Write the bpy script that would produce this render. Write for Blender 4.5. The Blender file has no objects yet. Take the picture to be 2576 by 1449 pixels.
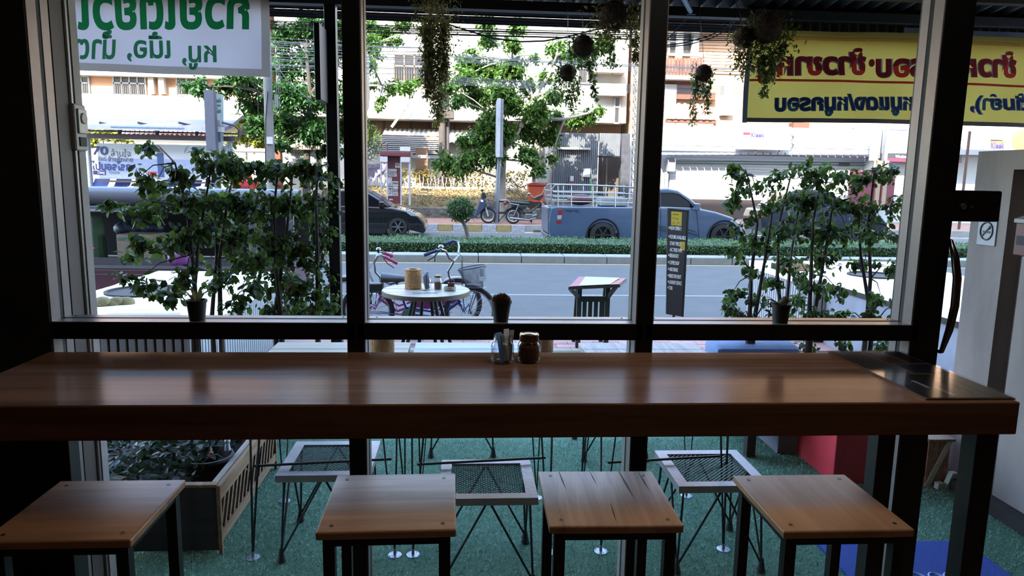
import bpy, bmesh, math, random
import numpy as np
from mathutils import Vector, Matrix, Euler
random.seed(7); RNG = np.random.default_rng(11)
R = math.radians
SC = bpy.context.scene
COL = SC.collection

# ---------------------------------------------------------------- camera, sky, sun, exposure
F_PX, PITCH, ROLL, YAW, ZC = 1800.0, R(8.85), R(1.02), R(3.94), 1.87
_cp, _sp = math.cos(PITCH), math.sin(PITCH)
FW = Vector((math.sin(YAW)*_cp, math.cos(YAW)*_cp, -_sp))
_r0 = Vector((math.cos(YAW), -math.sin(YAW), 0)); _u0 = _r0.cross(FW)
RT = math.cos(ROLL)*_r0 + math.sin(ROLL)*_u0
UP = -math.sin(ROLL)*_r0 + math.cos(ROLL)*_u0
CAM = Vector((0, 0, ZC))
cd = bpy.data.cameras.new('camera'); cam = bpy.data.objects.new('camera', cd); COL.objects.link(cam)
cd.sensor_fit = 'HORIZONTAL'; cd.sensor_width = 36.0; cd.lens = F_PX/2576*36.0
cd.clip_start = 0.05; cd.clip_end = 400
m = Matrix((RT, UP, -FW)).transposed().to_4x4(); m.translation = CAM
cam.matrix_world = m
SC.camera = cam

SUN_EL, SUN_AZ = R(40), R(22)          # light comes over our own building, from behind left
wd = bpy.data.worlds.new('sky'); SC.world = wd; wd.use_nodes = True
nt = wd.node_tree; nt.nodes.clear()
sky = nt.nodes.new('ShaderNodeTexSky'); sky.sky_type = 'NISHITA'; sky.sun_disc = False
sky.sun_elevation = SUN_EL; sky.sun_rotation = R(180) + SUN_AZ
sky.air_density = 1.0; sky.dust_density = 1.0; sky.ozone_density = 1.5
bg = nt.nodes.new('ShaderNodeBackground'); bg.inputs['Strength'].default_value = 0.42
wo = nt.nodes.new('ShaderNodeOutputWorld')
nt.links.new(sky.outputs[0], bg.inputs[0]); nt.links.new(bg.outputs[0], wo.inputs[0])
sl = bpy.data.lights.new('sun', 'SUN'); sl.energy = 4.4; sl.angle = R(0.53); sl.color = (1.0, 0.93, 0.82)
so = bpy.data.objects.new('sun', sl); COL.objects.link(so)
_d = Vector((math.sin(SUN_AZ)*math.cos(SUN_EL), math.cos(SUN_AZ)*math.cos(SUN_EL), -math.sin(SUN_EL)))
so.rotation_euler = _d.to_track_quat('-Z', 'Y').to_euler(); so.location = (-10, -20, 30)
SC.view_settings.view_transform = 'Standard'; SC.view_settings.look = 'None'
SC.view_settings.gamma = 1.0; SC.view_settings.use_curve_mapping = False
SC.view_settings.exposure = 3.05
cy = SC.cycles
cy.max_bounces = 7; cy.diffuse_bounces = 4; cy.glossy_bounces = 3; cy.transmission_bounces = 5; cy.transparent_max_bounces = 12
cy.use_denoising = True; cy.sample_clamp_indirect = 6.0; cy.caustics_reflective = False; cy.caustics_refractive = False
cy.use_adaptive_sampling = True; cy.adaptive_threshold = 0.015

# ---------------------------------------------------------------- helpers
def at(px, py, Y):                     # the world point seen at a pixel, on the upright plane Y
    d = FW + RT*((px-1288)/F_PX) + UP*((724.5-py)/F_PX)
    return CAM + d*(Y/d.y)
def atz(px, py, Z):
    d = FW + RT*((px-1288)/F_PX) + UP*((724.5-py)/F_PX)
    return CAM + d*((Z-ZC)/d.z)
def c(h, a=1.0):
    h = h.lstrip('#'); o = []
    for i in (0, 2, 4):
        v = int(h[i:i+2], 16)/255; o.append(v/12.92 if v <= .04045 else ((v+.055)/1.055)**2.4)
    return (*o, a)
MATS = {}
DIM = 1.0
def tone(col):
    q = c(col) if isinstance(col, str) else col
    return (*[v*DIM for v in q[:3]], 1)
def mat(name, col, rough=0.6, metal=0.0, var=0.12, scale=8.0, bump=0.0, bscale=60.0, stretch=None, spec=0.5, col2=None, coat=0.0):
    if name in MATS: return MATS[name]
    M = bpy.data.materials.new(name); M.use_nodes = True; N = M.node_tree; b = N.nodes['Principled BSDF']
    col = tone(col)
    b.inputs['Roughness'].default_value = rough; b.inputs['Metallic'].default_value = metal
    b.inputs['Specular IOR Level'].default_value = spec; b.inputs['Coat Weight'].default_value = coat
    tc = N.nodes.new('ShaderNodeTexCoord'); mp = N.nodes.new('ShaderNodeMapping')
    if stretch: mp.inputs['Scale'].default_value = stretch
    N.links.new(tc.outputs['Object'], mp.inputs[0])
    nz = N.nodes.new('ShaderNodeTexNoise'); nz.inputs['Scale'].default_value = scale; nz.inputs['Detail'].default_value = 6
    N.links.new(mp.outputs[0], nz.inputs[0])
    rp = N.nodes.new('ShaderNodeValToRGB'); rp.color_ramp.elements[0].position = .3; rp.color_ramp.elements[1].position = .7
    if col2: c2 = tone(col2); rp.color_ramp.elements[0].color = c2; rp.color_ramp.elements[1].color = col
    else:
        rp.color_ramp.elements[0].color = (*[v*(1-var) for v in col[:3]], 1); rp.color_ramp.elements[1].color = (*[min(1, v*(1+var)) for v in col[:3]], 1)
    N.links.new(nz.outputs[0], rp.inputs[0]); N.links.new(rp.outputs[0], b.inputs['Base Color'])
    if bump:
        n2 = N.nodes.new('ShaderNodeTexNoise'); n2.inputs['Scale'].default_value = bscale; n2.inputs['Detail'].default_value = 4
        N.links.new(mp.outputs[0], n2.inputs[0])
        bp = N.nodes.new('ShaderNodeBump'); bp.inputs['Strength'].default_value = bump; bp.inputs['Distance'].default_value = 0.02
        N.links.new(n2.outputs[0], bp.inputs['Height']); N.links.new(bp.outputs[0], b.inputs['Normal'])
    MATS[name] = M; return M
def wood(name, base, dark, rough=0.4, scale=3.0, axis=0, spec=0.5, coat=0.0, bump=.12):
    if name in MATS: return MATS[name]
    M = bpy.data.materials.new(name); M.use_nodes = True; N = M.node_tree; b = N.nodes['Principled BSDF']
    tc = N.nodes.new('ShaderNodeTexCoord'); mp = N.nodes.new('ShaderNodeMapping')
    s = [scale*6]*3; s[axis] = scale*.35; mp.inputs['Scale'].default_value = s
    N.links.new(tc.outputs['Object'], mp.inputs[0])
    nz = N.nodes.new('ShaderNodeTexNoise'); nz.inputs['Scale'].default_value = 1.6; nz.inputs['Detail'].default_value = 9; nz.inputs['Roughness'].default_value = .65; nz.inputs['Distortion'].default_value = .8
    N.links.new(mp.outputs[0], nz.inputs[0])
    rp = N.nodes.new('ShaderNodeValToRGB'); e = rp.color_ramp.elements
    e[0].position = .25; e[0].color = tone(dark); e[1].position = .62; e[1].color = tone(base)
    N.links.new(nz.outputs[0], rp.inputs[0]); N.links.new(rp.outputs[0], b.inputs['Base Color'])
    mr = N.nodes.new('ShaderNodeMapRange'); mr.inputs['To Min'].default_value = rough*1.25; mr.inputs['To Max'].default_value = rough*.85
    N.links.new(nz.outputs[0], mr.inputs[0]); N.links.new(mr.outputs[0], b.inputs['Roughness'])
    bp = N.nodes.new('ShaderNodeBump'); bp.inputs['Strength'].default_value = bump; bp.inputs['Distance'].default_value = .004
    N.links.new(nz.outputs[0], bp.inputs['Height']); N.links.new(bp.outputs[0], b.inputs['Normal'])
    b.inputs['Specular IOR Level'].default_value = spec; b.inputs['Coat Weight'].default_value = coat
    MATS[name] = M; return M
def leafmat(name, a, b2, trans=0.35, rough=0.45):
    if name in MATS: return MATS[name]
    M = bpy.data.materials.new(name); M.use_nodes = True; N = M.node_tree; b = N.nodes['Principled BSDF']; out = N.nodes['Material Output']
    g = N.nodes.new('ShaderNodeNewGeometry'); rp = N.nodes.new('ShaderNodeValToRGB')
    rp.color_ramp.elements[0].color = tone(a); rp.color_ramp.elements[1].color = tone(b2)
    N.links.new(g.outputs['Random Per Island'], rp.inputs[0]); N.links.new(rp.outputs[0], b.inputs['Base Color'])
    b.inputs['Roughness'].default_value = rough; b.inputs['Specular IOR Level'].default_value = .25
    t = N.nodes.new('ShaderNodeBsdfTranslucent'); N.links.new(rp.outputs[0], t.inputs[0])
    mx = N.nodes.new('ShaderNodeMixShader'); mx.inputs[0].default_value = trans
    N.links.new(b.outputs[0], mx.inputs[1]); N.links.new(t.outputs[0], mx.inputs[2]); N.links.new(mx.outputs[0], out.inputs[0])
    MATS[name] = M; return M
def cloth(name, col, trans=0.4, rough=0.8):
    if name in MATS: return MATS[name]
    M = mat(name, col, rough, 0, .05, 5, .15, 30); N = M.node_tree; b = N.nodes['Principled BSDF']; out = N.nodes['Material Output']
    t = N.nodes.new('ShaderNodeBsdfTranslucent'); t.inputs[0].default_value = tone(col)
    mx = N.nodes.new('ShaderNodeMixShader'); mx.inputs[0].default_value = trans
    N.links.new(b.outputs[0], mx.inputs[1]); N.links.new(t.outputs[0], mx.inputs[2]); N.links.new(mx.outputs[0], out.inputs[0])
    return M
def glass(name, tint=(.97, .985, .98), refl=1.0, rough=0.0, power=5):
    if name in MATS: return MATS[name]
    M = bpy.data.materials.new(name); M.use_nodes = True; N = M.node_tree; N.nodes.clear()
    o = N.nodes.new('ShaderNodeOutputMaterial'); t = N.nodes.new('ShaderNodeBsdfTransparent'); t.inputs[0].default_value = (*tint, 1)
    g = N.nodes.new('ShaderNodeBsdfGlossy'); g.inputs['Roughness'].default_value = rough
    f = N.nodes.new('ShaderNodeLayerWeight'); f.inputs[0].default_value = .5      # facing: the same from both sides of a thin pane
    pw = N.nodes.new('ShaderNodeMath'); pw.operation = 'POWER'; pw.inputs[1].default_value = power; N.links.new(f.outputs['Facing'], pw.inputs[0])
    ml = N.nodes.new('ShaderNodeMath'); ml.operation = 'MULTIPLY_ADD'; ml.inputs[1].default_value = .9*refl; ml.inputs[2].default_value = .025*refl; ml.use_clamp = True
    N.links.new(pw.outputs[0], ml.inputs[0])
    mx = N.nodes.new('ShaderNodeMixShader'); N.links.new(ml.outputs[0], mx.inputs[0])
    N.links.new(t.outputs[0], mx.inputs[1]); N.links.new(g.outputs[0], mx.inputs[2]); N.links.new(mx.outputs[0], o.inputs[0])
    MATS[name] = M; return M

class MB:                              # collects pieces that become ONE mesh object
    def __init__(s): s.v = []; s.f = []
    def add(s, vs, fs):
        n = len(s.v); s.v += [tuple(p) for p in vs]; s.f += [tuple(i+n for i in q) for q in fs]; return s
    def box(s, x0, x1, y0, y1, z0, z1):
        return s.add([(x0,y0,z0),(x1,y0,z0),(x1,y1,z0),(x0,y1,z0),(x0,y0,z1),(x1,y0,z1),(x1,y1,z1),(x0,y1,z1)],
                     [(0,3,2,1),(4,5,6,7),(0,1,5,4),(1,2,6,5),(2,3,7,6),(3,0,4,7)])
    def obox(s, ctr, size, rot=(0,0,0)):
        M = Euler(rot).to_matrix(); h = Vector(size)/2; ctr = Vector(ctr)
        vs = [ctr + M @ Vector((sx*h.x, sy*h.y, sz*h.z)) for sz in (-1,1) for sx, sy in ((-1,-1),(1,-1),(1,1),(-1,1))]
        return s.add(vs, [(0,3,2,1),(4,5,6,7),(0,1,5,4),(1,2,6,5),(2,3,7,6),(3,0,4,7)])
    def bar(s, a, b, w, h=None):       # square bar between two points
        a, b = Vector(a), Vector(b); h = h or w; d = (b-a); L = d.length; q = d.to_track_quat('Z', 'Y').to_matrix()
        vs = [a + q @ Vector((sx*w/2, sy*h/2, z)) for z in (0, L) for sx, sy in ((-1,-1),(1,-1),(1,1),(-1,1))]
        return s.add(vs, [(0,3,2,1),(4,5,6,7),(0,1,5,4),(1,2,6,5),(2,3,7,6),(3,0,4,7)])
    def tube(s, pts, r, n=8, caps=True, closed=False):
        pts = [Vector(p) for p in pts]; k = len(pts); rs = r if isinstance(r, (list, tuple)) else [r]*k
        base = len(s.v); T = []
        for i in range(k):
            a = pts[(i-1) % k] if (closed or i > 0) else pts[0]; b = pts[(i+1) % k] if (closed or i < k-1) else pts[-1]
            T.append((b-a).normalized())
        ref = Vector((0,0,1)) if abs(T[0].z) < .9 else Vector((1,0,0)); u = T[0].cross(ref).normalized()
        for i in range(k):
            u = (u - T[i]*u.dot(T[i])); u = u.normalized() if u.length > 1e-6 else T[i].orthogonal().normalized(); w = T[i].cross(u)
            for j in range(n):
                an = 2*math.pi*j/n; s.v.append(tuple(pts[i] + (u*math.cos(an) + w*math.sin(an))*rs[i]))
        for i in range(k if closed else k-1):
            a0 = base+i*n; b0 = base+((i+1) % k)*n
            for j in range(n): s.f.append((a0+j, a0+(j+1) % n, b0+(j+1) % n, b0+j))
        if caps and not closed:
            s.f.append(tuple(base+j for j in reversed(range(n)))); s.f.append(tuple(base+(k-1)*n+j for j in range(n)))
        return s
    def lathe(s, prof, ctr=(0,0,0), n=24, axis='Z', caps=True):
        base = len(s.v); cx, cy_, cz = ctr
        for (r, z) in prof:
            for j in range(n):
                a = 2*math.pi*j/n; p = (r*math.cos(a), r*math.sin(a), z)
                if axis == 'Y': p = (p[0], p[2], p[1])
                if axis == 'X': p = (p[2], p[0], p[1])
                s.v.append((p[0]+cx, p[1]+cy_, p[2]+cz))
        for i in range(len(prof)-1):
            for j in range(n): s.f.append((base+i*n+j, base+i*n+(j+1) % n, base+(i+1)*n+(j+1) % n, base+(i+1)*n+j))
        if caps:
            s.f.append(tuple(base+j for j in reversed(range(n)))); s.f.append(tuple(base+(len(prof)-1)*n+j for j in range(n)))
        return s
    def prism(s, poly, a, b, plane='XZ'):   # polygon in a plane, extruded from a to b along the third axis
        n = len(poly); vs = []
        for t in (a, b):
            for (p, q) in poly: vs.append((p, t, q) if plane == 'XZ' else ((t, p, q) if plane == 'YZ' else (p, q, t)))
        return s.add(vs, [tuple(range(n)), tuple(reversed(range(n, 2*n)))] + [(i, i+n, (i+1) % n+n, (i+1) % n) for i in range(n)])
    def ball(s, ctr, r, n=10, k=7, sq=(1,1,1)):
        base = len(s.v)
        prof = [(max(1e-4, math.sin(math.pi*i/k)), -math.cos(math.pi*i/k)) for i in range(k+1)]
        for (rr, z) in prof:
            for j in range(n):
                a = 2*math.pi*j/n; s.v.append((ctr[0]+r*sq[0]*rr*math.cos(a), ctr[1]+r*sq[1]*rr*math.sin(a), ctr[2]+r*sq[2]*z))
        for i in range(k):
            for j in range(n): s.f.append((base+i*n+j, base+i*n+(j+1) % n, base+(i+1)*n+(j+1) % n, base+(i+1)*n+j))
        return s
    def grid(s, fn, nu, nv):           # fn(u,v) -> point
        base = len(s.v)
        for i in range(nu+1):
            for j in range(nv+1): s.v.append(tuple(fn(i/nu, j/nv)))
        for i in range(nu):
            for j in range(nv):
                a = base+i*(nv+1)+j; s.f.append((a, a+nv+1, a+nv+2, a+1))
        return s
    def mesh(s, name, off=None, bevel=0, smooth=False, seg=2):
        me = bpy.data.meshes.new(name)
        vs = s.v if off is None else [(p[0]-off[0], p[1]-off[1], p[2]-off[2]) for p in s.v]
        me.from_pydata(vs, [], s.f)
        bm = bmesh.new(); bm.from_mesh(me)
        bmesh.ops.recalc_face_normals(bm, faces=bm.faces)
        if bevel:
            es = [e for e in bm.edges if len(e.link_faces) == 2 and e.calc_face_angle(0) > .6]
            bmesh.ops.bevel(bm, geom=es, offset=bevel, segments=seg, profile=.5, affect='EDGES', clamp_overlap=True)
        bm.to_mesh(me); bm.free()
        if smooth:
            me.polygons.foreach_set('use_smooth', [True]*len(me.polygons))
            try: me.set_sharp_from_angle(angle=R(42))
            except Exception: pass
        return me
ORG = {}
def tag(o, label=None, cat=None, group=None, kind=None):
    if label: o['label'] = label
    if cat: o['category'] = cat
    if group: o['group'] = group
    if kind: o['kind'] = kind
    return o
def thing(name, label, cat, loc=(0,0,0), rz=0, group=None):
    o = bpy.data.objects.new(name, None); COL.objects.link(o); o.empty_display_size = .1
    o.location = loc; o.rotation_euler = (0,0,rz); ORG[o] = Vector(loc)
    return tag(o, label, cat, group)
def part(name, mb, m, parent=None, bevel=0, smooth=False, world=True, label=None, kind=None, seg=2):
    """one mesh object; with world=True the pieces are given in world coordinates"""
    off = ORG.get(parent) if (parent is not None and world) else None
    me = mb.mesh(name, off, bevel, smooth, seg); o = bpy.data.objects.new(name, me); COL.objects.link(o)
    if m: me.materials.append(m)
    if parent is not None:
        o.parent = parent; ORG[o] = ORG.get(parent, Vector((0,0,0)))
    if label: o['label'] = label
    if kind: o['kind'] = kind
    return o
def solo(name, mb, m, label, cat, group=None, bevel=0, smooth=False, kind=None):   # a thing that is one mesh, origin at its base
    vs = np.array(mb.v); base = Vector((vs[:,0].mean(), vs[:,1].mean(), vs[:,2].min()))
    me = mb.mesh(name, base, bevel, smooth); o = bpy.data.objects.new(name, me); COL.objects.link(o); o.location = base; ORG[o] = base
    if m: me.materials.append(m)
    return tag(o, label, cat, group, kind)
def struct(name, mb, m, parent=None, bevel=0, smooth=False):
    o = part(name, mb, m, parent, bevel, smooth)
    if parent is None: o['kind'] = 'structure'; ORG[o] = Vector((0,0,0))
    return o
def copy_tree(o, parent=None):
    k = o.copy(); COL.objects.link(k)
    if parent is not None: k.parent = parent
    for ch in list(o.children): copy_tree(ch, k)
    return k
def npmesh(name, V, Fc, m, parent=None, kind='stuff', world=True, smooth=False):
    """fast mesh from arrays; V (n,3), Fc (k,m)"""
    V = np.asarray(V, np.float32).copy(); Fc = np.asarray(Fc, np.int32)
    off = ORG.get(parent) if (parent is not None and world) else None
    if off is not None: V -= np.array(off, np.float32)
    me = bpy.data.meshes.new(name); me.vertices.add(len(V)); me.vertices.foreach_set('co', V.ravel())
    k, w = Fc.shape; me.loops.add(k*w); me.loops.foreach_set('vertex_index', Fc.ravel())
    me.polygons.add(k); me.polygons.foreach_set('loop_start', np.arange(0, k*w, w, dtype=np.int32))
    if smooth: me.polygons.foreach_set('use_smooth', np.ones(k, bool))
    me.update(calc_edges=True)
    o = bpy.data.objects.new(name, me); COL.objects.link(o)
    if m: me.materials.append(m)
    if parent is not None: o.parent = parent; ORG[o] = ORG.get(parent, Vector((0,0,0)))
    if kind: o['kind'] = kind
    return o
LEAF6 = np.array([(0,0,0),(.28,.34,.05),(.26,.72,.03),(0,1,-.06),(-.26,.72,.03),(-.28,.34,.05)], float)
LEAF6_F = np.array([(0,1,2,3),(0,3,4,5)])
LEAF4 = np.array([(0,0,0),(.22,.5,.03),(0,1,-.05),(-.22,.5,.03)], float); LEAF4_F = np.array([(0,1,2,3)])
def leaf_cloud(P, size, droop=0.5, tmpl=LEAF6, fc=LEAF6_F, spread=1.0, sizevar=.35, D=None):
    """leaves at points P: random heading, hanging by droop"""
    n = len(P); a = RNG.uniform(0, 2*np.pi, n); el = RNG.normal(-droop, .5*spread, n)
    d = np.stack([np.cos(a)*np.cos(el), np.sin(a)*np.cos(el), np.sin(el)], 1)
    if D is not None: d = D/np.linalg.norm(D, axis=1, keepdims=True)
    rnd = RNG.normal(size=(n,3))*.5 + np.array([0,0,1.]); x = np.cross(d, rnd); x /= np.linalg.norm(x, axis=1, keepdims=True)+1e-9
    z = np.cross(x, d); s = size*(1+RNG.uniform(-sizevar, sizevar, n))
    V = (tmpl[None,:,0:1]*x[:,None] + tmpl[None,:,1:2]*d[:,None] + tmpl[None,:,2:3]*z[:,None])*s[:,None,None] + P[:,None]
    k = len(tmpl); Fc = (fc[None] + (np.arange(n)*k)[:,None,None]).reshape(-1, fc.shape[1])
    return V.reshape(-1,3), Fc
def join_np(parts):
    V = []; Fc = []; o = 0
    for v, f in parts: V.append(v); Fc.append(f+o); o += len(v)
    return np.concatenate(V), np.concatenate(Fc)
def blob_points(blobs, density, surf=.55):
    """points in ellipsoid blobs [(x,y,z,rx,ry,rz)], denser towards the skin"""
    out = []
    for b in blobs:
        n = max(4, int(density*(b[3]*b[4]*b[5])**(2/3)*12)); q = RNG.normal(size=(n,3)); q /= np.linalg.norm(q, axis=1, keepdims=True)
        q *= (surf + (1-surf)*RNG.random((n,1)))*(.75+.35*RNG.random((n,1)))
        out.append(q*np.array(b[3:6]) + np.array(b[:3]))
    return np.concatenate(out)
_txt = {}
def text_geo(s, bold=0.0, res=3):
    key = (s, bold, res)
    if key not in _txt:
        cu = bpy.data.curves.new('lettering', 'FONT'); cu.body = s; cu.size = 1; cu.offset = bold; cu.resolution_u = res; cu.fill_mode = 'BOTH'
        ob = bpy.data.objects.new('lettering', cu); COL.objects.link(ob)
        dg = bpy.context.evaluated_depsgraph_get(); dg.update()
        me = bpy.data.meshes.new_from_object(ob.evaluated_get(dg), depsgraph=dg)
        V = np.array([v.co[:] for v in me.vertices]); Fc = [tuple(p.vertices) for p in me.polygons]
        bpy.data.objects.remove(ob); bpy.data.curves.remove(cu); bpy.data.meshes.remove(me)
        _txt[key] = (V, Fc)
    return _txt[key]
def lettering(s, m, parent, o, ux, uz, w, h, bold=0.0, push=(0,-.002,0), fn=None, name='lettering', shear=0):
    """text filling the box with corner o, along ux (width w) and uz (height h)"""
    V, Fc = text_geo(s, bold)
    if len(V) == 0: return None
    lo = V.min(0); hi = V.max(0); S = (V-lo)/np.maximum(hi-lo, 1e-6)
    o = np.array(o, float); ux = np.array(ux, float); uz = np.array(uz, float)
    Pn = o + (S[:,0:1]*w + S[:,1:2]*shear)*ux + S[:,1:2]*h*uz + np.array(push, float)
    if fn is not None: Pn = fn(Pn)
    b = MB(); b.v = [tuple(p) for p in Pn]; b.f = Fc
    off = ORG.get(parent); me = bpy.data.meshes.new(name)
    me.from_pydata([tuple(np.array(p)-np.array(off)) for p in Pn] if off is not None else b.v, [], Fc)
    ob = bpy.data.objects.new(name, me); COL.objects.link(ob); me.materials.append(m)
    ob.parent = parent; ORG[ob] = ORG.get(parent, Vector((0,0,0)))
    return ob
# ================================================================ materials
BLACK = mat('black_metal', '#070707', .45, 0, .1, 20, spec=.35)
ALU = mat('aluminium', '#77716d', .38, .35, .06, 30, spec=.4)
GASKET = mat('rubber', '#08080a', .7)
STEEL = mat('stainless', '#9a9a9c', .22, .95, .05)
DARKWALL = mat('dark_paint', '#1b1816', .8, 0, .15, 3, .1)
PLASTER = mat('grey_plaster', '#8d8581', .85, 0, .12, 4, .2, 40)
CONC = mat('concrete', '#7b7880', .85, 0, .22, 2.5, .25, 30, col2='#5b5960')
BARW = wood('counter_wood', '#84604a', '#553b2c', .19, 1.6, 0, .02, 0, .03)
WARMW = mat('warm_interior', '#a5825f', .85, 0, .1, 3)
SEATW = wood('seat_wood', '#b58a68', '#8a6044', .4, 2.2, 0)
SEATW2 = wood('seat_wood_cracked', '#b38764', '#7d5439', .4, 2.6, 1)
GLASS = glass('window_glass')

# ================================================================ room shell
FZ = .27; YI, YO = 2.28, 2.40; XL, XR = -1.286, 1.519
struct('floor', MB().box(-4, 5, -5, YO+.05, FZ-.15, FZ), mat('brown_floor', '#8a6e55', .5, 0, .2, 3))
struct('ceiling', MB().box(-4, 5, -5, YO, 3.35, 3.5), WARMW)
struct('wall_back', MB().box(-4, 5, -5.2, -5, FZ, 3.4), WARMW)
struct('wall_left', MB().box(-4.2, -4, -5.2, YO, FZ-.15, 3.5), WARMW)
struct('wall_right', MB().box(5, 5.2, -5.2, YO, FZ-.15, 3.5), WARMW)
struct('wall_front', MB().box(-4, XL-.0, YI-.002, 2.50, -.1, 3.5).box(2.75, 5, YI, YO, -.1, 3.5).box(XL, 2.75, YI, YO, 3.05, 3.5).box(XL, 2.75, YI+.01, YO, -.1, FZ+.02), DARKWALL)
struct('trim_1', MB().box(XL-.004, XL+.004, 2.405, 2.478, FZ, 3.05), mat('brown_trim', '#3a2f2a', .6))
struct('trim_2', MB().tube([(XL+.006, 2.487, 0), (XL+.006, 2.487, 3.1)], .008, 8), ALU)
struct('trim_3', MB().box(XL-.3, XL+.006, 2.515, 2.558, 0, 3.3), PLASTER)
# our own row of shophouses over and beside the cafe: it shades the street
struct('wall_street', MB().box(-46, 46, -13, 2.2, 3.5, 27.5).box(-46, -4.2, -13, 2.3, -.1, 3.5).box(5.2, 46, -13, 2.3, -.1, 3.5), mat('facade', '#b9ada2', .9))

# ================================================================ the window: frame, three bays
def jamb_strip(b, x, side, y0, y1, z0, z1): b.box(min(x, x+side*.004), max(x, x+side*.004), y0, y1, z0, z1)
zt0, zt1 = 1.342, 1.397
bays = [(XL, -.368), (-.318, .572), (.624, XR)]
for i, (x0, x1) in enumerate(bays):
    w = bpy.data.objects.new(f'window_{i+1}', None); COL.objects.link(w); w['kind'] = 'structure'; ORG[w] = Vector((0,0,0))
    part('pane', MB().box(x0-.006, x1+.006, 2.341, 2.347, zt1-.01, 3.06), GLASS, w)
    part('pane', MB().box(x0-.006, x1+.006, 2.341, 2.347, FZ+.05, zt0+.01), GLASS, w)
    part('transom', MB().box(x0-.02, x1+.02, YI, YO-.002, zt0, zt1-.003), BLACK, w)
    part('transom_cap', MB().box(x0, x1, YI+.003, 2.333, zt1-.003, zt1), ALU, w)
    part('transom_cap', MB().box(x0, x1, 2.356, YO-.002, zt1-.003, zt1), ALU, w)
    part('gasket', MB().box(x0, x1, 2.333, 2.356, zt1-.003, zt1-.001), GASKET, w)
    part('sill_rail', MB().box(x0-.02, x1+.02, YI, YO, FZ, FZ+.07), BLACK, w)
    for sx, sd in ((x0, 1), (x1, -1)):
        for (a, b_) in ((YI+.003, 2.333), (2.356, YO-.003)):
            m_ = MB(); jamb_strip(m_, sx, sd, a, b_, zt1, 3.05); jamb_strip(m_, sx, sd, a, b_, FZ+.07, zt0); part('frame_channel', m_, ALU, w)
        m_ = MB(); jamb_strip(m_, sx, sd*.4, 2.333, 2.356, zt1, 3.05); jamb_strip(m_, sx, sd*.4, 2.333, 2.356, FZ+.07, zt0); part('gasket', m_, GASKET, w)
    for sx in (x0+.03, x1-.03): part('screw', MB().lathe([(.004, 0), (.003, .0015)], (sx, 2.375, zt1), 8), GASKET, w)
struct('trim_4', MB().box(-.368, -.318, YI, YO, FZ, 3.06), BLACK)
struct('trim_5', MB().box(.572, .624, YI, YO, FZ, 3.06), BLACK)
struct('trim_6', MB().box(XR, 1.618, YI, YO+.01, FZ, 3.06), BLACK)
struct('trim_7', MB().box(XL-.03, 2.75, YI-.004, YO, 3.04, 3.12), BLACK)

# ================================================================ glass door with patch lock and arched pull
dr = bpy.data.objects.new('door_1', None); COL.objects.link(dr); dr['kind'] = 'structure'; ORG[dr] = Vector((0,0,0))
part('door_pane', MB().box(1.628, 2.72, 2.335, 2.345, FZ+.02, 3.03), GLASS, dr)
a = at(2368, 478, 2.31); b_ = at(2506, 558, 2.31)
lk = part('lock_plate', MB().box(1.60, b_.x, 2.295, 2.385, b_.z, a.z), BLACK, dr, .006)
p = at(2424, 519, 2.292)
part('lock_cylinder', MB().lathe([(.011, 0), (.011, -.006), (.008, -.008)], (p.x, 2.295, p.z), 16, 'Y'), STEEL, lk)
p = at(2446, 521, 2.292)
part('thumb_pin', MB().lathe([(.004, 0), (.004, -.004)], (p.x, 2.295, p.z), 10, 'Y'), STEEL, lk)
hp = [(2392, 606), (2402, 640), (2408, 700), (2402, 770), (2388, 830), (2368, 885)]
pts = []
for i, (x, y) in enumerate(hp):
    t = i/(len(hp)-1); pts.append(at(x, y, 2.30-.05*math.sin(math.pi*t)))
part('door_handle', MB().tube(pts, [.008, .0125, .0135, .0135, .0125, .008], 14), mat('dark_chrome', '#6b625e', .16, .95), dr, smooth=True)
for q in (pts[0], pts[-1]): part('handle_mount', MB().tube([q, (q.x-.012, 2.336, q.z)], .007, 10), STEEL, dr)

# ================================================================ added fill light over the counter, out of view: brightens stools and countertop
t = thing('added_light_panel', 'added fill light panel above the counter and stools, out of view', 'fill light', (.75, 1.6, 3.3))
part('housing', MB().box(-.7, .7, -.3, .3, .0, .05), ALU, t, world=False)
ld = bpy.data.lights.new('added_fill_light', 'AREA'); ld.shape = 'RECTANGLE'; ld.size = 1.3; ld.size_y = .7; ld.energy = 1.4; ld.color = (1, .9, .8)
lo = bpy.data.objects.new('added_fill_light', ld); COL.objects.link(lo); lo.location = (0, 0, -.01); lo.parent = t
# ================================================================ bar counter
ZB = 1.307
bar = thing('bar_counter', 'long thick brown wooden counter running under the window', 'counter', (0, 1.96, FZ))
part('countertop', MB().box(-1.283, 1.466, 1.722, 2.257, ZB-.09, ZB), BARW, bar, .004)
for (x, y) in ((1.40, 1.767), (1.40, 2.2), (-1.23, 1.767), (-1.23, 2.2)):
    part('leg', MB().box(x-.03, x+.03, y-.03, y+.03, FZ, ZB-.09), BLACK, bar, .003)

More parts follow.
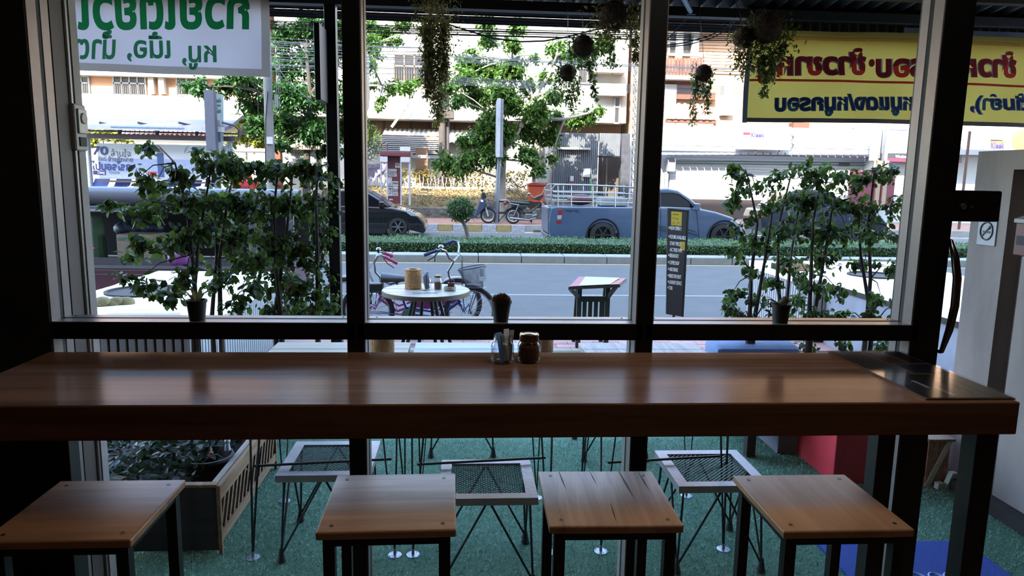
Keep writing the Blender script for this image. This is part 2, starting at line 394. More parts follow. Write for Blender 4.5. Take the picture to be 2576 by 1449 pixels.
# ================================================================ wooden stools
def stool(cx, cy_, label, m_, rz):
    t = thing('wooden_stool', label, 'stool', (cx, cy_, FZ), rz, 'square wooden stools along the counter')
    H = 1.02-FZ
    part('seat', MB().box(-.168, .168, -.168, .168, H-.021, H), m_, t, .004, world=False)
    for sx in (-1, 1):
        for sy in (-1, 1):
            part('leg', MB().box(sx*.14-.014, sx*.14+.014, sy*.14-.014, sy*.14+.014, 0, H-.021), BLACK, t, world=False)
            part('screw', MB().lathe([(.0055, 0), (.005, .0008), (.002, .0003)], (sx*.135, sy*.135, H), 10), mat('screw_steel', '#4b4340', .4, .8), t, world=False)
        part('rail', MB().box(sx*.14-.012, sx*.14+.012, -.126, .126, H-.045, H-.0215), BLACK, t, world=False)
    for sy in (-1, 1):
        part('rail', MB().box(-.126, .126, sy*.14-.012, sy*.14+.012, H-.045, H-.0215), BLACK, t, world=False)
        part('foot_rail', MB().box(-.126, .126, sy*.14-.01, sy*.14+.01, .2, .22), BLACK, t, world=False)
    return t
stool(-.936, 1.776, 'wooden stool at the dark left end of the counter, in front of the lattice planter', wood('seat_wood_b', '#a87b58', '#7d583e', .4, 2.0, 0), R(0))
stool(-.184, 1.798, 'wooden stool with a smooth plain seat, before the narrow black mullion nearest the bicycles', SEATW, R(1))
stool(.387, 1.805, 'wooden stool whose seat has dark cracks along the grain and a chipped edge', SEATW2, R(-1))
s4 = stool(.958, 1.764, 'wooden stool nearest the concrete wall, standing in front of the blue mat', wood('seat_wood_c', '#b48a66', '#946a4a', .4, 1.6, 1), R(0))
# dark cracks in the third seat
_cr = mat('crack', '#4a2a1c', .7)
for (px0, py0, px1, py1, w_) in ((1406,1186,1424,1232,3),(1484,1186,1503,1222,2),(1556,1184,1598,1258,4),(1604,1184,1637,1240,3),(1536,1266,1552,1318,2.5)):
    q0 = atz(px0, py0, 1.0205); q1 = atz(px1, py1, 1.0205); ww = w_*.00085
    o = part('crack', MB().add([(q0.x-ww/3,q0.y,1.0203),(q0.x+ww/3,q0.y,1.0203),((q0.x+q1.x)/2+ww,(q0.y+q1.y)/2,1.0203),(q1.x,q1.y,1.0203),((q0.x+q1.x)/2-ww,(q0.y+q1.y)/2,1.0203)], [(0,1,2,3,4)]), _cr)
    st3 = [x for x in bpy.data.objects if x.name == 'wooden_stool.002'][0]
    o.parent = st3; o.matrix_parent_inverse = (Matrix.Translation(st3.location) @ Euler((0,0,R(-1))).to_matrix().to_4x4()).inverted()

# ================================================================ things on the counter
JG = glass('jar_glass', (.92, .94, .94), 1.0, 0, 2.2)
def jar(cx, cy_, name, label, cat):
    t = thing(name, label, cat, (cx, cy_, ZB))
    prof = [(.026,0),(.033,.004),(.0355,.014),(.0355,.05),(.033,.058),(.0275,.064),(.0275,.068),(.0285,.07),(.0275,.072),(.0285,.075),(.0275,.077),(.0285,.08),(.0275,.083),(.0275,.087)]
    part('glass_body', MB().lathe(prof, (0,0,0), 28, caps=False).lathe([(.001,.0015),(.026,.0015),(.026,0),(.001,0)], (0,0,0), 28, caps=False), JG, t, smooth=True, world=False)
    part('glass_lining', MB().lathe([(r-.003, z+.003) for r, z in prof], (0,0,0), 28, caps=False), JG, t, smooth=True, world=False)
    return t
j1 = jar(.121, 2.129, 'sachet_jar', 'open glass jar with paper sugar sticks standing on the counter', 'jar')
sm = [cloth('sachet_white', '#d9d3cd', .5), cloth('sachet_blue', '#9fb4cc', .5), cloth('sachet_grey', '#aaa59e', .5)]
for k, (dx, dy, tx, ty, L, cc) in enumerate(((-.004,.004,.16,.05,.088,1),(.008,-.002,.02,-.05,.098,0),(.014,.006,-.06,.06,.094,2),(.003,-.008,.1,-.1,.084,2))):
    o = part('sugar_stick', MB().box(-.0085, .0085, -.002, .002, 0, L), sm[cc], j1, .001, world=False); o.location = (dx+.006, dy, .006); o.rotation_euler = (ty, -tx, k*.3)
j2 = jar(.2027, 2.137, 'sugar_jar', 'glass jar with a metal screw lid, filled with brown sugar', 'jar')
part('lid', MB().lathe([(.0295,.066),(.0305,.068),(.0305,.086),(.0285,.089),(.027,.0885),(.0262,.087),(.003,.0875)], (0,0,0), 28, caps=False), mat('lid_brass', '#7a5a3c', .3, .9), j2, smooth=True, world=False)
part('lid_disc', MB().lathe([(.0265,.0872),(.02,.0876),(.019,.0884),(.009,.0884),(.008,.0892),(.0005,.0892)], (0,0,0), 24, caps=False), mat('lid_tin', '#c9b48e', .25, .95), j2, smooth=True, world=False)
part('brown_sugar', MB().lathe([(.001,.004),(.03,.005),(.032,.016),(.032,.048),(.027,.058),(.001,.06)], (0,0,0), 20, caps=False), mat('sugar', '#6a3420', .8, 0, .4, 200, .6, 300), j2, world=False)
# menu board lying on the right end of the counter
mb_ = thing('menu_board', 'clear sheet over dark printed menu cards on the right end of the counter', 'menu', (1.346, 2.0, ZB))
part('backing', MB().box(1.218, 1.466, 1.74, 2.257, ZB+.0005, ZB+.004), mat('board_wood', '#5d4433', .4), mb_)
part('cover_sheet', MB().box(1.216, 1.468, 1.738, 2.259, ZB+.0065, ZB+.0085), glass('acrylic', (.95,.95,.95), .5, .12), mb_)
dk = mat('menu_print', '#0f1013', .35, 0, .2, 12); br = mat('menu_photo', '#3d2a22', .4, 0, .5, 25)
for (x0,x1,y0,y1,m_) in ((1.196,1.428,1.705,1.925,dk),(1.2,1.3,1.945,2.04,dk),(1.318,1.425,1.945,2.04,dk),(1.2,1.29,2.055,2.195,br),(1.31,1.36,2.055,2.195,br),(1.375,1.425,2.055,2.195,dk)):
    part('printed_card', MB().box(x0*1.0236, x1*1.0236, y0*1.0236, y1*1.0236, ZB+.0042, ZB+.0054), m_, mb_)
wl = mat('menu_light', '#8b8790', .5)
for (x0,x1,y0,y1) in ((1.252,1.263,1.79,1.86),(1.275,1.288,1.72,1.80)): part('price_strip', MB().box(x0*1.0236, x1*1.0236, y0*1.0236, y1*1.0236, ZB+.0054, ZB+.006), wl, mb_)
for k in range(9):
    y = 1.73+.018*k; [part('text_line', MB().box(xx*1.0236, xx*1.0236+.004, y*1.0236, y*1.0236+.011, ZB+.0054, ZB+.0058), mat('menu_text', '#4d4648', .6), mb_) for xx in (1.34+.004*(k%3), 1.38)]

# ================================================================ pots on the transom
PLASTIC = mat('black_plastic', '#0d0c0d', .55)
def pot(px, label, r0, r1, H):
    p = at(px, 806, 2.32); t = thing('plant_pot', label, 'pot plant', (p.x, 2.318, zt1))
    part('pot', MB().lathe([(r0,0),(r1*.96,H*.86),(r1*1.04,H*.87),(r1*1.06,H),(r1*.98,H),(r1*.9,H*.88),(r0*.9,.005)], (0,0,0), 22), PLASTIC, t, smooth=True, world=False)
    part('soil', MB().lathe([(.001,H*.9),(r1*.93,H*.88)], (0,0,0), 16, caps=False), mat('soil', '#2a1a12', .95, 0, .3, 60), t, world=False)
    return t
p1 = pot(497, 'small black pot with strappy leaves on the ledge beside the leafy shrubs', .024, .0315, .066)
lm = leafmat('pot_leaf', '#4d5a2c', '#7a7040', .3)
for k in range(9):
    a = k*.75; L = .05+.015*random.random(); pts = [Vector((.006*math.cos(a), .006*math.sin(a), .055)) + Vector((math.cos(a)*L*t, math.sin(a)*L*t, .035*math.sin(t*2.2)*(1+.4*random.random()))) for t in (0,.35,.7,1)]
    w_ = .006; b_ = MB(); vs = []; n_ = Vector((-math.sin(a), math.cos(a), 0))
    for i, q in enumerate(pts): ww = w_*(.6, 1, .8, .05)[i]; vs += [q-n_*ww, q+n_*ww]
    b_.add(vs, [(0,1,3,2),(2,3,5,4),(4,5,7,6)]); part('leaf', b_, lm, p1, world=False)
p2 = pot(1260, 'small black pot with a rusty fuzzy moss mound on the ledge behind the jars', .0235, .034, .07)
q = RNG.normal(size=(900,3)); q /= np.linalg.norm(q, axis=1, keepdims=True); q[:,2] = np.abs(q[:,2])
Pm = q*np.array([.028,.028,.026])*(.75+.3*RNG.random((900,1))) + np.array([0,0,.062])
part('moss_core', MB().ball((0,0,.062), .024, 12, 8, (1,1,.85)), mat('moss', '#33190f', .95, 0, .4, 80, .6, 120), p2, world=False)
V, Fc = leaf_cloud(Pm, .008, -.4, LEAF4, LEAF4_F, D=q+RNG.normal(size=q.shape)*.6); npmesh('moss_hair', V, Fc, leafmat('moss_hair', '#3a1c10', '#6a3a20', .3), p2, world=False)
p3 = pot(1962, 'small black pot with a stubby leaning cactus on the ledge among the right-hand shrubs', .0245, .031, .064)
part('cactus', MB().tube([(.0,0,.05),(.006,0,.068),(.015,0,.082),(.018,0,.088)], [.011,.0135,.0125,.004], 12), mat('cactus_skin', '#3d3f28', .8, 0, .25, 60, .4, 90), p3, smooth=True, world=False)
P_ = []
for k in range(260):
    t = random.random(); a = random.random()*6.28; P_.append((.002+.017*t+.0135*math.cos(a), .0135*math.sin(a), .052+.036*t))
P_ = np.array(P_); V, Fc = leaf_cloud(P_, .006, 0, np.array([(-.06,0,0),(.06,0,0),(0,1,0)]), np.array([(0,1,2)])); npmesh('spines', V, Fc, mat('spine', '#b0925c', .6), p3, world=False)
b_ = MB().tube([(-.03,.004,.062),(-.02,0,.066),(-.008,-.004,.063),(.004,-.012,.06)], [.003,.004,.004,.002], 8); part('shoot', b_, mat('cactus_skin', '#3d3f28'), p3, smooth=True, world=False)
# ================================================================ patio ground
TURFC = mat('turf_backing', '#42684f', .95, 0, .35, 90, .5, 200)
struct('ground', MB().box(-60, 60, 2.3, 9.45, -.4, -.012), mat('base_earth', '#4a4642', .9))
struct('floor_patio', MB().box(-1.9, 3.2, 2.41, 7.57, -.012, 0), TURFC)
def blades(name, x0, x1, y0, y1, n, h, m):
    P_ = np.stack([RNG.uniform(x0,x1,n), RNG.uniform(y0,y1,n), np.zeros(n)], 1)
    V, Fc = leaf_cloud(P_, h, -.75, np.array([(-.09,0,0),(.09,0,0),(0,1,0)]), np.array([(0,1,2)]), spread=.9)
    V[:,2] = np.maximum(V[:,2], -.001)
    o = npmesh(name, V, Fc, m); tag(o, 'short artificial turf covering the patio floor', 'grass', None, 'stuff')
blades('grass', -1.6, 3.1, 3.05, 4.9, 95000, .016, leafmat('turf_blade', '#44705a', '#aecabb', .15, .35))
# brick pavers between turf and road
PV = [mat('paver_a', '#94706a', .85, 0, .12, 30, .2), mat('paver_b', '#8a6660', .85, 0, .12, 30, .2), mat('paver_c', '#9c7a72', .85, 0, .12, 30, .2)]
sw = struct('sidewalk', MB().box(-14, 14, 7.57, 9.45, -.05, -.008), mat('mortar', '#5b504c', .9))
pm = [MB().box(0, .294, 0, .144, -.04, 0).mesh('paver', bevel=.004, seg=1) for _ in PV]
for k in range(3): pm[k].materials.append(PV[k])
for r_ in range(8):
    for q in range(14):
        o = bpy.data.objects.new('paver', pm[(r_*5+q*7+q//3) % 3]); COL.objects.link(o); o.parent = sw; o.location = (-.6+.3*q+(.15 if r_ % 2 else 0), 7.58+.15*r_, .002*((q*3+r_) % 3)-.004)
part('paver_field', MB().box(-14, -.62, 7.58, 9.4, -.02, -.002).box(3.75, 14, 7.58, 9.4, -.02, -.002).box(-.6, 3.75, 8.8, 9.4, -.02, -.002), PV[0], sw)

# ================================================================ mesh stools
RODM = mat('rod_black', '#0b0b0c', .5, .2); FRAMEM = mat('stool_frame', '#8f8a90', .42, .25, .1, 14, .1, 50)
def mesh_stool_proto():
    t = thing('mesh_stool', 'x', 'stool', (0,0,0), 0, 'square mesh-top metal stools on the turf')
    s, w_, H = .2225, .052, .45
    fr = MB()
    for (x0,x1,y0,y1) in ((-s,s,-s,-s+w_),(-s,s,s-w_,s),(-s,-s+w_,-s+w_,s-w_),(s-w_,s,-s+w_,s-w_)): fr.box(x0,x1,y0,y1,H-.004,H)
    for (x0,x1,y0,y1) in ((-s,s,-s,-s+.004),(-s,s,s-.004,s),(-s,-s+.004,-s,s),(s-.004,s,-s,s)): fr.box(x0,x1,y0,y1,H-.034,H-.004)
    part('seat_frame', fr, FRAMEM, t, world=False)
    g = MB(); n = 15; a = s-w_
    for k in range(-n, n+1):
        o_ = k*(2*a)/n
        for sg in (1, -1):
            x0 = max(-a, -a+o_); x1 = min(a, a+o_)
            if x1-x0 > .01:
                z = H-.008+.002*sg; g.tube([(x0, sg*(x0-o_), z), (x1, sg*(x1-o_), z)], .0022, 4, caps=False)
    part('seat_mesh', g, mat('mesh_wire', '#4c4b4e', .45, .4), t, world=False)
    f = s-.014
    for sx in (-1, 1):
        for sy in (-1, 1):
            part('leg', MB().tube([(sx*(f-.02), sy*(f-.02), H-.03), (sx*f, sy*f, .02)], .0055, 6), RODM, t, world=False)
            part('rubber_foot', MB().lathe([(.014,.0),(.022,.006),(.016,.03),(.011,.06),(.007,.075)], (sx*f, sy*f, 0), 10), GASKET, t, world=False)
    for q in range(4):
        an = q*math.pi/2; M = Matrix.Rotation(an, 3, 'Z'); b_ = MB()
        for sx in (-1, 1): b_.tube([M @ Vector((sx*.006, -f+.01, H-.03)), M @ Vector((sx*f, -f, .04))], .0055, 6)
        part('brace', b_, RODM, t, world=False)
    return t
ms = mesh_stool_proto()
for i, (x, y, lb) in enumerate(((-.662, 3.5, 'mesh-top metal stool partly behind the narrow mullion, beside the lattice planter'),
      (.12, 3.23, 'mesh-top metal stool seen between two wooden stool seats, with a bright diamond mesh'),
      (1.238, 3.33, 'mesh-top metal stool next to the red box end of the patio'),
      (0.0, 4.79, 'mesh-top stool across the middle table, only its black feet showing'),
      (1.02, 4.70, 'mesh-top stool across the flecked-board table, only its feet showing'))):
    o = ms if i == 0 else copy_tree(ms); o.location = (x, y, 0); o['label'] = lb

# ================================================================ small patio tables on hairpin legs with disc feet
def patio_table(name, x0, x1, label, top, osb=False):
    t = thing(name, label, 'table', ((x0+x1)/2, 3.65, 0), 0, 'small tables side by side on the patio')
    y0, y1, H = 3.25, 4.06, .915
    n = 5; w_ = (y1-y0)/n
    for k in range(n): part('top_plank', MB().box(x0, x1, y0+w_*k+.0015, y0+w_*(k+1)-.0015, H-.032, H), top, t, .002, seg=1)
    part('apron', MB().box(x0+.03, x1-.03, y0+.04, y0+.055, H-.075, H-.032).box(x0+.03, x1-.03, y1-.055, y1-.04, H-.075, H-.032), RODM, t)
    for fx in (x0+.03, x1-.03):
        for fy in (y0+.09, y1-.1):
            sx = .075 if fx < (x0+x1)/2 else -.075
            part('leg', MB().tube([(fx+sx, fy, H-.033), (fx, fy, .012), (fx-sx*.15, fy+.09*(1 if fy < 3.6 else -1), H-.033)], .006, 6), RODM, t)
            part('disc_foot', MB().lathe([(.034,0),(.034,.003),(.008,.006),(.006,.03)], (fx, fy, 0), 18), mat('zinc', '#7f8088', .35, .7), t)
    part('stretcher', MB().tube([(x0+.05, y0+.1, .47), (x1-.05, y0+.17, .47)], .0065, 6), RODM, t)
    return t
LW = wood('light_wood', '#b5aa98', '#948672', .6, 2, 0)
patio_table('patio_table', -1.05, -.30, 'pale wooden patio table nearest the lattice planter, a woven basket at its end', LW)
patio_table('patio_table', -.27, .47, 'bluish-white planked patio table behind the two glass jars', wood('white_wood', '#aeb4c0', '#8d93a0', .55, 2.2, 0))
patio_table('patio_table', .675, 1.37, 'patio table with a flecked chipboard look beside the grey tufted bench', wood('osb', '#b3a9a4', '#85786f', .6, 5, 1))
BASK = mat('woven_cane', '#8a6238', .8, 0, .3, 40, .6, 160, (1,1,.25))
def basket(x, y, z, r, h, label, name='woven_basket', group='brown cylinder baskets on the tables'):
    t = thing(name, label, 'basket', (x, y, z), 0, group)
    prof = [(r*.98,0)]; n = 16
    for k in range(n): prof += [(r*(1.0+.012*(k % 2)), h*(k+.3)/n), (r*(1.0+.012*(k % 2)), h*(k+.8)/n)]
    prof += [(r*1.03,h*.965),(r*1.03,h),(r*.9,h),(r*.88,h*.95),(r*.86,.01)]
    part('body', MB().lathe(prof, (0,0,0), 26), BASK, t, world=False)
    part('lid_ring', MB().lathe([(r*.55,h*1.0),(r*.55,h*1.03),(r*.98,h*1.03),(r*.98,h*1.0)], (0,0,0), 26, caps=False), BASK, t, world=False)
    return t
p = at(961, 872, 3.6); basket(p.x, 3.6, .915, .062, .19, 'brown cane cylinder on the pale table beside the narrow mullion')
p = at(1361, 872, 3.9); basket(p.x, 3.85, .915, .062, .17, 'brown cane cylinder half hidden behind the sugar jar')

# ================================================================ lattice planter box, bottom left
lp = thing('lattice_planter', 'weathered wooden planter box with a diagonal slat side on the turf', 'planter', (-1.5, 3.9, 0))
WOLD = wood('old_wood', '#8a6a4c', '#5d4430', .75, 2.5, 1); WDARK = wood('dark_wood', '#1d140f', '#120c09', .75, 2.5, 0)
part('front_board', MB().box(-2.0, -1.19, 3.38, 3.4, .02, .35), WDARK, lp, .003)
part('top_rim', MB().box(-2.0, -1.19, 3.372, 3.412, .35, .366), WOLD, lp, .003)
part('back_board', MB().box(-2.0, -1.19, 4.42, 4.44, .02, .35), WDARK, lp)
part('inner_board', MB().box(-1.225, -1.21, 3.4, 4.42, .02, .33), WDARK, lp)
part('side_rim', MB().box(-1.235, -1.205, 3.4, 4.42, .335, .352), wood('grey_wood', '#9c8f80', '#6e6154', .75, 3, 1), lp)
part('corner_post', MB().box(-1.193, -1.175, 3.372, 3.392, 0, .36), WOLD, lp, .002)
part('corner_post', MB().box(-1.193, -1.175, 4.41, 4.43, 0, .36), WOLD, lp, .002)
part('top_rail', MB().box(-1.2, -1.178, 3.38, 4.42, .275, .352), WOLD, lp, .003)
part('bottom_rail', MB().box(-1.2, -1.178, 3.38, 4.42, .06, .11), WOLD, lp, .003)
for k in range(15):
    y = 3.39+.068*k; part('slat', MB().obox((-1.189, y+.045, .19), (.008, .02, .21), (R(-28), 0, 0)), WOLD, lp)
part('soil', MB().box(-2.0, -1.23, 3.4, 4.42, .2, .25), mat('soil', '#2a1a12'), lp)
pp = thing('plant_pot', 'large black nursery pot standing inside the lattice planter', 'pot plant', (-1.36, 3.75, .25))
part('pot', MB().lathe([(.1,0),(.125,.1),(.132,.105),(.132,.12),(.12,.12),(.1,.06)], (0,0,0), 22), PLASTIC, pp, smooth=True, world=False)
part('stem', MB().tube([(0,0,.05),(.01,.02,.2),(0,.03,.34)], .004, 6), WDARK, pp, world=False)
part('flower', MB().ball((.03,-.03,.14), .011, 8, 6).ball((.02,-.04,.13), .008, 8, 6), mat('pink_petal', '#b5564a', .6), pp, world=False)
part('figurine', MB().ball((.085,.06,.17), .016, 10, 8).tube([(.085,.06,.155),(.085,.06,.12)], [.012,.016], 10), mat('white_glaze', '#b9b9bb', .35), pp, smooth=True, world=False)
def strap_leaf(p0, a, L, w_, rise, drop, m, parent):
    n_ = Vector((-math.sin(a), math.cos(a), 0)); vs = []; k = 6
    for i in range(k+1):
        t = i/k; q = Vector(p0) + Vector((math.cos(a)*L*t, math.sin(a)*L*t, rise*t*4*(1-t) - drop*t*t)); ww = w_*math.sin(math.pi*min(1, .12+t*.88))**.8
        vs += [q-n_*ww, q+n_*ww-Vector((0,0,ww*.4))]
    b_ = MB().add(vs, [(2*i,2*i+1,2*i+3,2*i+2) for i in range(k)]); return part('leaf', b_, m, parent)
lfp = thing('foliage_plant', 'low dark plant with long arching leaves filling the lattice planter', 'plant', (-1.6, 3.85, .25))
LG1 = leafmat('strap_green', '#0c140a', '#2f3d28', .3); LG2 = leafmat('strap_dry', '#3a2f1e', '#6a5a3a', .3)
for k in range(34):
    p0 = (-1.62+.36*random.random()-.15, 3.6+.75*random.random(), .25); strap_leaf(p0, random.random()*6.28, .22+.25*random.random(), .014+.016*random.random(), .06+.1*random.random(), .1*random.random(), LG1 if random.random() < .75 else LG2, lfp)
V, Fc = leaf_cloud(np.stack([RNG.uniform(-1.95,-1.3,900), RNG.uniform(3.45,4.4,900), RNG.uniform(.26,.5,900)],1), .05, .2); npmesh('small_leaves', V, Fc, LG1, lfp)
# white parcel at the window end
solo('white_bag', MB().ball((-1.56, 4.12, .53), .045, 10, 7, (1.2,.8,1)), mat('bag_white', '#b8b6b0', .6, 0, .1), 'small crumpled white bag lying among the leaves at the lattice planter', 'bag')

# ================================================================ white beadboard planters left and right
WHITE = mat('white_paint', '#efeae6', .6, 0, .05, 6, .08, 40); WHITE_SHADED = mat('white_paint_shaded', '#8f8e90', .6, 0, .08, 6)  # second white is a darker copy: shade on the upright slats put into colour
def white_planter(x0, x1, y0, y1, H, label, holes, face):
    t = thing('beadboard_planter', label, 'planter', ((x0+x1)/2, (y0+y1)/2, 0), 0, 'white beadboard planters beside the patio')
    part('box', MB().box(x0+.03, x1-.03, y0+.03, y1-.03, 0, H-.035), mat('shadow_gap', '#2c2b2c', .9), t)
    n = int((y1-y0)/.14); w_ = (y1-y0)/n; me = MB().box(-(x1-x0)/2, (x1-x0)/2, 0, w_-.006, -.03, 0).mesh('plank', bevel=.003, seg=1); me.materials.append(WHITE)
    for k in range(n):
        o = bpy.data.objects.new('plank', me); COL.objects.link(o); o.parent = t; o.location = (0, y0+w_*k-(y0+y1)/2, H+.0015*((k*5) % 3))
    n = int((y1-y0)/.065); w_ = (y1-y0)/n; fx = x1-.03 if face > 0 else x0+.012; me = MB().box(0, .018, 0, w_-.018, 0, H-.12).mesh('slat', bevel=.003, seg=1); me.materials.append(WHITE_SHADED)
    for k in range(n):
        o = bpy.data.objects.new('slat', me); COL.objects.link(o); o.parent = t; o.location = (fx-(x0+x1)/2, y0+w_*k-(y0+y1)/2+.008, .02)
    n = int((x1-x0)/.065); w2 = (x1-x0)/n; me2 = MB().box(0, w2-.018, 0, .018, 0, H-.12).mesh('slat', bevel=.003, seg=1); me2.materials.append(WHITE_SHADED)
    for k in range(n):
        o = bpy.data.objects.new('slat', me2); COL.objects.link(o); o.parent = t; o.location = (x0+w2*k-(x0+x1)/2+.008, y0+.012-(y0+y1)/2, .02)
    part('fascia', MB().box(x0, x1, y0, y0+.02, H-.1, H-.03).box(x0, x1, y1-.02, y1, H-.1, H-.03).box(x0, x0+.02, y0, y1, H-.1, H-.03).box(x1-.02, x1, y0, y1, H-.1, H-.03), WHITE, t)
    for (hx, hy, r_) in holes:
        part('pot_ring', MB().lathe([(r_,H-.03),(r_,H+.02),(r_*.93,H+.02),(r_*.9,H+.004),(.002,H+.004)], (hx, hy, 0), 30, caps=False), mat('pot_brown', '#1f1713', .9), t, smooth=True)
    return t
white_planter(-3.42, -2.02, 5.35, 8.22, .75, 'white planked planter on the left with a round dark pot opening', [(-2.95, 6.78, .34)], 1)
white_planter(4.06, 6.2, 7.97, 9.9, .75, 'white planked planter on the right behind the shrubs', [(5.0, 8.35, .3)], -1)
lb2 = thing('planked_bench', 'grey-sided bench block with a white planked top in front of the right planter', 'bench', (5.2, 6.8, 0))
part('side', MB().box(4.22, 6.2, 5.7, 7.94, 0, .7), mat('bench_grey', '#77757c', .85, 0, .15, 3, .15, 20), lb2)
for k in range(16): part('plank', MB().box(4.2, 6.22, 5.68+.141*k, 5.815+.141*k, .715, .75), WHITE, lb2, .003, seg=1)
part('dark_edge', MB().box(4.2, 4.25, 5.68, 7.94, .66, .712), WDARK, lb2)
pb2 = thing('plank_box', 'low brown wooden box behind the stout shrub trunk', 'box', (4.2, 8.75, .752)); part('front', MB().box(3.95, 4.42, 8.7, 8.72, .76, .84), WOLD, pb2); part('body', MB().box(3.97, 4.4, 8.72, 8.95, .756, .83), WDARK, pb2)
# cloth lump left on the white planter
b_ = MB()
for k in range(7):
    p = atz(246+12*k, 768-1.0*k, .76); b_.ball((p.x, p.y, .775+.012*math.sin(k*1.7)), .05+.012*math.sin(k*2.3), 9, 7, (1.2, 1, .75))
solo('cloth_bundle', b_, mat('khaki_cloth', '#6c5f3c', .9, 0, .25, 18, .5, 25), 'khaki cloth bundle dropped on the left white planter', 'cloth', smooth=True)
b_ = MB(); p = atz(300, 790, .76); b_.obox((p.x+.2, p.y, .772), (.55, .1, .02), (0,0,.06)).obox((p.x+.1, p.y+.14, .772), (.3, .09, .02), (0,0,.02))
solo('white_board', b_, WHITE, 'loose white boards lying flat in front of the cloth bundle', 'board')

# ================================================================ leafy shrubs screening both sides
BUSH = leafmat('shrub_leaf', '#1b2611', '#4c5e26', .5, .55); BUSHT = mat('shrub_bark', '#2c2019', .9, 0, .3, 20, .4)
def shrub(label, Y, trunks, blobs, group, n_per=1.0, leaf=.05, m=BUSH, base_z=.42):
    p0 = at(*trunks[0][0], Y); t = thing('leafy_shrub', label, 'shrub', (p0.x, Y, base_z), 0, group)
    tb = MB(); ends = []
    for tr in trunks:
        pts = [at(x, y, Y+random.uniform(-.08,.08)) for x, y in tr]; pts[0].y = Y
        pts = [Vector((pts[0].x, Y, base_z))] + pts
        k = len(pts); tb.tube(pts, [.022*(1-.75*i/(k-1)) for i in range(k)], 7); ends += pts[1:]
    allP = []
    for (x, y, r_) in blobs:
        cpt = at(x, y, Y+random.uniform(-.18,.18)); rr = r_/F_PX*Y
        near = min(ends, key=lambda e: (e-cpt).length)
        tb.tube([near, near.lerp(cpt, .6)+Vector((0,0,.04)), cpt], [.006,.004,.002], 5, caps=False)
        n = int(n_per*9.5*(r_/10)**2)
        tw = max(3, n//16)
        for q in range(tw):            # twigs carrying leaves along them
            d = Vector(RNG.normal(size=3)); d.z *= .7; d.normalize(); L = rr*random.uniform(.7, 1.25); s0 = cpt + d*L*.1; s1 = cpt + d*L + Vector((0,0,-.12*L))
            if q % 2 == 0: tb.tube([s0, s1], [.0022,.001], 3, caps=False)
            for u_ in np.linspace(.15, 1.05, 16): allP.append(s0.lerp(s1, u_) + Vector(RNG.normal(size=3))*.02)
    part('branches', tb, BUSHT, t, smooth=True)
    P_ = np.array([tuple(v) for v in allP]); V, Fc = leaf_cloud(P_, leaf, .75); npmesh('foliage', V, Fc, m, t)
    return t
SL, SR_ = 'shrubs screening the left window', 'shrubs screening the right window'
shrub('loose shrub with drooping pointed leaves reaching furthest over the white planter', 5.0, [[(488,790),(484,640),(470,520),(440,410)],[(492,790),(500,600),(530,430)]],
      [(430,425,45),(500,400,40),(345,525,38),(300,515,28),(400,510,45),(470,500,52),(370,610,38),(440,600,50),(500,580,45),(350,700,42),(430,740,34),(470,680,42),(395,455,30),(330,640,24),(375,365,14),(350,445,26)], SL, .62, .058)
shrub('dense dark shrub with two brown trunks behind the strappy pot plant', 5.25, [[(548,790),(552,650),(570,520),(590,420)],[(540,790),(545,640),(540,520)]],
      [(560,415,48),(620,420,48),(550,500,55),(610,500,58),(560,590,52),(630,580,52),(600,660,48),(540,700,42),(640,720,42),(590,770,36),(650,650,40)], SL, .8, .055)
shrub('upright shrub with a thick trunk and glossy mid-green leaves', 5.1, [[(700,790),(692,650),(690,520),(700,420)],[(690,790),(720,600),(735,450)]],
      [(690,425,46),(740,420,42),(690,510,52),(740,520,50),(700,600,52),(740,620,50),(700,690,46),(740,720,46),(690,775,40),(750,780,40)], SL, .95, .048)
shrub('bright green small-leaved shrub growing against the black patio post', 4.95, [[(800,790),(800,650),(795,500),(800,420)]],
      [(790,430,36),(830,440,26),(800,500,42),(835,530,24),(800,580,42),(838,610,24),(800,660,42),(835,690,24),(800,740,40),(830,770,24),(780,790,30)], SL, 1.0, .044)
shrub('sparse shrub with bowed twigs over the road view beside the tall black sign', 5.3, [[(1880,800),(1890,690),(1905,560),(1880,440)],[(1890,800),(1925,650),(1945,520)]],
      [(1842,420,18),(1870,440,26),(1850,490,22),(1835,510,18),(1900,470,36),(1930,520,34),(1870,560,28),(1900,600,34),(1850,640,30),(1890,680,34),(1840,740,32),(1880,740,34),(1820,780,26),(1870,790,34),(1930,620,30),(1935,760,32)], SR_, .62, .05)
shrub('tall shrub with a forked dark trunk in the middle of the right window', 5.5, [[(1960,820),(1955,700),(1960,560),(1990,440)],[(1968,820),(1990,640),(2010,520)]],
      [(1970,440,40),(2020,425,36),(1960,510,42),(2010,500,46),(1970,580,42),(2020,570,42),(1990,650,40),(1960,710,36),(2030,690,36),(2000,750,40),(1960,790,30)], SR_, .7, .05)
shrub('full shrub whose stout trunk rises behind the cactus pot', 5.4, [[(2032,830),(2040,690),(2045,560),(2070,430)],[(2038,830),(2075,640),(2095,520)]],
      [(2060,430,42),(2110,440,40),(2060,500,46),(2120,510,46),(2070,580,44),(2130,580,40),(2080,650,40),(2050,720,40),(2100,720,32),(2060,790,36),(2030,870,24)], SR_, .8, .05)
shrub('shrub against the aluminium jamb with red sign colours behind it', 5.2, [[(2195,820),(2190,700),(2185,560),(2200,430)],[(2190,820),(2165,640),(2160,520)]],
      [(2165,450,34),(2210,440,36),(2255,420,28),(2180,520,40),(2240,510,34),(2190,590,38),(2250,590,30),(2180,660,36),(2235,670,34),(2215,740,34),(2180,790,28),(2250,770,26),(2130,790,22),(2120,870,22),(2210,870,26)], SR_, .7, .05)
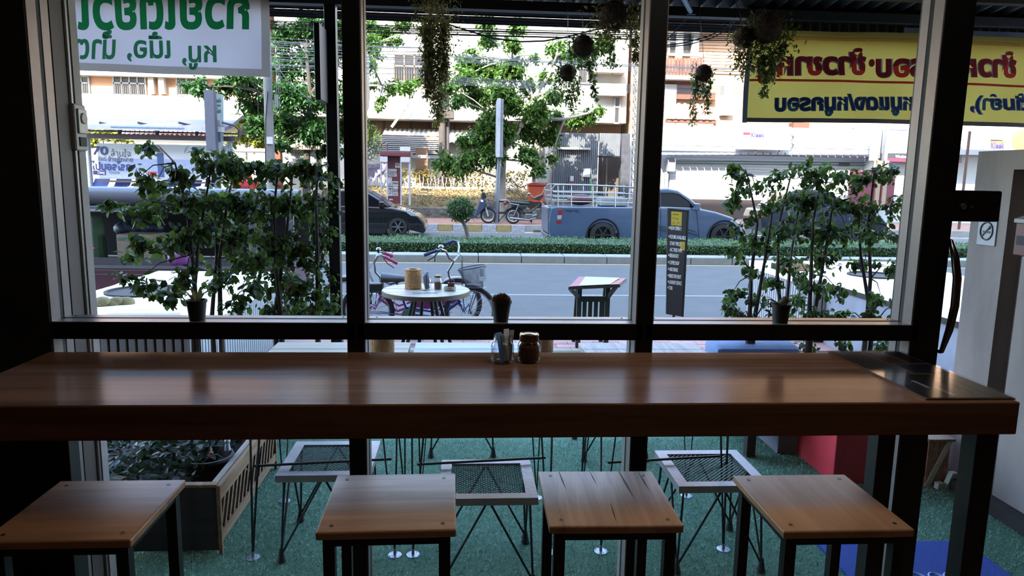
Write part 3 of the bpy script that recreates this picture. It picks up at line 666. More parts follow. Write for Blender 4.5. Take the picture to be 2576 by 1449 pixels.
for nm, x0, x1, y0, y1, lb in (('trough', -2.7, -1.32, 4.8, 5.4, 'long dark trough holding the left-hand shrubs'), ('trough', 2.15, 3.05, 5.02, 5.65, 'long dark trough holding the right-hand shrubs')):
    t = thing('planting_trough', lb, 'planter', ((x0+x1)/2, (y0+y1)/2, 0))
    for (a0,a1,b0,b1) in ((x0,x1,y0,y0+.03),(x0,x1,y1-.03,y1),(x0,x0+.03,y0+.03,y1-.03),(x1-.03,x1,y0+.03,y1-.03)): part('side_board', MB().box(a0,a1,b0,b1,0,.44), WDARK, t)
    part('soil', MB().box(x0+.03,x1-.03,y0+.03,y1-.03,.1,.42), mat('soil', '#2a1a12'), t)
p = at(1820, 797, 5.0)

# ================================================================ right-hand side of the patio
CONC2 = mat('wet_concrete', '#8d8078', .85, 0, .3, 1.6, .2, 20, (1,1,.35), col2='#5d544f')
struct('wall_boundary', MB().box(3.114, 3.7, 3.92, 4.22, -.02, 2.07).box(3.114, 3.7, 2.5, 3.78, -.02, 2.07).box(3.22, 3.7, 3.78, 3.92, -.02, 1.96).box(3.114, 3.7, 3.78, 3.92, 1.96, 2.07), CONC2)
struct('baseboard_boundary', MB().box(3.02, 3.114, 2.5, 4.22, -.01, .07), WDARK)
ns = thing('no_smoking_sign', 'small square no-smoking sign on the concrete boundary pillar', 'sign', (3.114, 4.1, 1.55))
q0 = 3.99; q1 = 4.14; zc = 1.60
part('plate', MB().box(3.106, 3.114, q0, q1, zc-.085, zc+.085), mat('sign_white', '#8f8f92', .5), ns, .002)
part('ring', MB().tube([(3.104, (q0+q1)/2+.05*math.cos(a), zc+.052*math.sin(a)) for a in np.linspace(0, 2*math.pi, 25)[:-1]], .005, 6, closed=True), mat('sign_ink', '#2c2c33', .5), ns)
part('slash', MB().bar((3.104,(q0+q1)/2-.036,zc+.036),(3.104,(q0+q1)/2+.036,zc-.036),.007), mat('sign_ink', '#2c2c33'), ns)
part('cigarette', MB().box(3.103,3.106,(q0+q1)/2-.03,(q0+q1)/2+.03,zc-.012,zc+.0).tube([(3.104,(q0+q1)/2-.02,zc+.01),(3.104,(q0+q1)/2-.028,zc+.02),(3.104,(q0+q1)/2-.018,zc+.03)], .003, 5), mat('sign_ink', '#2c2c33'), ns)
rb = thing('red_mailbox', 'red metal box with a pale lid hanging on the concrete boundary wall', 'box', (3.06, 3.77, 1.35))
part('body', MB().box(3.03, 3.112, 3.62, 3.75, 1.49, 1.67), mat('red_enamel', '#4a0e12', .45), rb, .006)
part('lid', MB().prism([(3.02,1.67),(3.113,1.67),(3.113,1.72),(3.02,1.69)], 3.615, 3.755, 'XZ'), mat('lid_grey', '#7a7778', .4), rb)
part('slot', MB().box(3.026, 3.03, 3.64, 3.73, 1.55, 1.6), GASKET, rb)
# red planter box and dark concrete block under the bench end
c0 = atz(2094, 1218, 0); c1 = atz(2011, 1151, 0)
def side_box(name, label, cat, c0, w_, d_, h, m, m2):
    t = thing(name, label, cat, (c0.x+w_/2, c0.y+d_/2, 0))
    part('body', MB().box(c0.x, c0.x+w_, c0.y, c0.y+d_, 0, h), m, t, .006)
    part('rim', MB().box(c0.x-.012, c0.x+w_+.012, c0.y-.012, c0.y+d_+.012, h, h+.03), m2, t, .003)
    return t
REDP = mat('red_paint', '#b02630', .55, 0, .12, 5)
side_box('red_planter_box', 'plain red painted box standing on the turf beside the doorway', 'planter', c0, .4, .75, .42, REDP, REDP)
c2 = atz(1955, 1142, 0); side_box('concrete_block', 'dark grey concrete block next to the red box', 'block', c2, .28, .95, .36, CONC, CONC)
# wooden crate with a white paper bag near the door
p = atz(2350, 1222, 0)
cr = thing('wooden_crate', 'small wooden crate by the door post on the turf', 'crate', (p.x, p.y, 0))
for k in range(4): part('slat', MB().box(p.x-.07+.036*k, p.x-.04+.036*k, p.y-.01, p.y, .0, .3), WOLD, cr)
part('cross_board', MB().obox((p.x, p.y-.015, .15), (.03, .008, .32), (0, R(22), 0)), LW, cr)
part('top_board', MB().box(p.x-.085, p.x+.085, p.y-.03, p.y+.15, .3, .315), WOLD, cr)
part('back_board', MB().box(p.x-.08, p.x+.08, p.y+.13, p.y+.14, 0, .3), WDARK, cr)
p = atz(2368, 1218, 0); solo('paper_bag', MB().obox((p.x+.01, p.y-.06, .055), (.05,.03,.11), (.2,.15,.3)).obox((p.x-.06, p.y-.06, .02), (.04,.03,.04), (.1,0,.2)), mat('bag_white', '#b8b6b0'), 'torn white paper bag leaning on the wooden crate', 'bag')
# blue door mat
mt = thing('door_mat', 'blue door mat with white letters lying outside the glass door', 'mat', (2.25, 3.1, 0))
part('pile', MB().box(1.846, 2.645, 2.84, 3.36, 0, .014), mat('mat_blue', '#2a4a9c', .95, 0, .25, 160, .8, 260), mt)
mw = mat('mat_white', '#93a4c4', .95, 0, .2, 150)
for k, (x, w_) in enumerate(((2305, 42), (2352, 40), (2392, 46))):
    p = atz(x, 1449, .0145); ww = w_*.0017*.5
    part('letter', MB().tube([(p.x+ww*math.cos(a), p.y-.02+.045*math.sin(a), .0145) for a in np.linspace(math.pi, 0, 9)], .006, 5), mw, mt)

# grey tufted bench
bn = thing('tufted_bench', 'blue-grey tufted bench cushions beyond the flecked table', 'bench', (2.25, 5.2, 0))
CUSH = mat('cushion_grey', '#5d6b88', .75, 0, .1, 10, .15, 60)
def tuft(x0, x1, y0, y1, z, h):
    def fn(u, v):
        x = x0+(x1-x0)*u; y = y0+(y1-y0)*v; e = min(1, 6*min(u, 1-u, .999))*min(1, 6*min(v, 1-v)); d = 0
        for tx in (.2,.5,.8):
            for ty in (.25,.75): d += math.exp(-(((u-tx)/.07)**2+((v-ty)/.1)**2))
        return (x, y, z+h*(math.sqrt(max(0,e))*(1-.5*min(1,d))))
    return MB().grid(fn, 40, 24)
part('frame', MB().box(1.92, 2.62, 4.52, 5.5, .2, .42), WDARK, bn, .01)
for q in ((1.97,4.57),(2.57,4.57),(1.97,5.45),(2.57,5.45)): part('leg', MB().box(q[0]-.03,q[0]+.03,q[1]-.03,q[1]+.03,0,.2), WDARK, bn)
part('seat_cushion', tuft(1.93, 2.62, 4.53, 5.2, .42, .11).box(1.94,2.61,4.55,5.19,.415,.425), CUSH, bn, smooth=True)
part('back_cushion', MB().obox((2.27, 5.36, .53), (.68, .3, .2), (R(8),0,0)), CUSH, bn, .05, True)
p = at(1800, 880, 4.3); part('side_panel', MB().obox((1.9, 4.75, .5), (.02, .55, .18), (0, R(14), 0)), mat('panel_grey', '#8a90a0', .6), bn)

# ================================================================ canopy over the patio with its post, banners hung from its edge
CE = 5.1; zc = at(1288, 24, CE).z
def can(u, v):
    y = 2.4+(CE+.12-2.4)*v; x = -3.2+9.2*u; return (x, y, 3.42+(zc+.07-3.42)*v + .018*math.sin(x*2*math.pi/.11))
struct('roof_canopy', MB().grid(can, 620, 3), mat('canopy_sheet', '#1d1b1d', .6, .2, .2, 3))
cb = MB().box(-3.2, 6, CE-.04, CE+.04, zc-.012, zc+.05)
for y in (2.9, 3.7, 4.5): cb.box(-3.2, 6, y-.03, y+.03, zc+.33-.13*(y-2.4)-.06, zc+.33-.13*(y-2.4))
struct('trim_canopy', cb, mat('canopy_steel', '#100e0e', .5))
def val(u, v): x = 1.98+3.5*u; return (x, CE+.05+.012*math.sin(x*2*math.pi/.07), 2.875+.28*v)
struct('roof_valance', MB().grid(val, 520, 2), mat('valance_sheet', '#141312', .6, .3, .3, 3))
p = at(839, 400, CE); pst = thing('canopy_post', 'black square steel post carrying the canopy beside the left-hand shrubs', 'post', (p.x, CE, 0))
part('post', MB().box(p.x-.038, p.x+.038, CE-.038, CE+.038, 0, zc-.01), BLACK, pst, .004)
part('base_plate', MB().box(p.x-.08, p.x+.08, CE-.08, CE+.08, 0, .008), BLACK, pst)
a = at(812, 78, CE-.02); b_ = at(828, 262, CE-.02)
ss = thing('side_sign', 'narrow black sign box fixed edge-on to the canopy post', 'sign', ((a.x+b_.x)/2, CE, b_.z))
part('case', MB().box(a.x-.005, b_.x, CE-.3, CE+.25, b_.z, a.z), BLACK, ss, .004); part('face', MB().box(a.x-.008, a.x-.004, CE-.28, CE+.23, b_.z+.03, a.z-.03), mat('dark_acrylic', '#1a1a1e', .2), ss)
p0 = at(1722, 0, 4.6); p1 = at(1738, 30, CE-.05); sc_ = thing('canopy_strut', 'pale blue tube strut bracing the canopy edge', 'strut', tuple(p1)); part('tube', MB().tube([p0+(p0-p1)*1.2, p1], .016, 10), mat('blue_paint', '#4f7f9c', .5), sc_); part('end_clamp', MB().box(p1.x-.03,p1.x+.03,p1.y-.03,p1.y+.03,p1.z-.02,p1.z+.01), BLACK, sc_)

BANW = cloth('banner_white', '#a39a9b', .42); HEM = cloth('banner_hem', '#8a7f76', .3); BANY = cloth('banner_yellow', '#94803a', .42)
GREEN = cloth('print_green', '#1f9a55', .5); GREEN2 = cloth('print_green_pale', '#3f9a68', .5); RED = cloth('print_red', '#c23a44', .5); BLUE = cloth('print_blue', '#2f5aa0', .5); PWH = mat('print_white', '#cfc9c0', .7); BORD = cloth('print_border', '#b0642c', .5)
# white banner
YB = 5.0
def wav(P_): P_ = np.array(P_, float).reshape(-1,3); P_[:,1] += .012*np.sin(P_[:,0]*5+P_[:,2]*7)+.006*np.sin(P_[:,0]*13-P_[:,2]*9); return P_
bl = at(150, 176, YB); brr = at(682, 195, YB); tr = at(676, -60, YB); sl_ = (brr.z-bl.z)/(brr.x-bl.x)
wb = thing('white_banner', 'white vinyl banner with green lettering seen from behind, hung at the canopy edge', 'banner', (-2.0, YB, bl.z))
def bfn(x0, x1, zlo, zhi, dy=0): return lambda u, v: tuple(wav((x0+(x1-x0)*u, YB+dy, zlo+sl_*((x0+(x1-x0)*u)-bl.x)+(zhi-zlo)*v))[0])
hb = .05
part('sheet', MB().grid(bfn(bl.x-.8, brr.x-.055, bl.z+hb, 3.2), 60, 20), BANW, wb, smooth=True)
part('hem', MB().grid(bfn(bl.x-.8, brr.x, bl.z, bl.z+hb), 60, 2), HEM, wb, smooth=True); part('hem', MB().grid(bfn(brr.x-.055, brr.x, bl.z+hb, 3.2), 3, 20), HEM, wb, smooth=True)
def ptext(s, m_, parent, px0, px1, py0, py1, Y, bold=0, push=-.006, fn=None, name='lettering'):
    """mirrored text (readable from the street) filling a pixel box on plane Y; px0 is the picture's left"""
    a_ = at(px1, py1, Y); b2 = at(px0, py1, Y); t_ = at(px1, py0, Y); ux = (b2-a_); uz = (t_-a_)
    return lettering(s, m_, parent, a_, ux.normalized(), uz.normalized(), ux.length, uz.length, bold, (0, push, 0), fn, name)
wf = lambda P_: wav(P_)
ptext('ก๋วยเตี๋ยวเ', GREEN, wb, 196, 628, -52, 76, YB, .035, -.006, wf)
ptext('หมู,', GREEN2, wb, 458, 547, 116, 176, YB, .025, -.006, wf)
ptext('เนื้อ,', GREEN2, wb, 320, 428, 80, 156, YB, .025, -.006, wf)
ptext('น้ำตก', GREEN2, wb, 150, 290, 74, 150, YB, .025, -.006, wf)
# yellow banner
bl = at(1868, 316, YB); tl = at(1884, 78, YB); br_ = at(2300, 303, YB); sl2 = -.006
yb = thing('yellow_banner', 'yellow vinyl banner with red and blue lettering seen from behind, above the right-hand shrubs', 'banner', (3.0, YB, bl.z))
def yfn(x0, x1, zlo, zhi, dy=0):
    def f(u, v):
        x = x0+(x1-x0)*u; return tuple(wav((x, YB+dy, zlo+.012*math.sin((x-2)*1.3)+(zhi-zlo)*v))[0])
    return f
X0 = bl.x; X1 = 4.6; zb_ = at(2100, 312, YB).z; zt_ = at(2100, 82, YB).z
part('sheet', MB().grid(yfn(X0+.03, X1, zb_+.03, zt_), 90, 24), BANY, yb, smooth=True)
part('hem', MB().grid(yfn(X0+.03, X1, zb_, zb_+.03), 90, 2), mat('hem_grey', '#6d6864', .8), yb, smooth=True)
part('side_hem', MB().grid(yfn(X0-.005, X0+.03, zb_-.005, zt_), 3, 24), mat('hem_pale', '#8f97a8', .7), yb, smooth=True)
part('top_tape', MB().grid(yfn(X0+1.1, X1, zt_, zt_+.035), 60, 2), mat('tape_grey', '#5a6070', .6), yb, smooth=True)
zr = at(2100, 207, YB).z; part('red_rule', MB().grid(yfn(X0+.03, X1, zr-.008, zr+.008, -.004), 90, 1), RED, yb)
zk = at(2100, 101, YB).z
for k in range(62):
    x = X0+.07+.0405*k; b_ = MB()
    for (u0,u1,v0,v1) in ((0,.036,.018,.022),(0,.004,0,.018),(.012,.036,0,.004),(.012,.016,.004,.012),(.016,.026,.009,.012),(.032,.036,.004,.018)):
        b_.add([tuple(wav((x+a_, YB-.004, zk-.01+c_+.012*math.sin((x-2)*1.3)))[0]) for a_, c_ in ((u0,v0),(u1,v0),(u1,v1),(u0,v1))], [(0,1,2,3)])
    part('border_key', b_, BORD, yb)
yw = lambda P_: wav(np.array(P_) + np.stack([np.zeros(len(P_)), np.zeros(len(P_)), .012*np.sin((np.array(P_)[:,0]-2)*1.3)], 1))
for m_, bo, pu in ((PWH, .075, -.003), (RED, .045, -.006)):
    ptext('ข้าวขาหมู', m_, yb, 1905, 2180, 124, 212, YB, bo, pu, yw)
    ptext('•', m_, yb, 2186, 2202, 152, 172, YB, bo, pu, yw)
    ptext('ข้าวหมูกรอบ', m_, yb, 2206, 2560, 132, 218, YB, bo, pu, yw)
for m_, bo, pu in ((PWH, .07, -.003), (BLUE, .04, -.006)):
    ptext('หมูแดง/หมูกรอบ', m_, yb, 1950, 2300, 240, 296, YB, bo, pu, yw)
    ptext('เกี๊ยว(ต้มยำ),', m_, yb, 2438, 2700, 238, 292, YB, bo, pu, yw)

# ================================================================ hanging plants under the canopy edge
VINE = leafmat('vine_leaf', '#4a4726', '#8f8648', .4); VINE2 = leafmat('vine_leaf_green', '#36451f', '#75803e', .42)
COCO = mat('coco_fibre', '#4a3424', .95, 0, .4, 40, .9, 80)
def hanging(label, Y, ball, strands, n_leaf, leaf, m_, wire_top=None):
    """ball=(px,py,r_px) or None; strands=[(x,y0,x1,y1)] trailing pixels"""
    p = at(*(ball[:2] if ball else strands[0][:2]), Y); t = thing('hanging_plant', label, 'plant', tuple(p), 0, 'plants hanging from the canopy edge')
    if ball:
        r_ = ball[2]/F_PX*Y; part('fibre_ball', MB().ball(tuple(p), r_, 16, 12, (1,1,1.05)), COCO, t, smooth=True)
        hq = RNG.normal(size=(700,3)); hq /= np.linalg.norm(hq, axis=1, keepdims=True); V, Fc = leaf_cloud(np.array(p)+hq*r_*.97, r_*.32, 0, np.array([(-.07,0,0),(.07,0,0),(0,1,0)]), np.array([(0,1,2)]), D=hq+RNG.normal(size=hq.shape)*.8); npmesh('fibres', V, Fc, leafmat('fibre_hair', '#3a281a', '#6a4c30', .2), t); part('cord', MB().tube([p+Vector((0,0,r_)), (p.x, CE-.1, zc+.12)], .002, 5), RODM, t)
    P_ = []; sb = MB()
    for (x0, y0, x1, y1, wd) in strands:
        a_ = at(x0, y0, Y); b2 = at(x1, y1, Y); L = (b2-a_).length; n = max(6, int(n_leaf*L)); pts = []
        for i in range(7):
            u_ = i/6; q = a_.lerp(b2, u_) + Vector((RNG.normal()*wd*.25, RNG.normal()*wd*.25, 0)); pts.append(q)
        if wd < .06: sb.tube(pts, .0016, 4, caps=False)
        for i in range(n):
            u_ = random.random(); k = min(5, int(u_*6)); q = pts[k].lerp(pts[k+1], u_*6-k); P_.append(tuple(q + Vector(RNG.normal(size=3))*wd*.5))
    if sb.v: part('stems', sb, BUSHT, t)
    V, Fc = leaf_cloud(np.array(P_), leaf, .6, LEAF4, LEAF4_F); npmesh('foliage', V, Fc, m_, t)
    return t
hanging('long shaggy column of hanging vine in front of the far house', 4.7, None, [(1085,-20,1096,60,.13),(1092,50,1096,120,.1),(1096,100,1092,190,.085),(1093,160,1100,245,.075),(1100,230,1106,300,.045),(1075,60,1078,240,.03),(1120,60,1115,200,.03)], 3600, .026, VINE)
hanging('round fibre ball with leaves around it hanging over the wires', 4.8, (1467,116,26), [(1445,90,1450,150,.05),(1490,95,1500,170,.05),(1500,90,1540,160,.07),(1460,140,1470,170,.05),(1530,80,1545,165,.02),(1480,150,1500,250,.012)], 700, .032, VINE2)
hanging('smaller fibre ball trailing short vines below the larger ball', 4.9, (1428,183,20), [(1410,160,1408,240,.045),(1445,165,1448,250,.035),(1425,200,1430,240,.06),(1430,230,1440,280,.03)], 800, .03, VINE2)
hanging('bushy plant at the canopy edge next to the wide mullion', 4.7, (1545,40,34), [(1505,10,1510,75,.1),(1560,10,1580,80,.12),(1590,20,1600,110,.08),(1530,60,1535,100,.06),(1600,90,1602,160,.02)], 900, .034, VINE)
hanging('single fibre ball with two long trailing vines in front of the brown house', 4.8, (1770,184,20), [(1752,165,1748,230,.03),(1785,165,1782,225,.03),(1755,200,1742,310,.022),(1780,210,1775,285,.022),(1765,200,1762,250,.05)], 620, .03, VINE2)
hanging('brownish vine bundle hanging at the left edge of the yellow banner', 4.75, (1872,95,24), [(1850,70,1858,160,.06),(1885,70,1890,140,.06),(1860,120,1868,190,.035),(1885,120,1892,180,.035)], 820, .03, VINE)
hanging('trailing vine falling across the lettering of the yellow banner', 4.7, (1930,70,36), [(1905,40,1912,130,.06),(1960,50,1985,120,.07),(1930,90,1935,180,.06),(1915,130,1925,240,.022),(1945,120,1940,200,.03),(1970,90,1965,150,.03)], 760, .034, VINE2)

# ================================================================ meter box on the grey column outside
a = at(190, 262, 2.51); b_ = at(217, 380, 2.51)
mbx = thing('meter_box', 'pale electric meter box on the grey column outside the left window', 'meter box', (XL, 2.51, b_.z))
part('case', MB().box(XL-.02, XL+.022, 2.475, 2.545, b_.z, a.z), mat('meter_grey', '#8f8a86', .5), mbx, .006); zq = (a.z+b_.z)/2
part('cover', MB().box(XL+.022, XL+.03, 2.483, 2.537, zq-.02, a.z-.015), mat('meter_cover', '#a39d98', .35), mbx, .004)
part('dial', MB().lathe([(.018,0),(.018,.004),(.015,.005)], (XL+.03, 2.51, zq+.03), 18, 'X'), mat('dial_grey', '#6d6966', .3), mbx)
part('socket', MB().box(XL+.022, XL+.026, 2.49, 2.53, b_.z+.015, b_.z+.045), GASKET, mbx)
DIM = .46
# ================================================================ road, kerbs, median
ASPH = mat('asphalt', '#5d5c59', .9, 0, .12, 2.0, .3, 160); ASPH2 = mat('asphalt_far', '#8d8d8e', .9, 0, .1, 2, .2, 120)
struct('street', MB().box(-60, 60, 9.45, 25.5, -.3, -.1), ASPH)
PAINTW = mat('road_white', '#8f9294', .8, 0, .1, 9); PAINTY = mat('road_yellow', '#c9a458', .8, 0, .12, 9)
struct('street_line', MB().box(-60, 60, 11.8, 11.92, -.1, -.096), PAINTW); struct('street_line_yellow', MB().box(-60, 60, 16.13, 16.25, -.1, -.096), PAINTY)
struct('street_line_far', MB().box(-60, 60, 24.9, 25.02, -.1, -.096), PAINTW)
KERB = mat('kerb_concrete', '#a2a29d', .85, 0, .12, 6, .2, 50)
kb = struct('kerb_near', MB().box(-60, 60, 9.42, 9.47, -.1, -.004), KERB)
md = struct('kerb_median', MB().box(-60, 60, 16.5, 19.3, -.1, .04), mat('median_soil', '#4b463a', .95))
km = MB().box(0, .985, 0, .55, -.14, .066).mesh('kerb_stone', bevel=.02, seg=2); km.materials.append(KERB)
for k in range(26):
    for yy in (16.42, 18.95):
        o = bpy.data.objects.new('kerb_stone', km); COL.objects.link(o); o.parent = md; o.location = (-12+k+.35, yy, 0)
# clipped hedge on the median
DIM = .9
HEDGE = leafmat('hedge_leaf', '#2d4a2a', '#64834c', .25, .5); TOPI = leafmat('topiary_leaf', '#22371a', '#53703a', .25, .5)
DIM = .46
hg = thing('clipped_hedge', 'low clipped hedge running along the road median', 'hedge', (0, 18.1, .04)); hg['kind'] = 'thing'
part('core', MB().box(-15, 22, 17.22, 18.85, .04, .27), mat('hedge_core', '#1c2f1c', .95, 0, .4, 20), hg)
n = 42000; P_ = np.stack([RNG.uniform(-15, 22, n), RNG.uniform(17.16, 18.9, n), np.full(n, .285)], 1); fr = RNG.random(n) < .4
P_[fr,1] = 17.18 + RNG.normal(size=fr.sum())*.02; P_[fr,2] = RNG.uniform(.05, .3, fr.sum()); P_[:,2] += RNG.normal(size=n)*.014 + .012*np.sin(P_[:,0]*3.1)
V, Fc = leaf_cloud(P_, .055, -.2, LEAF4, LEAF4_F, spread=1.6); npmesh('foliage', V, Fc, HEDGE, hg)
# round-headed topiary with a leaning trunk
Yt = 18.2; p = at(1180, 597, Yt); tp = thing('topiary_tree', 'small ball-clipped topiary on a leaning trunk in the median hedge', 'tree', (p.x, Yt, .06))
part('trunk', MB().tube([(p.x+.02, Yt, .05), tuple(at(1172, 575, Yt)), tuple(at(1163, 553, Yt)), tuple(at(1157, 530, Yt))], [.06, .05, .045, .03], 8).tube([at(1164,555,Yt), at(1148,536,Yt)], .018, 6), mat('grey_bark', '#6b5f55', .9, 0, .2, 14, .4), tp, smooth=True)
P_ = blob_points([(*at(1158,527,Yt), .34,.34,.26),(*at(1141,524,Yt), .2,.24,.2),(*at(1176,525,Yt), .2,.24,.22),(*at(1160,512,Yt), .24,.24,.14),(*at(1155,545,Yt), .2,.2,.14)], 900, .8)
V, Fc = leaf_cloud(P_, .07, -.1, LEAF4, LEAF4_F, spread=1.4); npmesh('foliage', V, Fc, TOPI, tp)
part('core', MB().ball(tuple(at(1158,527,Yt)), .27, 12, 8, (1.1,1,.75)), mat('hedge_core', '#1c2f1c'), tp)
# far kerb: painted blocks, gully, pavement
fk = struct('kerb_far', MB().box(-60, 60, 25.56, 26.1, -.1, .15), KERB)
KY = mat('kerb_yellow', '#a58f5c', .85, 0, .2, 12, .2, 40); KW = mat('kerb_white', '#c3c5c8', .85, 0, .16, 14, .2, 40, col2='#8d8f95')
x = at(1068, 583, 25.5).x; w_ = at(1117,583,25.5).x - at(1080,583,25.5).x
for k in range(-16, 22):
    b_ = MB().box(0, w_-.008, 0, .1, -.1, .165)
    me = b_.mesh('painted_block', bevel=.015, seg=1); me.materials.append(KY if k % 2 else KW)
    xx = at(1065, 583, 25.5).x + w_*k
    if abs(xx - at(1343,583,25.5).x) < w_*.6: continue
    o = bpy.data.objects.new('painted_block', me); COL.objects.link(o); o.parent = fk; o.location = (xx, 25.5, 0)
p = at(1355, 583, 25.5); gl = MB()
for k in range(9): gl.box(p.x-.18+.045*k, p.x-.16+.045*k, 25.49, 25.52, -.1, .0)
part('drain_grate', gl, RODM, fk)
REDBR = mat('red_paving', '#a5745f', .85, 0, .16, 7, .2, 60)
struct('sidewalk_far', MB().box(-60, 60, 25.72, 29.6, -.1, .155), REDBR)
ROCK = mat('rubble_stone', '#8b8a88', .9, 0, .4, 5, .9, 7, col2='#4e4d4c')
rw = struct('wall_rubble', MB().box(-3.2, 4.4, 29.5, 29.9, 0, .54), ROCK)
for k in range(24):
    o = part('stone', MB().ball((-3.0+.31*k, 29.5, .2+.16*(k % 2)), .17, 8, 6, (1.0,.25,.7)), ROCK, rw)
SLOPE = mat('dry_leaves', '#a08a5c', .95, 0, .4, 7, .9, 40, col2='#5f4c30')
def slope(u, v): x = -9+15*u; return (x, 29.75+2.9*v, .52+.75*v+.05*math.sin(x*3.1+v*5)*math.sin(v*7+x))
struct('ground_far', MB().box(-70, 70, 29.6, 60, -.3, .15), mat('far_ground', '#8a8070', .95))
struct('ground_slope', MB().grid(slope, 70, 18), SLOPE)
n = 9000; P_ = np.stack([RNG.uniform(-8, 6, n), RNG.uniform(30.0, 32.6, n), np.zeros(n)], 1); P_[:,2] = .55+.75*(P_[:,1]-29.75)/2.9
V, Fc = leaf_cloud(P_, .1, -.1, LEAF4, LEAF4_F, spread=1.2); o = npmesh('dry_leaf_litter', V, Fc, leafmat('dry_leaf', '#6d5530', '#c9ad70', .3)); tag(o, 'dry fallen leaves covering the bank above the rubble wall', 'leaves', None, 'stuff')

# ================================================================ round patio table and what stands on it
ct = at(1072, 729, 7.05); TH = ct.z; rt = thing('round_table', 'round planked table with a hole in its top on dark splayed legs', 'table', (ct.x, 7.05, 0))
TW = wood('grey_planks', '#bdb4a6', '#8d8376', .4, 2.0, 0); r_ = .43; nb = 7
for k in range(nb):
    y0, y1 = -r_+2*r_*k/nb+.002, -r_+2*r_*(k+1)/nb-.002; poly = []
    for i in range(11): y = y0+(y1-y0)*i/10; poly.append((math.sqrt(max(0, r_*r_-y*y)), y))
    poly += [(-a_, b2) for a_, b2 in reversed(poly)]
    part('top_plank', MB().prism(poly, TH-.03, TH+.001*(k % 3), 'XY'), TW, rt, world=False)
part('edge_band', MB().lathe([(r_-.002,TH-.045),(r_+.006,TH-.045),(r_+.006,TH-.004),(r_-.002,TH-.004)], (0,0,0), 48, caps=False), wood('table_edge', '#6f4f33', '#4c3421', .6, 4, 0), rt, world=False, smooth=True)
part('hole', MB().lathe([(.03,TH+.003),(.001,TH+.003)], (-.02,-.06,0), 18, caps=False), GASKET, rt, world=False)
part('slit', MB().obox((.0,-.22,TH+.003), (.24,.012,.002), (0,0,.08)), GASKET, rt, world=False)
part('underframe', MB().box(-.22,.22,-.03,.03,TH-.08,TH-.045).box(-.03,.03,-.22,.22,TH-.08,TH-.045), BLACK, rt, world=False)
for a_ in (.3, 1.25, 1.9, 2.84, 3.9, 5.5): part('leg', MB().tube([(.12*math.cos(a_), .12*math.sin(a_), TH-.05), (.3*math.cos(a_), .3*math.sin(a_), 0)], .018, 8), BLACK, rt, world=False)
p = at(1039, 716, 7.1); basket(p.x, 7.12, TH+.002, .083, .19, 'brown cane cylinder on the round table, left of the two little jars')
def small_jar(px, name, label, kind, Y):
    p = at(px, 712, Y); t = thing(name, label, 'jar', (p.x, Y, TH+.002)); s = .04
    prof = [(s*.85,0),(s,.008),(s,.08),(s*.8,.1),(s*.8,.128)]
    part('glass_body', MB().lathe(prof, (0,0,0), 20, caps=False).lathe([(.001,.004),(s*.85,.004)], (0,0,0), 20, caps=False), JG, t, smooth=True, world=False)
    if kind == 0:
        for k in range(5): o = part('paper_napkin', MB().box(-.014,.014,-.003,.003,0,.125+.012*k), (mat('napkin_blue', '#7f93ab', .7) if k % 2 else mat('napkin_white', '#c8c8c6', .7)), t, world=False); o.location = (.006*(k-2), .004*(k-2), .005); o.rotation_euler = (.08*(k-2), .12*(k-2)*.6, k)
    else:
        part('sugar', MB().lathe([(.001,.006),(s*.9,.006),(s*.93,.075),(.001,.08)], (0,0,0), 16, caps=False), mat('sugar_lumps', '#7a4a30', .8, 0, .4, 60, .6, 90), t, world=False)
        part('lid', MB().lathe([(s*.84,.118),(s*.9,.12),(s*.9,.14),(.001,.142)], (0,0,0), 20, caps=False), mat('lid_gold', '#9c8450', .35, .8), t, world=False)
    return t
small_jar(1075, 'napkin_jar', 'small glass jar of folded napkins on the round table', 0, 7.08)
small_jar(1102, 'sugar_lump_jar', 'small lidded glass jar of sugar lumps on the round table', 1, 7.08)
p = at(1132, 713, 7.0); at_ = thing('ashtray', 'pale round ashtray near the right edge of the round table', 'ashtray', (p.x, 7.0, TH+.002))
part('dish', MB().lathe([(.05,0),(.06,.01),(.06,.04),(.054,.042),(.05,.02),(.001,.016)], (0,0,0), 22, caps=False), mat('stoneware', '#a39a8e', .6), at_, smooth=True, world=False)
cp = thing('cactus_pot', 'tiny square red pot with a dark cactus standing in the ashtray', 'pot plant', (p.x+.012, 7.0, TH+.019))
part('pot', MB().prism([(-.026,0),(.026,0),(.034,.062),(-.034,.062)], -.03, .03, 'XZ'), mat('red_clay', '#7c2f27', .6), cp, world=False)
part('cactus', MB().ball((-.008,0,.085), .02, 9, 7, (1,1,1.2)).ball((.016,.006,.08), .014, 8, 6, (1,1,1.3)), mat('dark_cactus', '#2b2c22', .8, 0, .3, 80, .5, 100), cp, world=False)

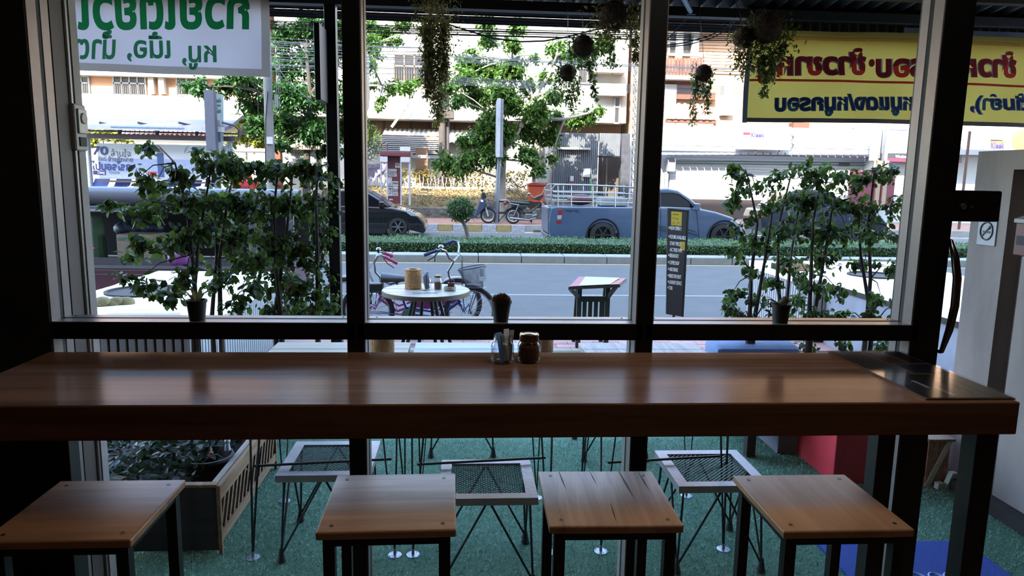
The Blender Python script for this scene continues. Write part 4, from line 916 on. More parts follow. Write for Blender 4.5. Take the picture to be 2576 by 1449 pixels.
# ================================================================ bicycles
CHROME = mat('chrome', '#a8abb2', .2, .9, .04); TYRE = mat('tyre', '#121214', .85, 0, .15, 30); BLK = mat('black_vinyl', '#141518', .45, 0, .1, 20)
def wheel(t, ctr, r_, tw, rim_m, spokes=20, name='wheel', hub=CHROME, ax='Y'):
    x, y, z = ctr; k = 40
    ring = lambda rr: [(x+rr*math.cos(a_), y, z+rr*math.sin(a_)) for a_ in np.linspace(0, 2*math.pi, k+1)[:-1]]
    w_ = part(name, MB().tube(ring(r_-tw), tw, 8, closed=True), TYRE, t, smooth=True)
    part('rim', MB().tube(ring(r_-2.3*tw), tw*.55, 6, closed=True), rim_m, w_, smooth=True)
    sp = MB()
    for i in range(spokes):
        a_ = 2*math.pi*i/spokes; sg = .03 if i % 2 else -.03; sp.tube([(x+.02*math.cos(a_+.6), y+sg, z+.02*math.sin(a_+.6)), (x+(r_-2.3*tw)*math.cos(a_), y, z+(r_-2.3*tw)*math.sin(a_))], .0016, 4, caps=False)
    part('spokes', sp, CHROME, w_)
    part('hub', MB().lathe([(.016,-.04),(.016,.04)], ctr, 10, 'Y'), hub, w_)
    return w_
def arc(ctr, r_, a0, a1, n=18): return [(ctr[0]+r_*math.cos(a_), ctr[1], ctr[2]+r_*math.sin(a_)) for a_ in np.linspace(R(a0), R(a1), n)]
def fender(t, ctr, r_, a0, a1, m_, w_=.03):
    b_ = MB(); pts = arc(ctr, r_, a0, a1, 26); vs = []
    for q in pts: vs += [(q[0], q[1]-w_, q[2]-.012 if False else q[2]), (q[0], q[1], q[2]+.006), (q[0], q[1]+w_, q[2])]
    fs = []
    for i in range(len(pts)-1): fs += [(3*i,3*i+1,3*i+4,3*i+3),(3*i+1,3*i+2,3*i+5,3*i+4)]
    return part('mudguard', b_.add(vs, fs), m_, t, smooth=True)
def bicycle(label, Y, fr_c, rr_c, r_, frame_m, head, clamp, barL, barR, saddle, grip_m, rack=None, guard_m=None, bell=None, stem=None):
    t = thing('bicycle', label, 'bicycle', ((fr_c[0]+rr_c[0])/2 if False else at(*fr_c, Y).x*.5+at(*rr_c, Y).x*.5, Y, 0), 0, 'rental bicycles parked on the pavement')
    fc = at(*fr_c, Y); rc = at(*rr_c, Y); fc.z = rc.z = r_
    wheel(t, tuple(fc), r_, .024, CHROME, name='front_wheel'); wheel(t, tuple(rc), r_, .024, CHROME, name='rear_wheel')
    d = 1 if fc.x > rc.x else -1
    fender(t, tuple(fc), r_+.022, 25 if d > 0 else 75, 105 if d > 0 else 155, frame_m) if False else fender(t, tuple(fc), r_+.022, *( (60, 190) if d > 0 else (-10, 120)), frame_m)
    fender(t, tuple(rc), r_+.022, *((-20, 150) if d > 0 else (30, 200)), frame_m)
    hd = at(*head, Y); hb = hd + Vector((d*.045, 0, -.13))
    part('head_tube', MB().tube([hd, hb], .02, 10), frame_m, t)
    for s in (-.05, .05): part('fork', MB().tube([hb+Vector((0,s*.6,.02)), hb+Vector((d*.03, s, -.06)), Vector((fc.x-d*.02, Y+s, r_+.1)), Vector((fc.x, Y+s, r_))], [.016,.015,.012,.009], 8), frame_m, t)
    bb = Vector((rc.x + d*.47, Y, .28)); sd = at(*saddle, Y); st_ = Vector((bb.x-d*.12, Y, .62))
    part('frame_tube', MB().tube([hb+Vector((0,0,.06)), hb.lerp(bb, .45)+Vector((0,0,-.09)), bb+Vector((d*.05,0,.0)), bb], .021, 10), frame_m, t, smooth=True)
    part('frame_tube', MB().tube([hb+Vector((0,0,.11)), hb.lerp(bb, .5)+Vector((0,0,-.02)), bb.lerp(st_, .25)], .016, 10), frame_m, t, smooth=True)
    part('seat_tube', MB().tube([bb, st_], .019, 10), frame_m, t); part('seat_post', MB().tube([st_, sd+Vector((0,0,-.03))], .012, 8), CHROME, t)
    for s in (-.05, .05): part('stay', MB().tube([st_+Vector((0,s*.4,-.02)), Vector((rc.x, Y+s, r_)), bb+Vector((0,s*.5,0))], .009, 6), frame_m, t)
    if guard_m: part('chain_guard', MB().prism([(bb.x+d*.1,.33),(rc.x,r_+.06),(rc.x,r_+.01),(bb.x+d*.1,.2)], Y-.075, Y-.06, 'XZ'), guard_m or frame_m, t, .006)
    part('crank', MB().lathe([(.08,-.008),(.08,.008)], (bb.x, Y-.055, bb.z), 20, 'Y').bar(bb+Vector((0,-.09,0)), bb+Vector((d*.1,-.09,-.13)), .018), CHROME, t)
    part('pedal', MB().box(bb.x+d*.1-.045, bb.x+d*.1+.045, Y-.17, Y-.095, bb.z-.145, bb.z-.12), BLK, t)
    # saddle
    b_ = MB()
    def sfn(u, v):
        x = -.15+.3*u; w_ = .105*(1-u)**.6*(1 if u > .06 else .7)+.026; an = math.pi*v; return (sd.x+d*x, Y+w_*math.cos(an), sd.z-.045+.105*math.sin(an)**.7*(1-.45*u)*(1 if .03 < u < .97 else .3))
    b_.grid(sfn, 16, 12); part('saddle', b_, BLK, t, smooth=True)
    part('saddle_spring', MB().tube([sd+Vector((-d*.1,-.04,-.05)), sd+Vector((-d*.04,-.04,-.085)), sd+Vector((d*.08,-.02,-.05))], .006, 6).tube([sd+Vector((-d*.1,.04,-.05)), sd+Vector((-d*.04,.04,-.085)), sd+Vector((d*.08,.02,-.05))], .006, 6), CHROME, t)
    if rack is not None:
        p_ = at(*rack, Y); part('rack', MB().box(p_.x-.2, p_.x+.2, Y-.06, Y+.06, p_.z-.06, p_.z-.045).bar((p_.x, Y-.055, p_.z-.05), (rc.x, Y-.055, r_), .01).bar((p_.x, Y+.055, p_.z-.05), (rc.x, Y+.055, r_), .01), CHROME, t)
        part('rear_cushion', MB().box(p_.x-.13, p_.x+.13, Y-.075, Y+.075, p_.z-.045, p_.z+.045), BLK, t, .015)
    cl = at(*clamp, Y); part('stem', MB().tube([hd] + [at(*q, Y) for q in (stem or [])] + [cl], [.013]*(2+len(stem or [])), 10), CHROME, t, smooth=True)
    for side, bb_, dy in (('L', barL, -1), ('R', barR, 1)):
        pts = [cl]; n = len(bb_)
        for i, q in enumerate(bb_): pts.append(at(q[0], q[1], Y+dy*(.06+.2*min(1, (i+1)/max(1, n-2)))))
        hb_ = part('handlebar', MB().tube(pts[:-1], .0115, 10), CHROME, t, smooth=True)
        part('grip', MB().tube([pts[-2], pts[-1]], [.019,.02], 10), grip_m, hb_)
        g0, g1 = pts[-2], pts[-1]; part('brake_lever', MB().tube([g0+Vector((d*.02,0,-.01)), g0.lerp(g1,.3)+Vector((d*.015,0,-.055)), g0.lerp(g1,.75)+Vector((0,0,-.075))], .007, 6), grip_m if grip_m.name.startswith('pink') else BLK, hb_)
    if bell is not None:
        p_ = at(*bell[0], Y-.1); part('bell', MB().lathe([(.001,.03),(.02,.027),(.03,.014),(.033,0),(.001,-.004)], tuple(p_), 16, caps=False), bell[1], t, smooth=True); part('bell_clamp', MB().box(p_.x-.012,p_.x+.012,p_.y-.012,p_.y+.012,p_.z-.04,p_.z), bell[2], t)
    part('cable', MB().tube([cl+Vector((d*.03,-.1,.08)), cl+Vector((d*.09,-.06,.02)), hd+Vector((d*.06,-.03,.02)), hb+Vector((d*.05,-.03,-.08))], .004, 5).tube([cl+Vector((d*.03,.1,.1)), cl+Vector((d*.1,.05,.05)), hd+Vector((d*.07,.02,.02)), hb+Vector((d*.05,.03,-.1))], .004, 5), BLK, t, smooth=True)
    return t, fc, hb, d
BLUEF = mat('blue_frame', '#262b8a', .3, .2, .06, coat=.4); PINKF = mat('magenta_frame', '#9c2a78', .3, .2, .06, coat=.4)
GB = mat('grip_blue', '#1e2b6e', .6); GP = mat('pink_grip', '#b8366e', .6); BELLB = mat('bell_blue', '#2e86c8', .4)
bkB, fcB, hbB, dB = bicycle('blue bicycle with a wire basket and dark blue grips, parked behind the round table', 8.15, (1184, 820), (925, 820), .31, BLUEF, (1149, 741), (1141, 657),
    [(1130,650),(1121,631),(1110,627),(1099,630),(1067,642)], [(1151,645),(1155,620),(1152,608),(1142,606),(1119,614)], (990, 697), GB, (936, 721), None, ((1109,622), CHROME, BELLB), [(1130,695),(1127,682),(1138,664)])
bkP, _, _, _ = bicycle('pink-gripped magenta bicycle facing the other way behind the blue one', 8.75, (872, 806), (1150, 806), .31, PINKF, (962, 735), (944, 684),
    [(942,660),(950,645),(958,642),(968,646),(1000,663)], [(943,660),(949,640),(955,633),(965,636),(989,644)], (1075, 742), GP, None, PINKF, ((952,628), CHROME, BLK), [(959,712),(955,696)])
# wire basket on the blue bicycle
bk = MB(); wm = mat('basket_wire', '#55565c', .45, .5); Yb = 8.15
def ell(px, py, rx, ry, n=20): p_ = at(px, py, Yb); return [(p_.x+rx*math.cos(a_), Yb+ry*math.sin(a_), p_.z) for a_ in np.linspace(0, 2*math.pi, n+1)[:-1]]
T_ = ell(1187, 672, .165, .12); B_ = ell(1194, 722, .105, .085)
T_ = [(x, y, z+.03*((x-at(1187,672,Yb).x)/.165)) for x, y, z in T_]
bsk = part('basket', MB().tube(T_, .006, 6, closed=True).tube(B_, .005, 6, closed=True), wm, bkB)
g = MB(); n = 20
for i in range(n*3):
    u_ = i/3; a0 = int(u_) % n; f_ = u_-int(u_); tp_ = Vector(T_[a0]).lerp(Vector(T_[(a0+1) % n]), f_)
    for sh in (3, -3):
        v_ = (u_+sh) % n; b0 = int(v_) % n; bt = Vector(B_[b0]).lerp(Vector(B_[(b0+1) % n]), v_-int(v_)); g.tube([tp_, tp_.lerp(bt,.5), bt], .0016, 3, caps=False)
for i in range(n//2): g.tube([B_[i], B_[n-1-i]], .002, 3, caps=False)
part('basket_mesh', g, wm, bsk)
p_ = at(1213, 690, Yb-.11); part('paper_notice', MB().obox((p_.x-.0, Yb-.105, p_.z), (.085, .003, .15), (R(-14), 0, R(20))), mat('paper', '#b5bac4', .7), bsk)
for k in range(5): part('notice_line', MB().obox((p_.x-.004, Yb-.112, p_.z+.05-.022*k), (.05-.006*(k % 3), .002, .008), (R(-14), 0, R(20))), mat('ink', '#3a3c48', .7), bsk)
part('basket_stay', MB().tube([at(1195,724,Yb-.06), (fcB.x-.03, Yb-.06, .31)], .005, 6).tube([at(1204,724,Yb+.06), (fcB.x-.01, Yb+.06, .31)], .005, 6), BLK, bsk)

# ================================================================ chalk sign and menu stand
Ya = 9.3; BOARD = mat('chalkboard', '#16171b', .5, 0, .15, 6); DIM = 1.0; CHALK = mat('chalk_white', '#d2d2d0', .8); DIM = .46; STKY = mat('sticky_yellow', '#d8bf2e', .7)
TL, TR_, BR_, BL_ = at(1681, 524, Ya), at(1733, 528, Ya+.02), at(1719, 797, Ya-.1), at(1677, 790, Ya-.12)
ab = thing('tall_sign_board', 'tall narrow black sign board with chalk-white lettering at the pavement edge', 'sign', (TL.x+.1, Ya, 0))
def quadp(u, v, off=0):  # u 0..1 left-right, v 0..1 bottom-top
    a_ = BL_.lerp(BR_, u); b2 = TL.lerp(TR_, u); q = a_.lerp(b2, v); q.y -= off; return q
BL_.z = max(BL_.z, .0); BR_.z = max(BR_.z, .0)
def slab(u0, u1, v0, v1, o0, o1): return MB().add([quadp(u0,v0,o1),quadp(u1,v0,o1),quadp(u1,v1,o1),quadp(u0,v1,o1),quadp(u0,v0,o0),quadp(u1,v0,o0),quadp(u1,v1,o0),quadp(u0,v1,o0)], [(0,1,2,3),(7,6,5,4),(0,4,5,1),(1,5,6,2),(2,6,7,3),(3,7,4,0)])
part('panel', slab(0, .93, .0, 1, -.01, .008), BOARD, ab)
part('frame', slab(-.02, 1.0, .985, 1.0, -.02, .014), BLACK, ab); part('frame', slab(.93, 1.0, 0, 1.0, -.04, .014), BLACK, ab); part('frame', slab(-.03, .0, .0, 1, -.02, .014), BLACK, ab)
part('back_leg', MB().bar((TR_.x-.1, Ya+.03, TR_.z*.8), (TR_.x-.1, Ya+.12, 0), .03), BLACK, ab)
part('sticker', slab(.14, .66, .845, .975, .009, .011), STKY, ab); part('sticker', slab(.64, .88, .62, .70, .009, .011), STKY, ab)
stk = mat('marker_brown', '#6d5a14', .8)
def bt(s, v0, v1, u0, u1, m_=CHALK):
    o = quadp(u0, v0, .012); a_ = quadp(u1, v0, .012); h = (quadp(u0, v1, .012)-o)
    return lettering(s, m_, ab, o, (a_-o).normalized(), h.normalized(), (a_-o).length, h.length, .015, (0,0,0))
for u_, v_, w_ in ((.2,.945,.3),(.2,.91,.12),(.36,.905,.14),(.22,.865,.08),(.45,.87,.1)): part('pen_mark', slab(u_, u_+w_, v_, v_+.006, .011, .012), stk, ab)
for s, y, x1 in (('NOW OPEN !!', 575, 1713), ('ROOMS AVAILABLE', 597, 1727), ('START PRICE', 614, 1713), ('A/C FREE WIFI', 630, 1717), ('BREAKFAST', 645, 1709), ('COFFEE SHOP', 663, 1711), ('AND DRINKS', 680, 1708), ('BIKES FOR RENT', 697, 1718), ('LAUNDRY SERVICE', 713, 1720), ('TOURS', 728, 1694)):
    v = (797-y)/(797-526); u1 = min(.9, (x1-1679)/(1731-1679)); bt(s, v-.018, v+.018, .1, u1)
    if s not in ('START PRICE', 'A/C FREE WIFI'): part('bullet', slab(.03, .065, v-.008, v+.01, .009, .012), CHALK, ab)
Ym = 7.72; mst = thing('menu_stand', 'dark wooden menu stand with a red and white sloping menu on top', 'stand', (at(1490,760,Ym).x, Ym, 0)); DWOOD = wood('stand_wood', '#453a36', '#2b2422', .55, 3, 2)
xl, xr = at(1456, 780, Ym).x, at(1527, 780, Ym).x; zt = at(1490, 722, Ym).z
for x in (xl, xr): part('leg', MB().bar((x, Ym, 0), (x, Ym, zt), .052, .045), DWOOD, mst, .004); part('rear_leg', MB().bar((x, Ym+.3, 0), (x, Ym+.12, zt), .045, .04), DWOOD, mst, .004)
z1 = at(1490, 752, Ym).z; part('rail', MB().box(xl, xr, Ym-.018, Ym+.018, z1-.03, z1+.03), DWOOD, mst); part('rail', MB().box(xl, xr, Ym-.018, Ym+.018, .1, .14), DWOOD, mst)
for k in range(4): x = xl+(xr-xl)*(k+1)/5; part('slat', MB().box(x-.022, x+.022, Ym-.01, Ym+.01, .12, z1-.02), DWOOD, mst)
q0, q1, q2, q3 = at(1430, 722, Ym-.2), at(1560, 716, Ym-.2), at(1577, 701, Ym+.25), at(1455, 697, Ym+.25)
part('sloping_top', MB().add([q0,q1,q2,q3,q0+Vector((0,0,-.03)),q1+Vector((0,0,-.03)),q2+Vector((0,0,-.03)),q3+Vector((0,0,-.03))], [(0,1,2,3),(7,6,5,4),(0,4,5,1),(1,5,6,2),(2,6,7,3),(3,7,4,0)]), DWOOD, mst)
part('bracket', MB().bar((xl-.0, Ym, zt-.12), tuple(q0+Vector((.03,.06,-.03))), .035).bar((xr, Ym, zt-.12), tuple(q1+Vector((-.03,.06,-.03))), .035), DWOOD, mst)
up_ = Vector((0,0,.006)); part('menu_red', MB().add([q0.lerp(q1,.02)+up_, q0.lerp(q1,.98)+up_, q3.lerp(q2,.99)+up_, q3.lerp(q2,.01)+up_], [(0,1,2,3)]), mat('menu_red', '#a8242e', .5), mst)
up_ = Vector((0,0,.009)); e0, e1 = q0.lerp(q1,.2), q0.lerp(q1,.8); f0, f1 = q3.lerp(q2,.14), q3.lerp(q2,.86); part('menu_page', MB().add([e0+up_, e1+up_, f1+up_, f0+up_], [(0,1,2,3)]), mat('menu_page', '#b9a9a2', .5), mst)

# ================================================================ vehicles
def wheel_car(t, ctr, r_, w_, name='wheel', hubm=None, spokes=6, side=-1):
    x, y, z = ctr
    w = part(name, MB().lathe([(r_*.62,-w_/2),(r_*.9,-w_/2),(r_,-w_/2+.03),(r_,w_/2-.03),(r_*.9,w_/2),(r_*.62,w_/2)], ctr, 30, 'Y', caps=False), TYRE, t, smooth=True)
    part('rim', MB().lathe([(r_*.64,-w_/2*.9),(r_*.6,-w_/2*.7),(r_*.58,0),(.001,0)], ctr, 26, 'Y', caps=False), mat('rim_dark', '#2a2b2f', .5, .4), w, smooth=True)
    sp = MB()
    for k in range(spokes):
        a_ = 2*math.pi*k/spokes; c1 = (x+.06*r_*math.cos(a_), y-w_*.42, z+.06*r_*math.sin(a_)); c2 = (x+.62*r_*math.cos(a_), y-w_*.44, z+.62*r_*math.sin(a_)); sp.bar(c1, c2, .1*r_*2, .03)
    sp.lathe([(.18*r_,-w_*.46),(.18*r_,-w_*.3)], ctr, 14, 'Y'); part('spokes', sp, hubm or CHROME, w)
    return w
def pxpoly(pts, Y): return [(at(x, y, Y).x, at(x, y, Y).z) for x, y in pts]
def arch(px, py, rp, n=9, a0=180, a1=0): return [(px+rp*math.cos(R(a)), py-rp*math.sin(R(a))) for a in np.linspace(a0, a1, n)]
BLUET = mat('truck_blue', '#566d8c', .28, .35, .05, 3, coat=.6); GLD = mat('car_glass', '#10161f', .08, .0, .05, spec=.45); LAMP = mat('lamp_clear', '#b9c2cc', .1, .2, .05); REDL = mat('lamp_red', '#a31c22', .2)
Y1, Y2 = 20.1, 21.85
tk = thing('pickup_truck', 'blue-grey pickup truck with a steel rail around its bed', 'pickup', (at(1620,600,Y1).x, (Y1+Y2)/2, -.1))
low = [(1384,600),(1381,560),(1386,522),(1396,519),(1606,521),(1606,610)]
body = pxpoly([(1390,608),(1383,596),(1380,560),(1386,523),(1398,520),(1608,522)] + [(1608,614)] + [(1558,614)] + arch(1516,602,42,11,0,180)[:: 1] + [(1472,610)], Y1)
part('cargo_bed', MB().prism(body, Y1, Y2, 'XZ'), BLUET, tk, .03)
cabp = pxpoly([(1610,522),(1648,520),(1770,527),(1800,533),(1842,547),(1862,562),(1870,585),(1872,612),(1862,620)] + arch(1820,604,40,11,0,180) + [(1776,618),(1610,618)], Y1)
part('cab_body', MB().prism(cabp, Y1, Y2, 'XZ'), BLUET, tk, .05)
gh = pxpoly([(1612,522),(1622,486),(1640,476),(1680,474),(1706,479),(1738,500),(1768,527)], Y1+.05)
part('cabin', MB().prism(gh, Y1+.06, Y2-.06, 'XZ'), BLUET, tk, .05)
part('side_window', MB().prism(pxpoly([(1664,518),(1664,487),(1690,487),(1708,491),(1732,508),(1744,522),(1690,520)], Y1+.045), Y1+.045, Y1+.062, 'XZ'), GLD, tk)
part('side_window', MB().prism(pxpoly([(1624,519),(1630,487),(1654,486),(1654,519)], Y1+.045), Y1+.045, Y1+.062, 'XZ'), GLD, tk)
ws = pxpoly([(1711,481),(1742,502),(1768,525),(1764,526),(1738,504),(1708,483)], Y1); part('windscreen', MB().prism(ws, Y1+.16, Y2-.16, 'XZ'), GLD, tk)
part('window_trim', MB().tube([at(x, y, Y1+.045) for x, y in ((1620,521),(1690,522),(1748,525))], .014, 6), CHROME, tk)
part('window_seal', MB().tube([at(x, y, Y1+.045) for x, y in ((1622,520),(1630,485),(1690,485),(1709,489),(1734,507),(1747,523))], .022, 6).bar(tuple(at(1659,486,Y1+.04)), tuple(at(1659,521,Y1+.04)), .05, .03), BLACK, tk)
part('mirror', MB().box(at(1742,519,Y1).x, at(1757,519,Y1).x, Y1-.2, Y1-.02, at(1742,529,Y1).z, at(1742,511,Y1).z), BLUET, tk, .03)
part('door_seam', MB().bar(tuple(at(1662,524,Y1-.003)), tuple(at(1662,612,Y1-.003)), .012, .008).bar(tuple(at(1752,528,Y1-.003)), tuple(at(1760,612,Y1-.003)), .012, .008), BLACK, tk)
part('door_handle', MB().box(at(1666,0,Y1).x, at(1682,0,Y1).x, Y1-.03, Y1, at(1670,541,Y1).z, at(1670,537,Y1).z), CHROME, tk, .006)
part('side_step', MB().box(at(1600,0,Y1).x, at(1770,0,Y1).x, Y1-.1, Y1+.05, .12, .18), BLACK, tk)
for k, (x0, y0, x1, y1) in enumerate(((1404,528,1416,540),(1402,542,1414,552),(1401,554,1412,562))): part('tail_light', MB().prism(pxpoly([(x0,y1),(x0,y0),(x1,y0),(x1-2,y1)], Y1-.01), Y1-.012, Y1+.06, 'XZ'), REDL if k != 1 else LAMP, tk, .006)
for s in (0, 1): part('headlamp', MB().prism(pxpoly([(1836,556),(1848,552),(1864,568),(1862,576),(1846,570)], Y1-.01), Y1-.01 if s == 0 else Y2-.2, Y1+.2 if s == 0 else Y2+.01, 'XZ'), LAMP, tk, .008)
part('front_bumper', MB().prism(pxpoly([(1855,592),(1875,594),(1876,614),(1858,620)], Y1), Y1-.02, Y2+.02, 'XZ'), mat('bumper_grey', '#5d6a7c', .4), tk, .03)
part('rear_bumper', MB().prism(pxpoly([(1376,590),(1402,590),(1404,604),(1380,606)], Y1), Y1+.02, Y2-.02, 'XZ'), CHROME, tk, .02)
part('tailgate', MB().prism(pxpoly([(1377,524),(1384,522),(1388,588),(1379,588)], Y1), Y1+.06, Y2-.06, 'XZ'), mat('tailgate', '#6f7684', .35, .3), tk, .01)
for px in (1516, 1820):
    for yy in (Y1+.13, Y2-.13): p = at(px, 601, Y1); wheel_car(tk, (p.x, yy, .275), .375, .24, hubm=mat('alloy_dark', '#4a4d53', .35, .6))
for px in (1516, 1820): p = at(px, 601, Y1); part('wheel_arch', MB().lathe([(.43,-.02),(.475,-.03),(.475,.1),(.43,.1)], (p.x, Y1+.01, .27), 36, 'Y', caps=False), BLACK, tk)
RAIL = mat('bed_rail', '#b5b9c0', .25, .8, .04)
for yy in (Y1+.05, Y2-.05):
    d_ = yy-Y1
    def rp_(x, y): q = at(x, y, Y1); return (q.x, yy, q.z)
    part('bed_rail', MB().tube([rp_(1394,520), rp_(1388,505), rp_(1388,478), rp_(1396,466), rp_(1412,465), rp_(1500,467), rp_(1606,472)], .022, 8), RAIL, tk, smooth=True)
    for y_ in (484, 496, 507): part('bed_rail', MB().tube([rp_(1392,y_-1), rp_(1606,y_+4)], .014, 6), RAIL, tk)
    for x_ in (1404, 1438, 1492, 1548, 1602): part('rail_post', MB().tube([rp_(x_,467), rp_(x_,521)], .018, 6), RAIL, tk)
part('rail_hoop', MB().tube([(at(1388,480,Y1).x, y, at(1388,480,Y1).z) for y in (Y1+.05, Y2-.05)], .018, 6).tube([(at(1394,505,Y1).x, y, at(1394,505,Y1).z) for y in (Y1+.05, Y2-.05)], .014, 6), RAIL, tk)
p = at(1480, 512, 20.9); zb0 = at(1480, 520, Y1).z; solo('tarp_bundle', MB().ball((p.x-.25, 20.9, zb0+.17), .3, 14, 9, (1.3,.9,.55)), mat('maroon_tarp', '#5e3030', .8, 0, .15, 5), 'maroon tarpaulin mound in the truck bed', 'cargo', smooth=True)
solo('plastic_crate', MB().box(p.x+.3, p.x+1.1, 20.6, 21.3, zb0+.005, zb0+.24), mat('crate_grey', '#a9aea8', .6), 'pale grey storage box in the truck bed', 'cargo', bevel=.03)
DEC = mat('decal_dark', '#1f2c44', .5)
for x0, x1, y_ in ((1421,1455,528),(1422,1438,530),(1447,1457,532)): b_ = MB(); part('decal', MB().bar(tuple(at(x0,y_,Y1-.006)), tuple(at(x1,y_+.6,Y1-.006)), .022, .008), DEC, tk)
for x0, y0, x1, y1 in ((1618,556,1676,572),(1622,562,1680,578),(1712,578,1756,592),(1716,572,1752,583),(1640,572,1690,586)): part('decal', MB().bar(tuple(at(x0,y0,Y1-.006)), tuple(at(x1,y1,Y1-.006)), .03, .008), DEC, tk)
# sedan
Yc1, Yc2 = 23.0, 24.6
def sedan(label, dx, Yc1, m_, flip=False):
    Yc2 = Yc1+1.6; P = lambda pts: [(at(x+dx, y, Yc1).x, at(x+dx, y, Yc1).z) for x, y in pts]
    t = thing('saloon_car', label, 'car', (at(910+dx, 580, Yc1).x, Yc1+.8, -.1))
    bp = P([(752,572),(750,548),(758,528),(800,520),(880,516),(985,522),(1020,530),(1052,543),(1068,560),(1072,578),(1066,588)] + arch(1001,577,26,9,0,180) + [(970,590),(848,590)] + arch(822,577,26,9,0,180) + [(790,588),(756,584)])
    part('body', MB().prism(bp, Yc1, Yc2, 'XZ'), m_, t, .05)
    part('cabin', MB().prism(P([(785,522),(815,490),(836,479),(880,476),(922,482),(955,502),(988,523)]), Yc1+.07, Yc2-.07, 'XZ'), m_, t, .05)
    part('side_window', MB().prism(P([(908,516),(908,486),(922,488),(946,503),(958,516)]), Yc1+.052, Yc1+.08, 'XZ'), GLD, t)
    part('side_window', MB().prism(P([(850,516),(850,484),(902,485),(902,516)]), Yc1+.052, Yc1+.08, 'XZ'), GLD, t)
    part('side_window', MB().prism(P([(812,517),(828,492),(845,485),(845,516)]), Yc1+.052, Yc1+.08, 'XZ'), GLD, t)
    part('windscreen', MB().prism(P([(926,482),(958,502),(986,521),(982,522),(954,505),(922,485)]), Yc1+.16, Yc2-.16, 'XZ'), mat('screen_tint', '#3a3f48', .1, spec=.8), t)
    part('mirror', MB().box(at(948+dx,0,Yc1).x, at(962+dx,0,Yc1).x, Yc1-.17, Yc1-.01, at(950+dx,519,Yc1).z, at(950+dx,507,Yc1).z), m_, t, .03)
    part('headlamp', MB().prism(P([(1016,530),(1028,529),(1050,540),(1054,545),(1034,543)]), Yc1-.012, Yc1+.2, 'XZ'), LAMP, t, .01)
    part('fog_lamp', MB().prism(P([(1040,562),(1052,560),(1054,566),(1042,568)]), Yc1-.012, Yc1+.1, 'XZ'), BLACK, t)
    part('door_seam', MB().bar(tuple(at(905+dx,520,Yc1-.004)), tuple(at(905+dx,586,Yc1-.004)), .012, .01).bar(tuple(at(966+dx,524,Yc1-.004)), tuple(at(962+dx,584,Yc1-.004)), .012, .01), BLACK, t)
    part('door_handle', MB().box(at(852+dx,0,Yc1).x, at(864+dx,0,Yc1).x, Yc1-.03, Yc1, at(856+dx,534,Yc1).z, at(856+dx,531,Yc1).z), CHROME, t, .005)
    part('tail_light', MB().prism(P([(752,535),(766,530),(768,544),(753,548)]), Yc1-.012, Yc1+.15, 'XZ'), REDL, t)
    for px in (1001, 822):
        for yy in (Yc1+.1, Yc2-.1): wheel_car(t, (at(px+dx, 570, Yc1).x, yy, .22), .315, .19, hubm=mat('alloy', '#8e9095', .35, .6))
        part('wheel_arch', MB().lathe([(.345,-.012),(.375,-.02),(.375,.1),(.345,.1)], (at(px+dx, 570, Yc1).x, Yc1+.008, .21), 30, 'Y', caps=False), BLACK, t)
    return t
sedan('black saloon car passing behind the hedge next to the narrow mullion', 0, 23.0, mat('car_black', '#15171e', .2, .3, .05, coat=.7))
sedan('dark blue saloon car half hidden by the right-hand shrubs', 1165, 23.0, mat('car_navy', '#2a3348', .22, .3, .05, coat=.7))
# motorcycles parked on the far pavement
def motorcycle(label, name, Yq, rw, fw_, frame, cov, scooter):
    t = thing(name, label, 'motorcycle', (at(*rw, Yq).x, Yq, .155)); q = lambda x, y, dy=0: tuple(at(x, y, Yq+dy))
    for w_, nm in ((rw, 'rear_wheel'), (fw_, 'front_wheel')):
        p = at(*w_, Yq); wheel(t, (p.x, Yq, .155+.285), .285, .035, mat('wheel_rim', '#c5c6c8', .3, .5), 18, nm)
    return t, q
tA, q = motorcycle('blue step-through scooter with a front basket, left of the steel sign pole', 'scooter', 26.35, (1166, 545), (1228, 544), None, None, True)
NAVY = mat('scooter_blue', '#3c4a66', .35, .2, .05, coat=.3)
part('leg_shield', MB().prism(pxpoly([(1212,497),(1222,500),(1225,515),(1206,536),(1196,546),(1190,546),(1200,524),(1206,505)], 26.35), 26.2, 26.5, 'XZ'), NAVY, tA, .03)
part('front_mudguard', MB().tube([q(1206,534), q(1214,523), q(1228,519), q(1241,526), q(1246,534)], [.05,.08,.09,.08,.05], 8), NAVY, tA, smooth=True)
part('fork', MB().tube([q(1219,512,-.06), q(1228,544,-.06)], .03, 8).tube([q(1219,512,.06), q(1228,544,.06)], .03, 8), mat('fork_white', '#b9bec6', .4), tA)
part('headset', MB().prism(pxpoly([(1210,498),(1212,484),(1219,483),(1224,492),(1222,500)], 26.35), 26.18, 26.52, 'XZ'), BLK, tA, .03)
part('handlebar', MB().tube([q(1214,488,-.32), q(1213,486,0), q(1214,488,.32)], .02, 8), BLK, tA); part('mirror', MB().ball(q(1213,479,-.25), .06, 8, 6, (1,.4,.8)).tube([q(1213,486,-.2), q(1213,479,-.25)], .01, 5), BLK, tA)
part('sticker', MB().prism(pxpoly([(1209,503),(1215,503),(1216,508),(1210,508)], 26.19), 26.185, 26.2, 'XZ'), PWH, tA)
part('seat', MB().tube([q(1160,520), q(1175,518), q(1190,521)], [.06,.09,.05], 10), BLK, tA, smooth=True); part('body', MB().prism(pxpoly([(1156,528),(1188,524),(1196,542),(1176,548)], 26.35), 26.22, 26.48, 'XZ'), NAVY, tA, .03)
part('engine', MB().lathe([(.09,-.1),(.09,.1)], q(1184,545), 12, 'Y'), CHROME, tA); part('exhaust', MB().tube([q(1182,549,-.15), q(1158,547,-.18)], [.03,.045], 8), CHROME, tA); part('side_stand', MB().tube([q(1188,548,-.08), q(1193,557,-.2)], .012, 6), BLK, tA)
bb_ = MB()
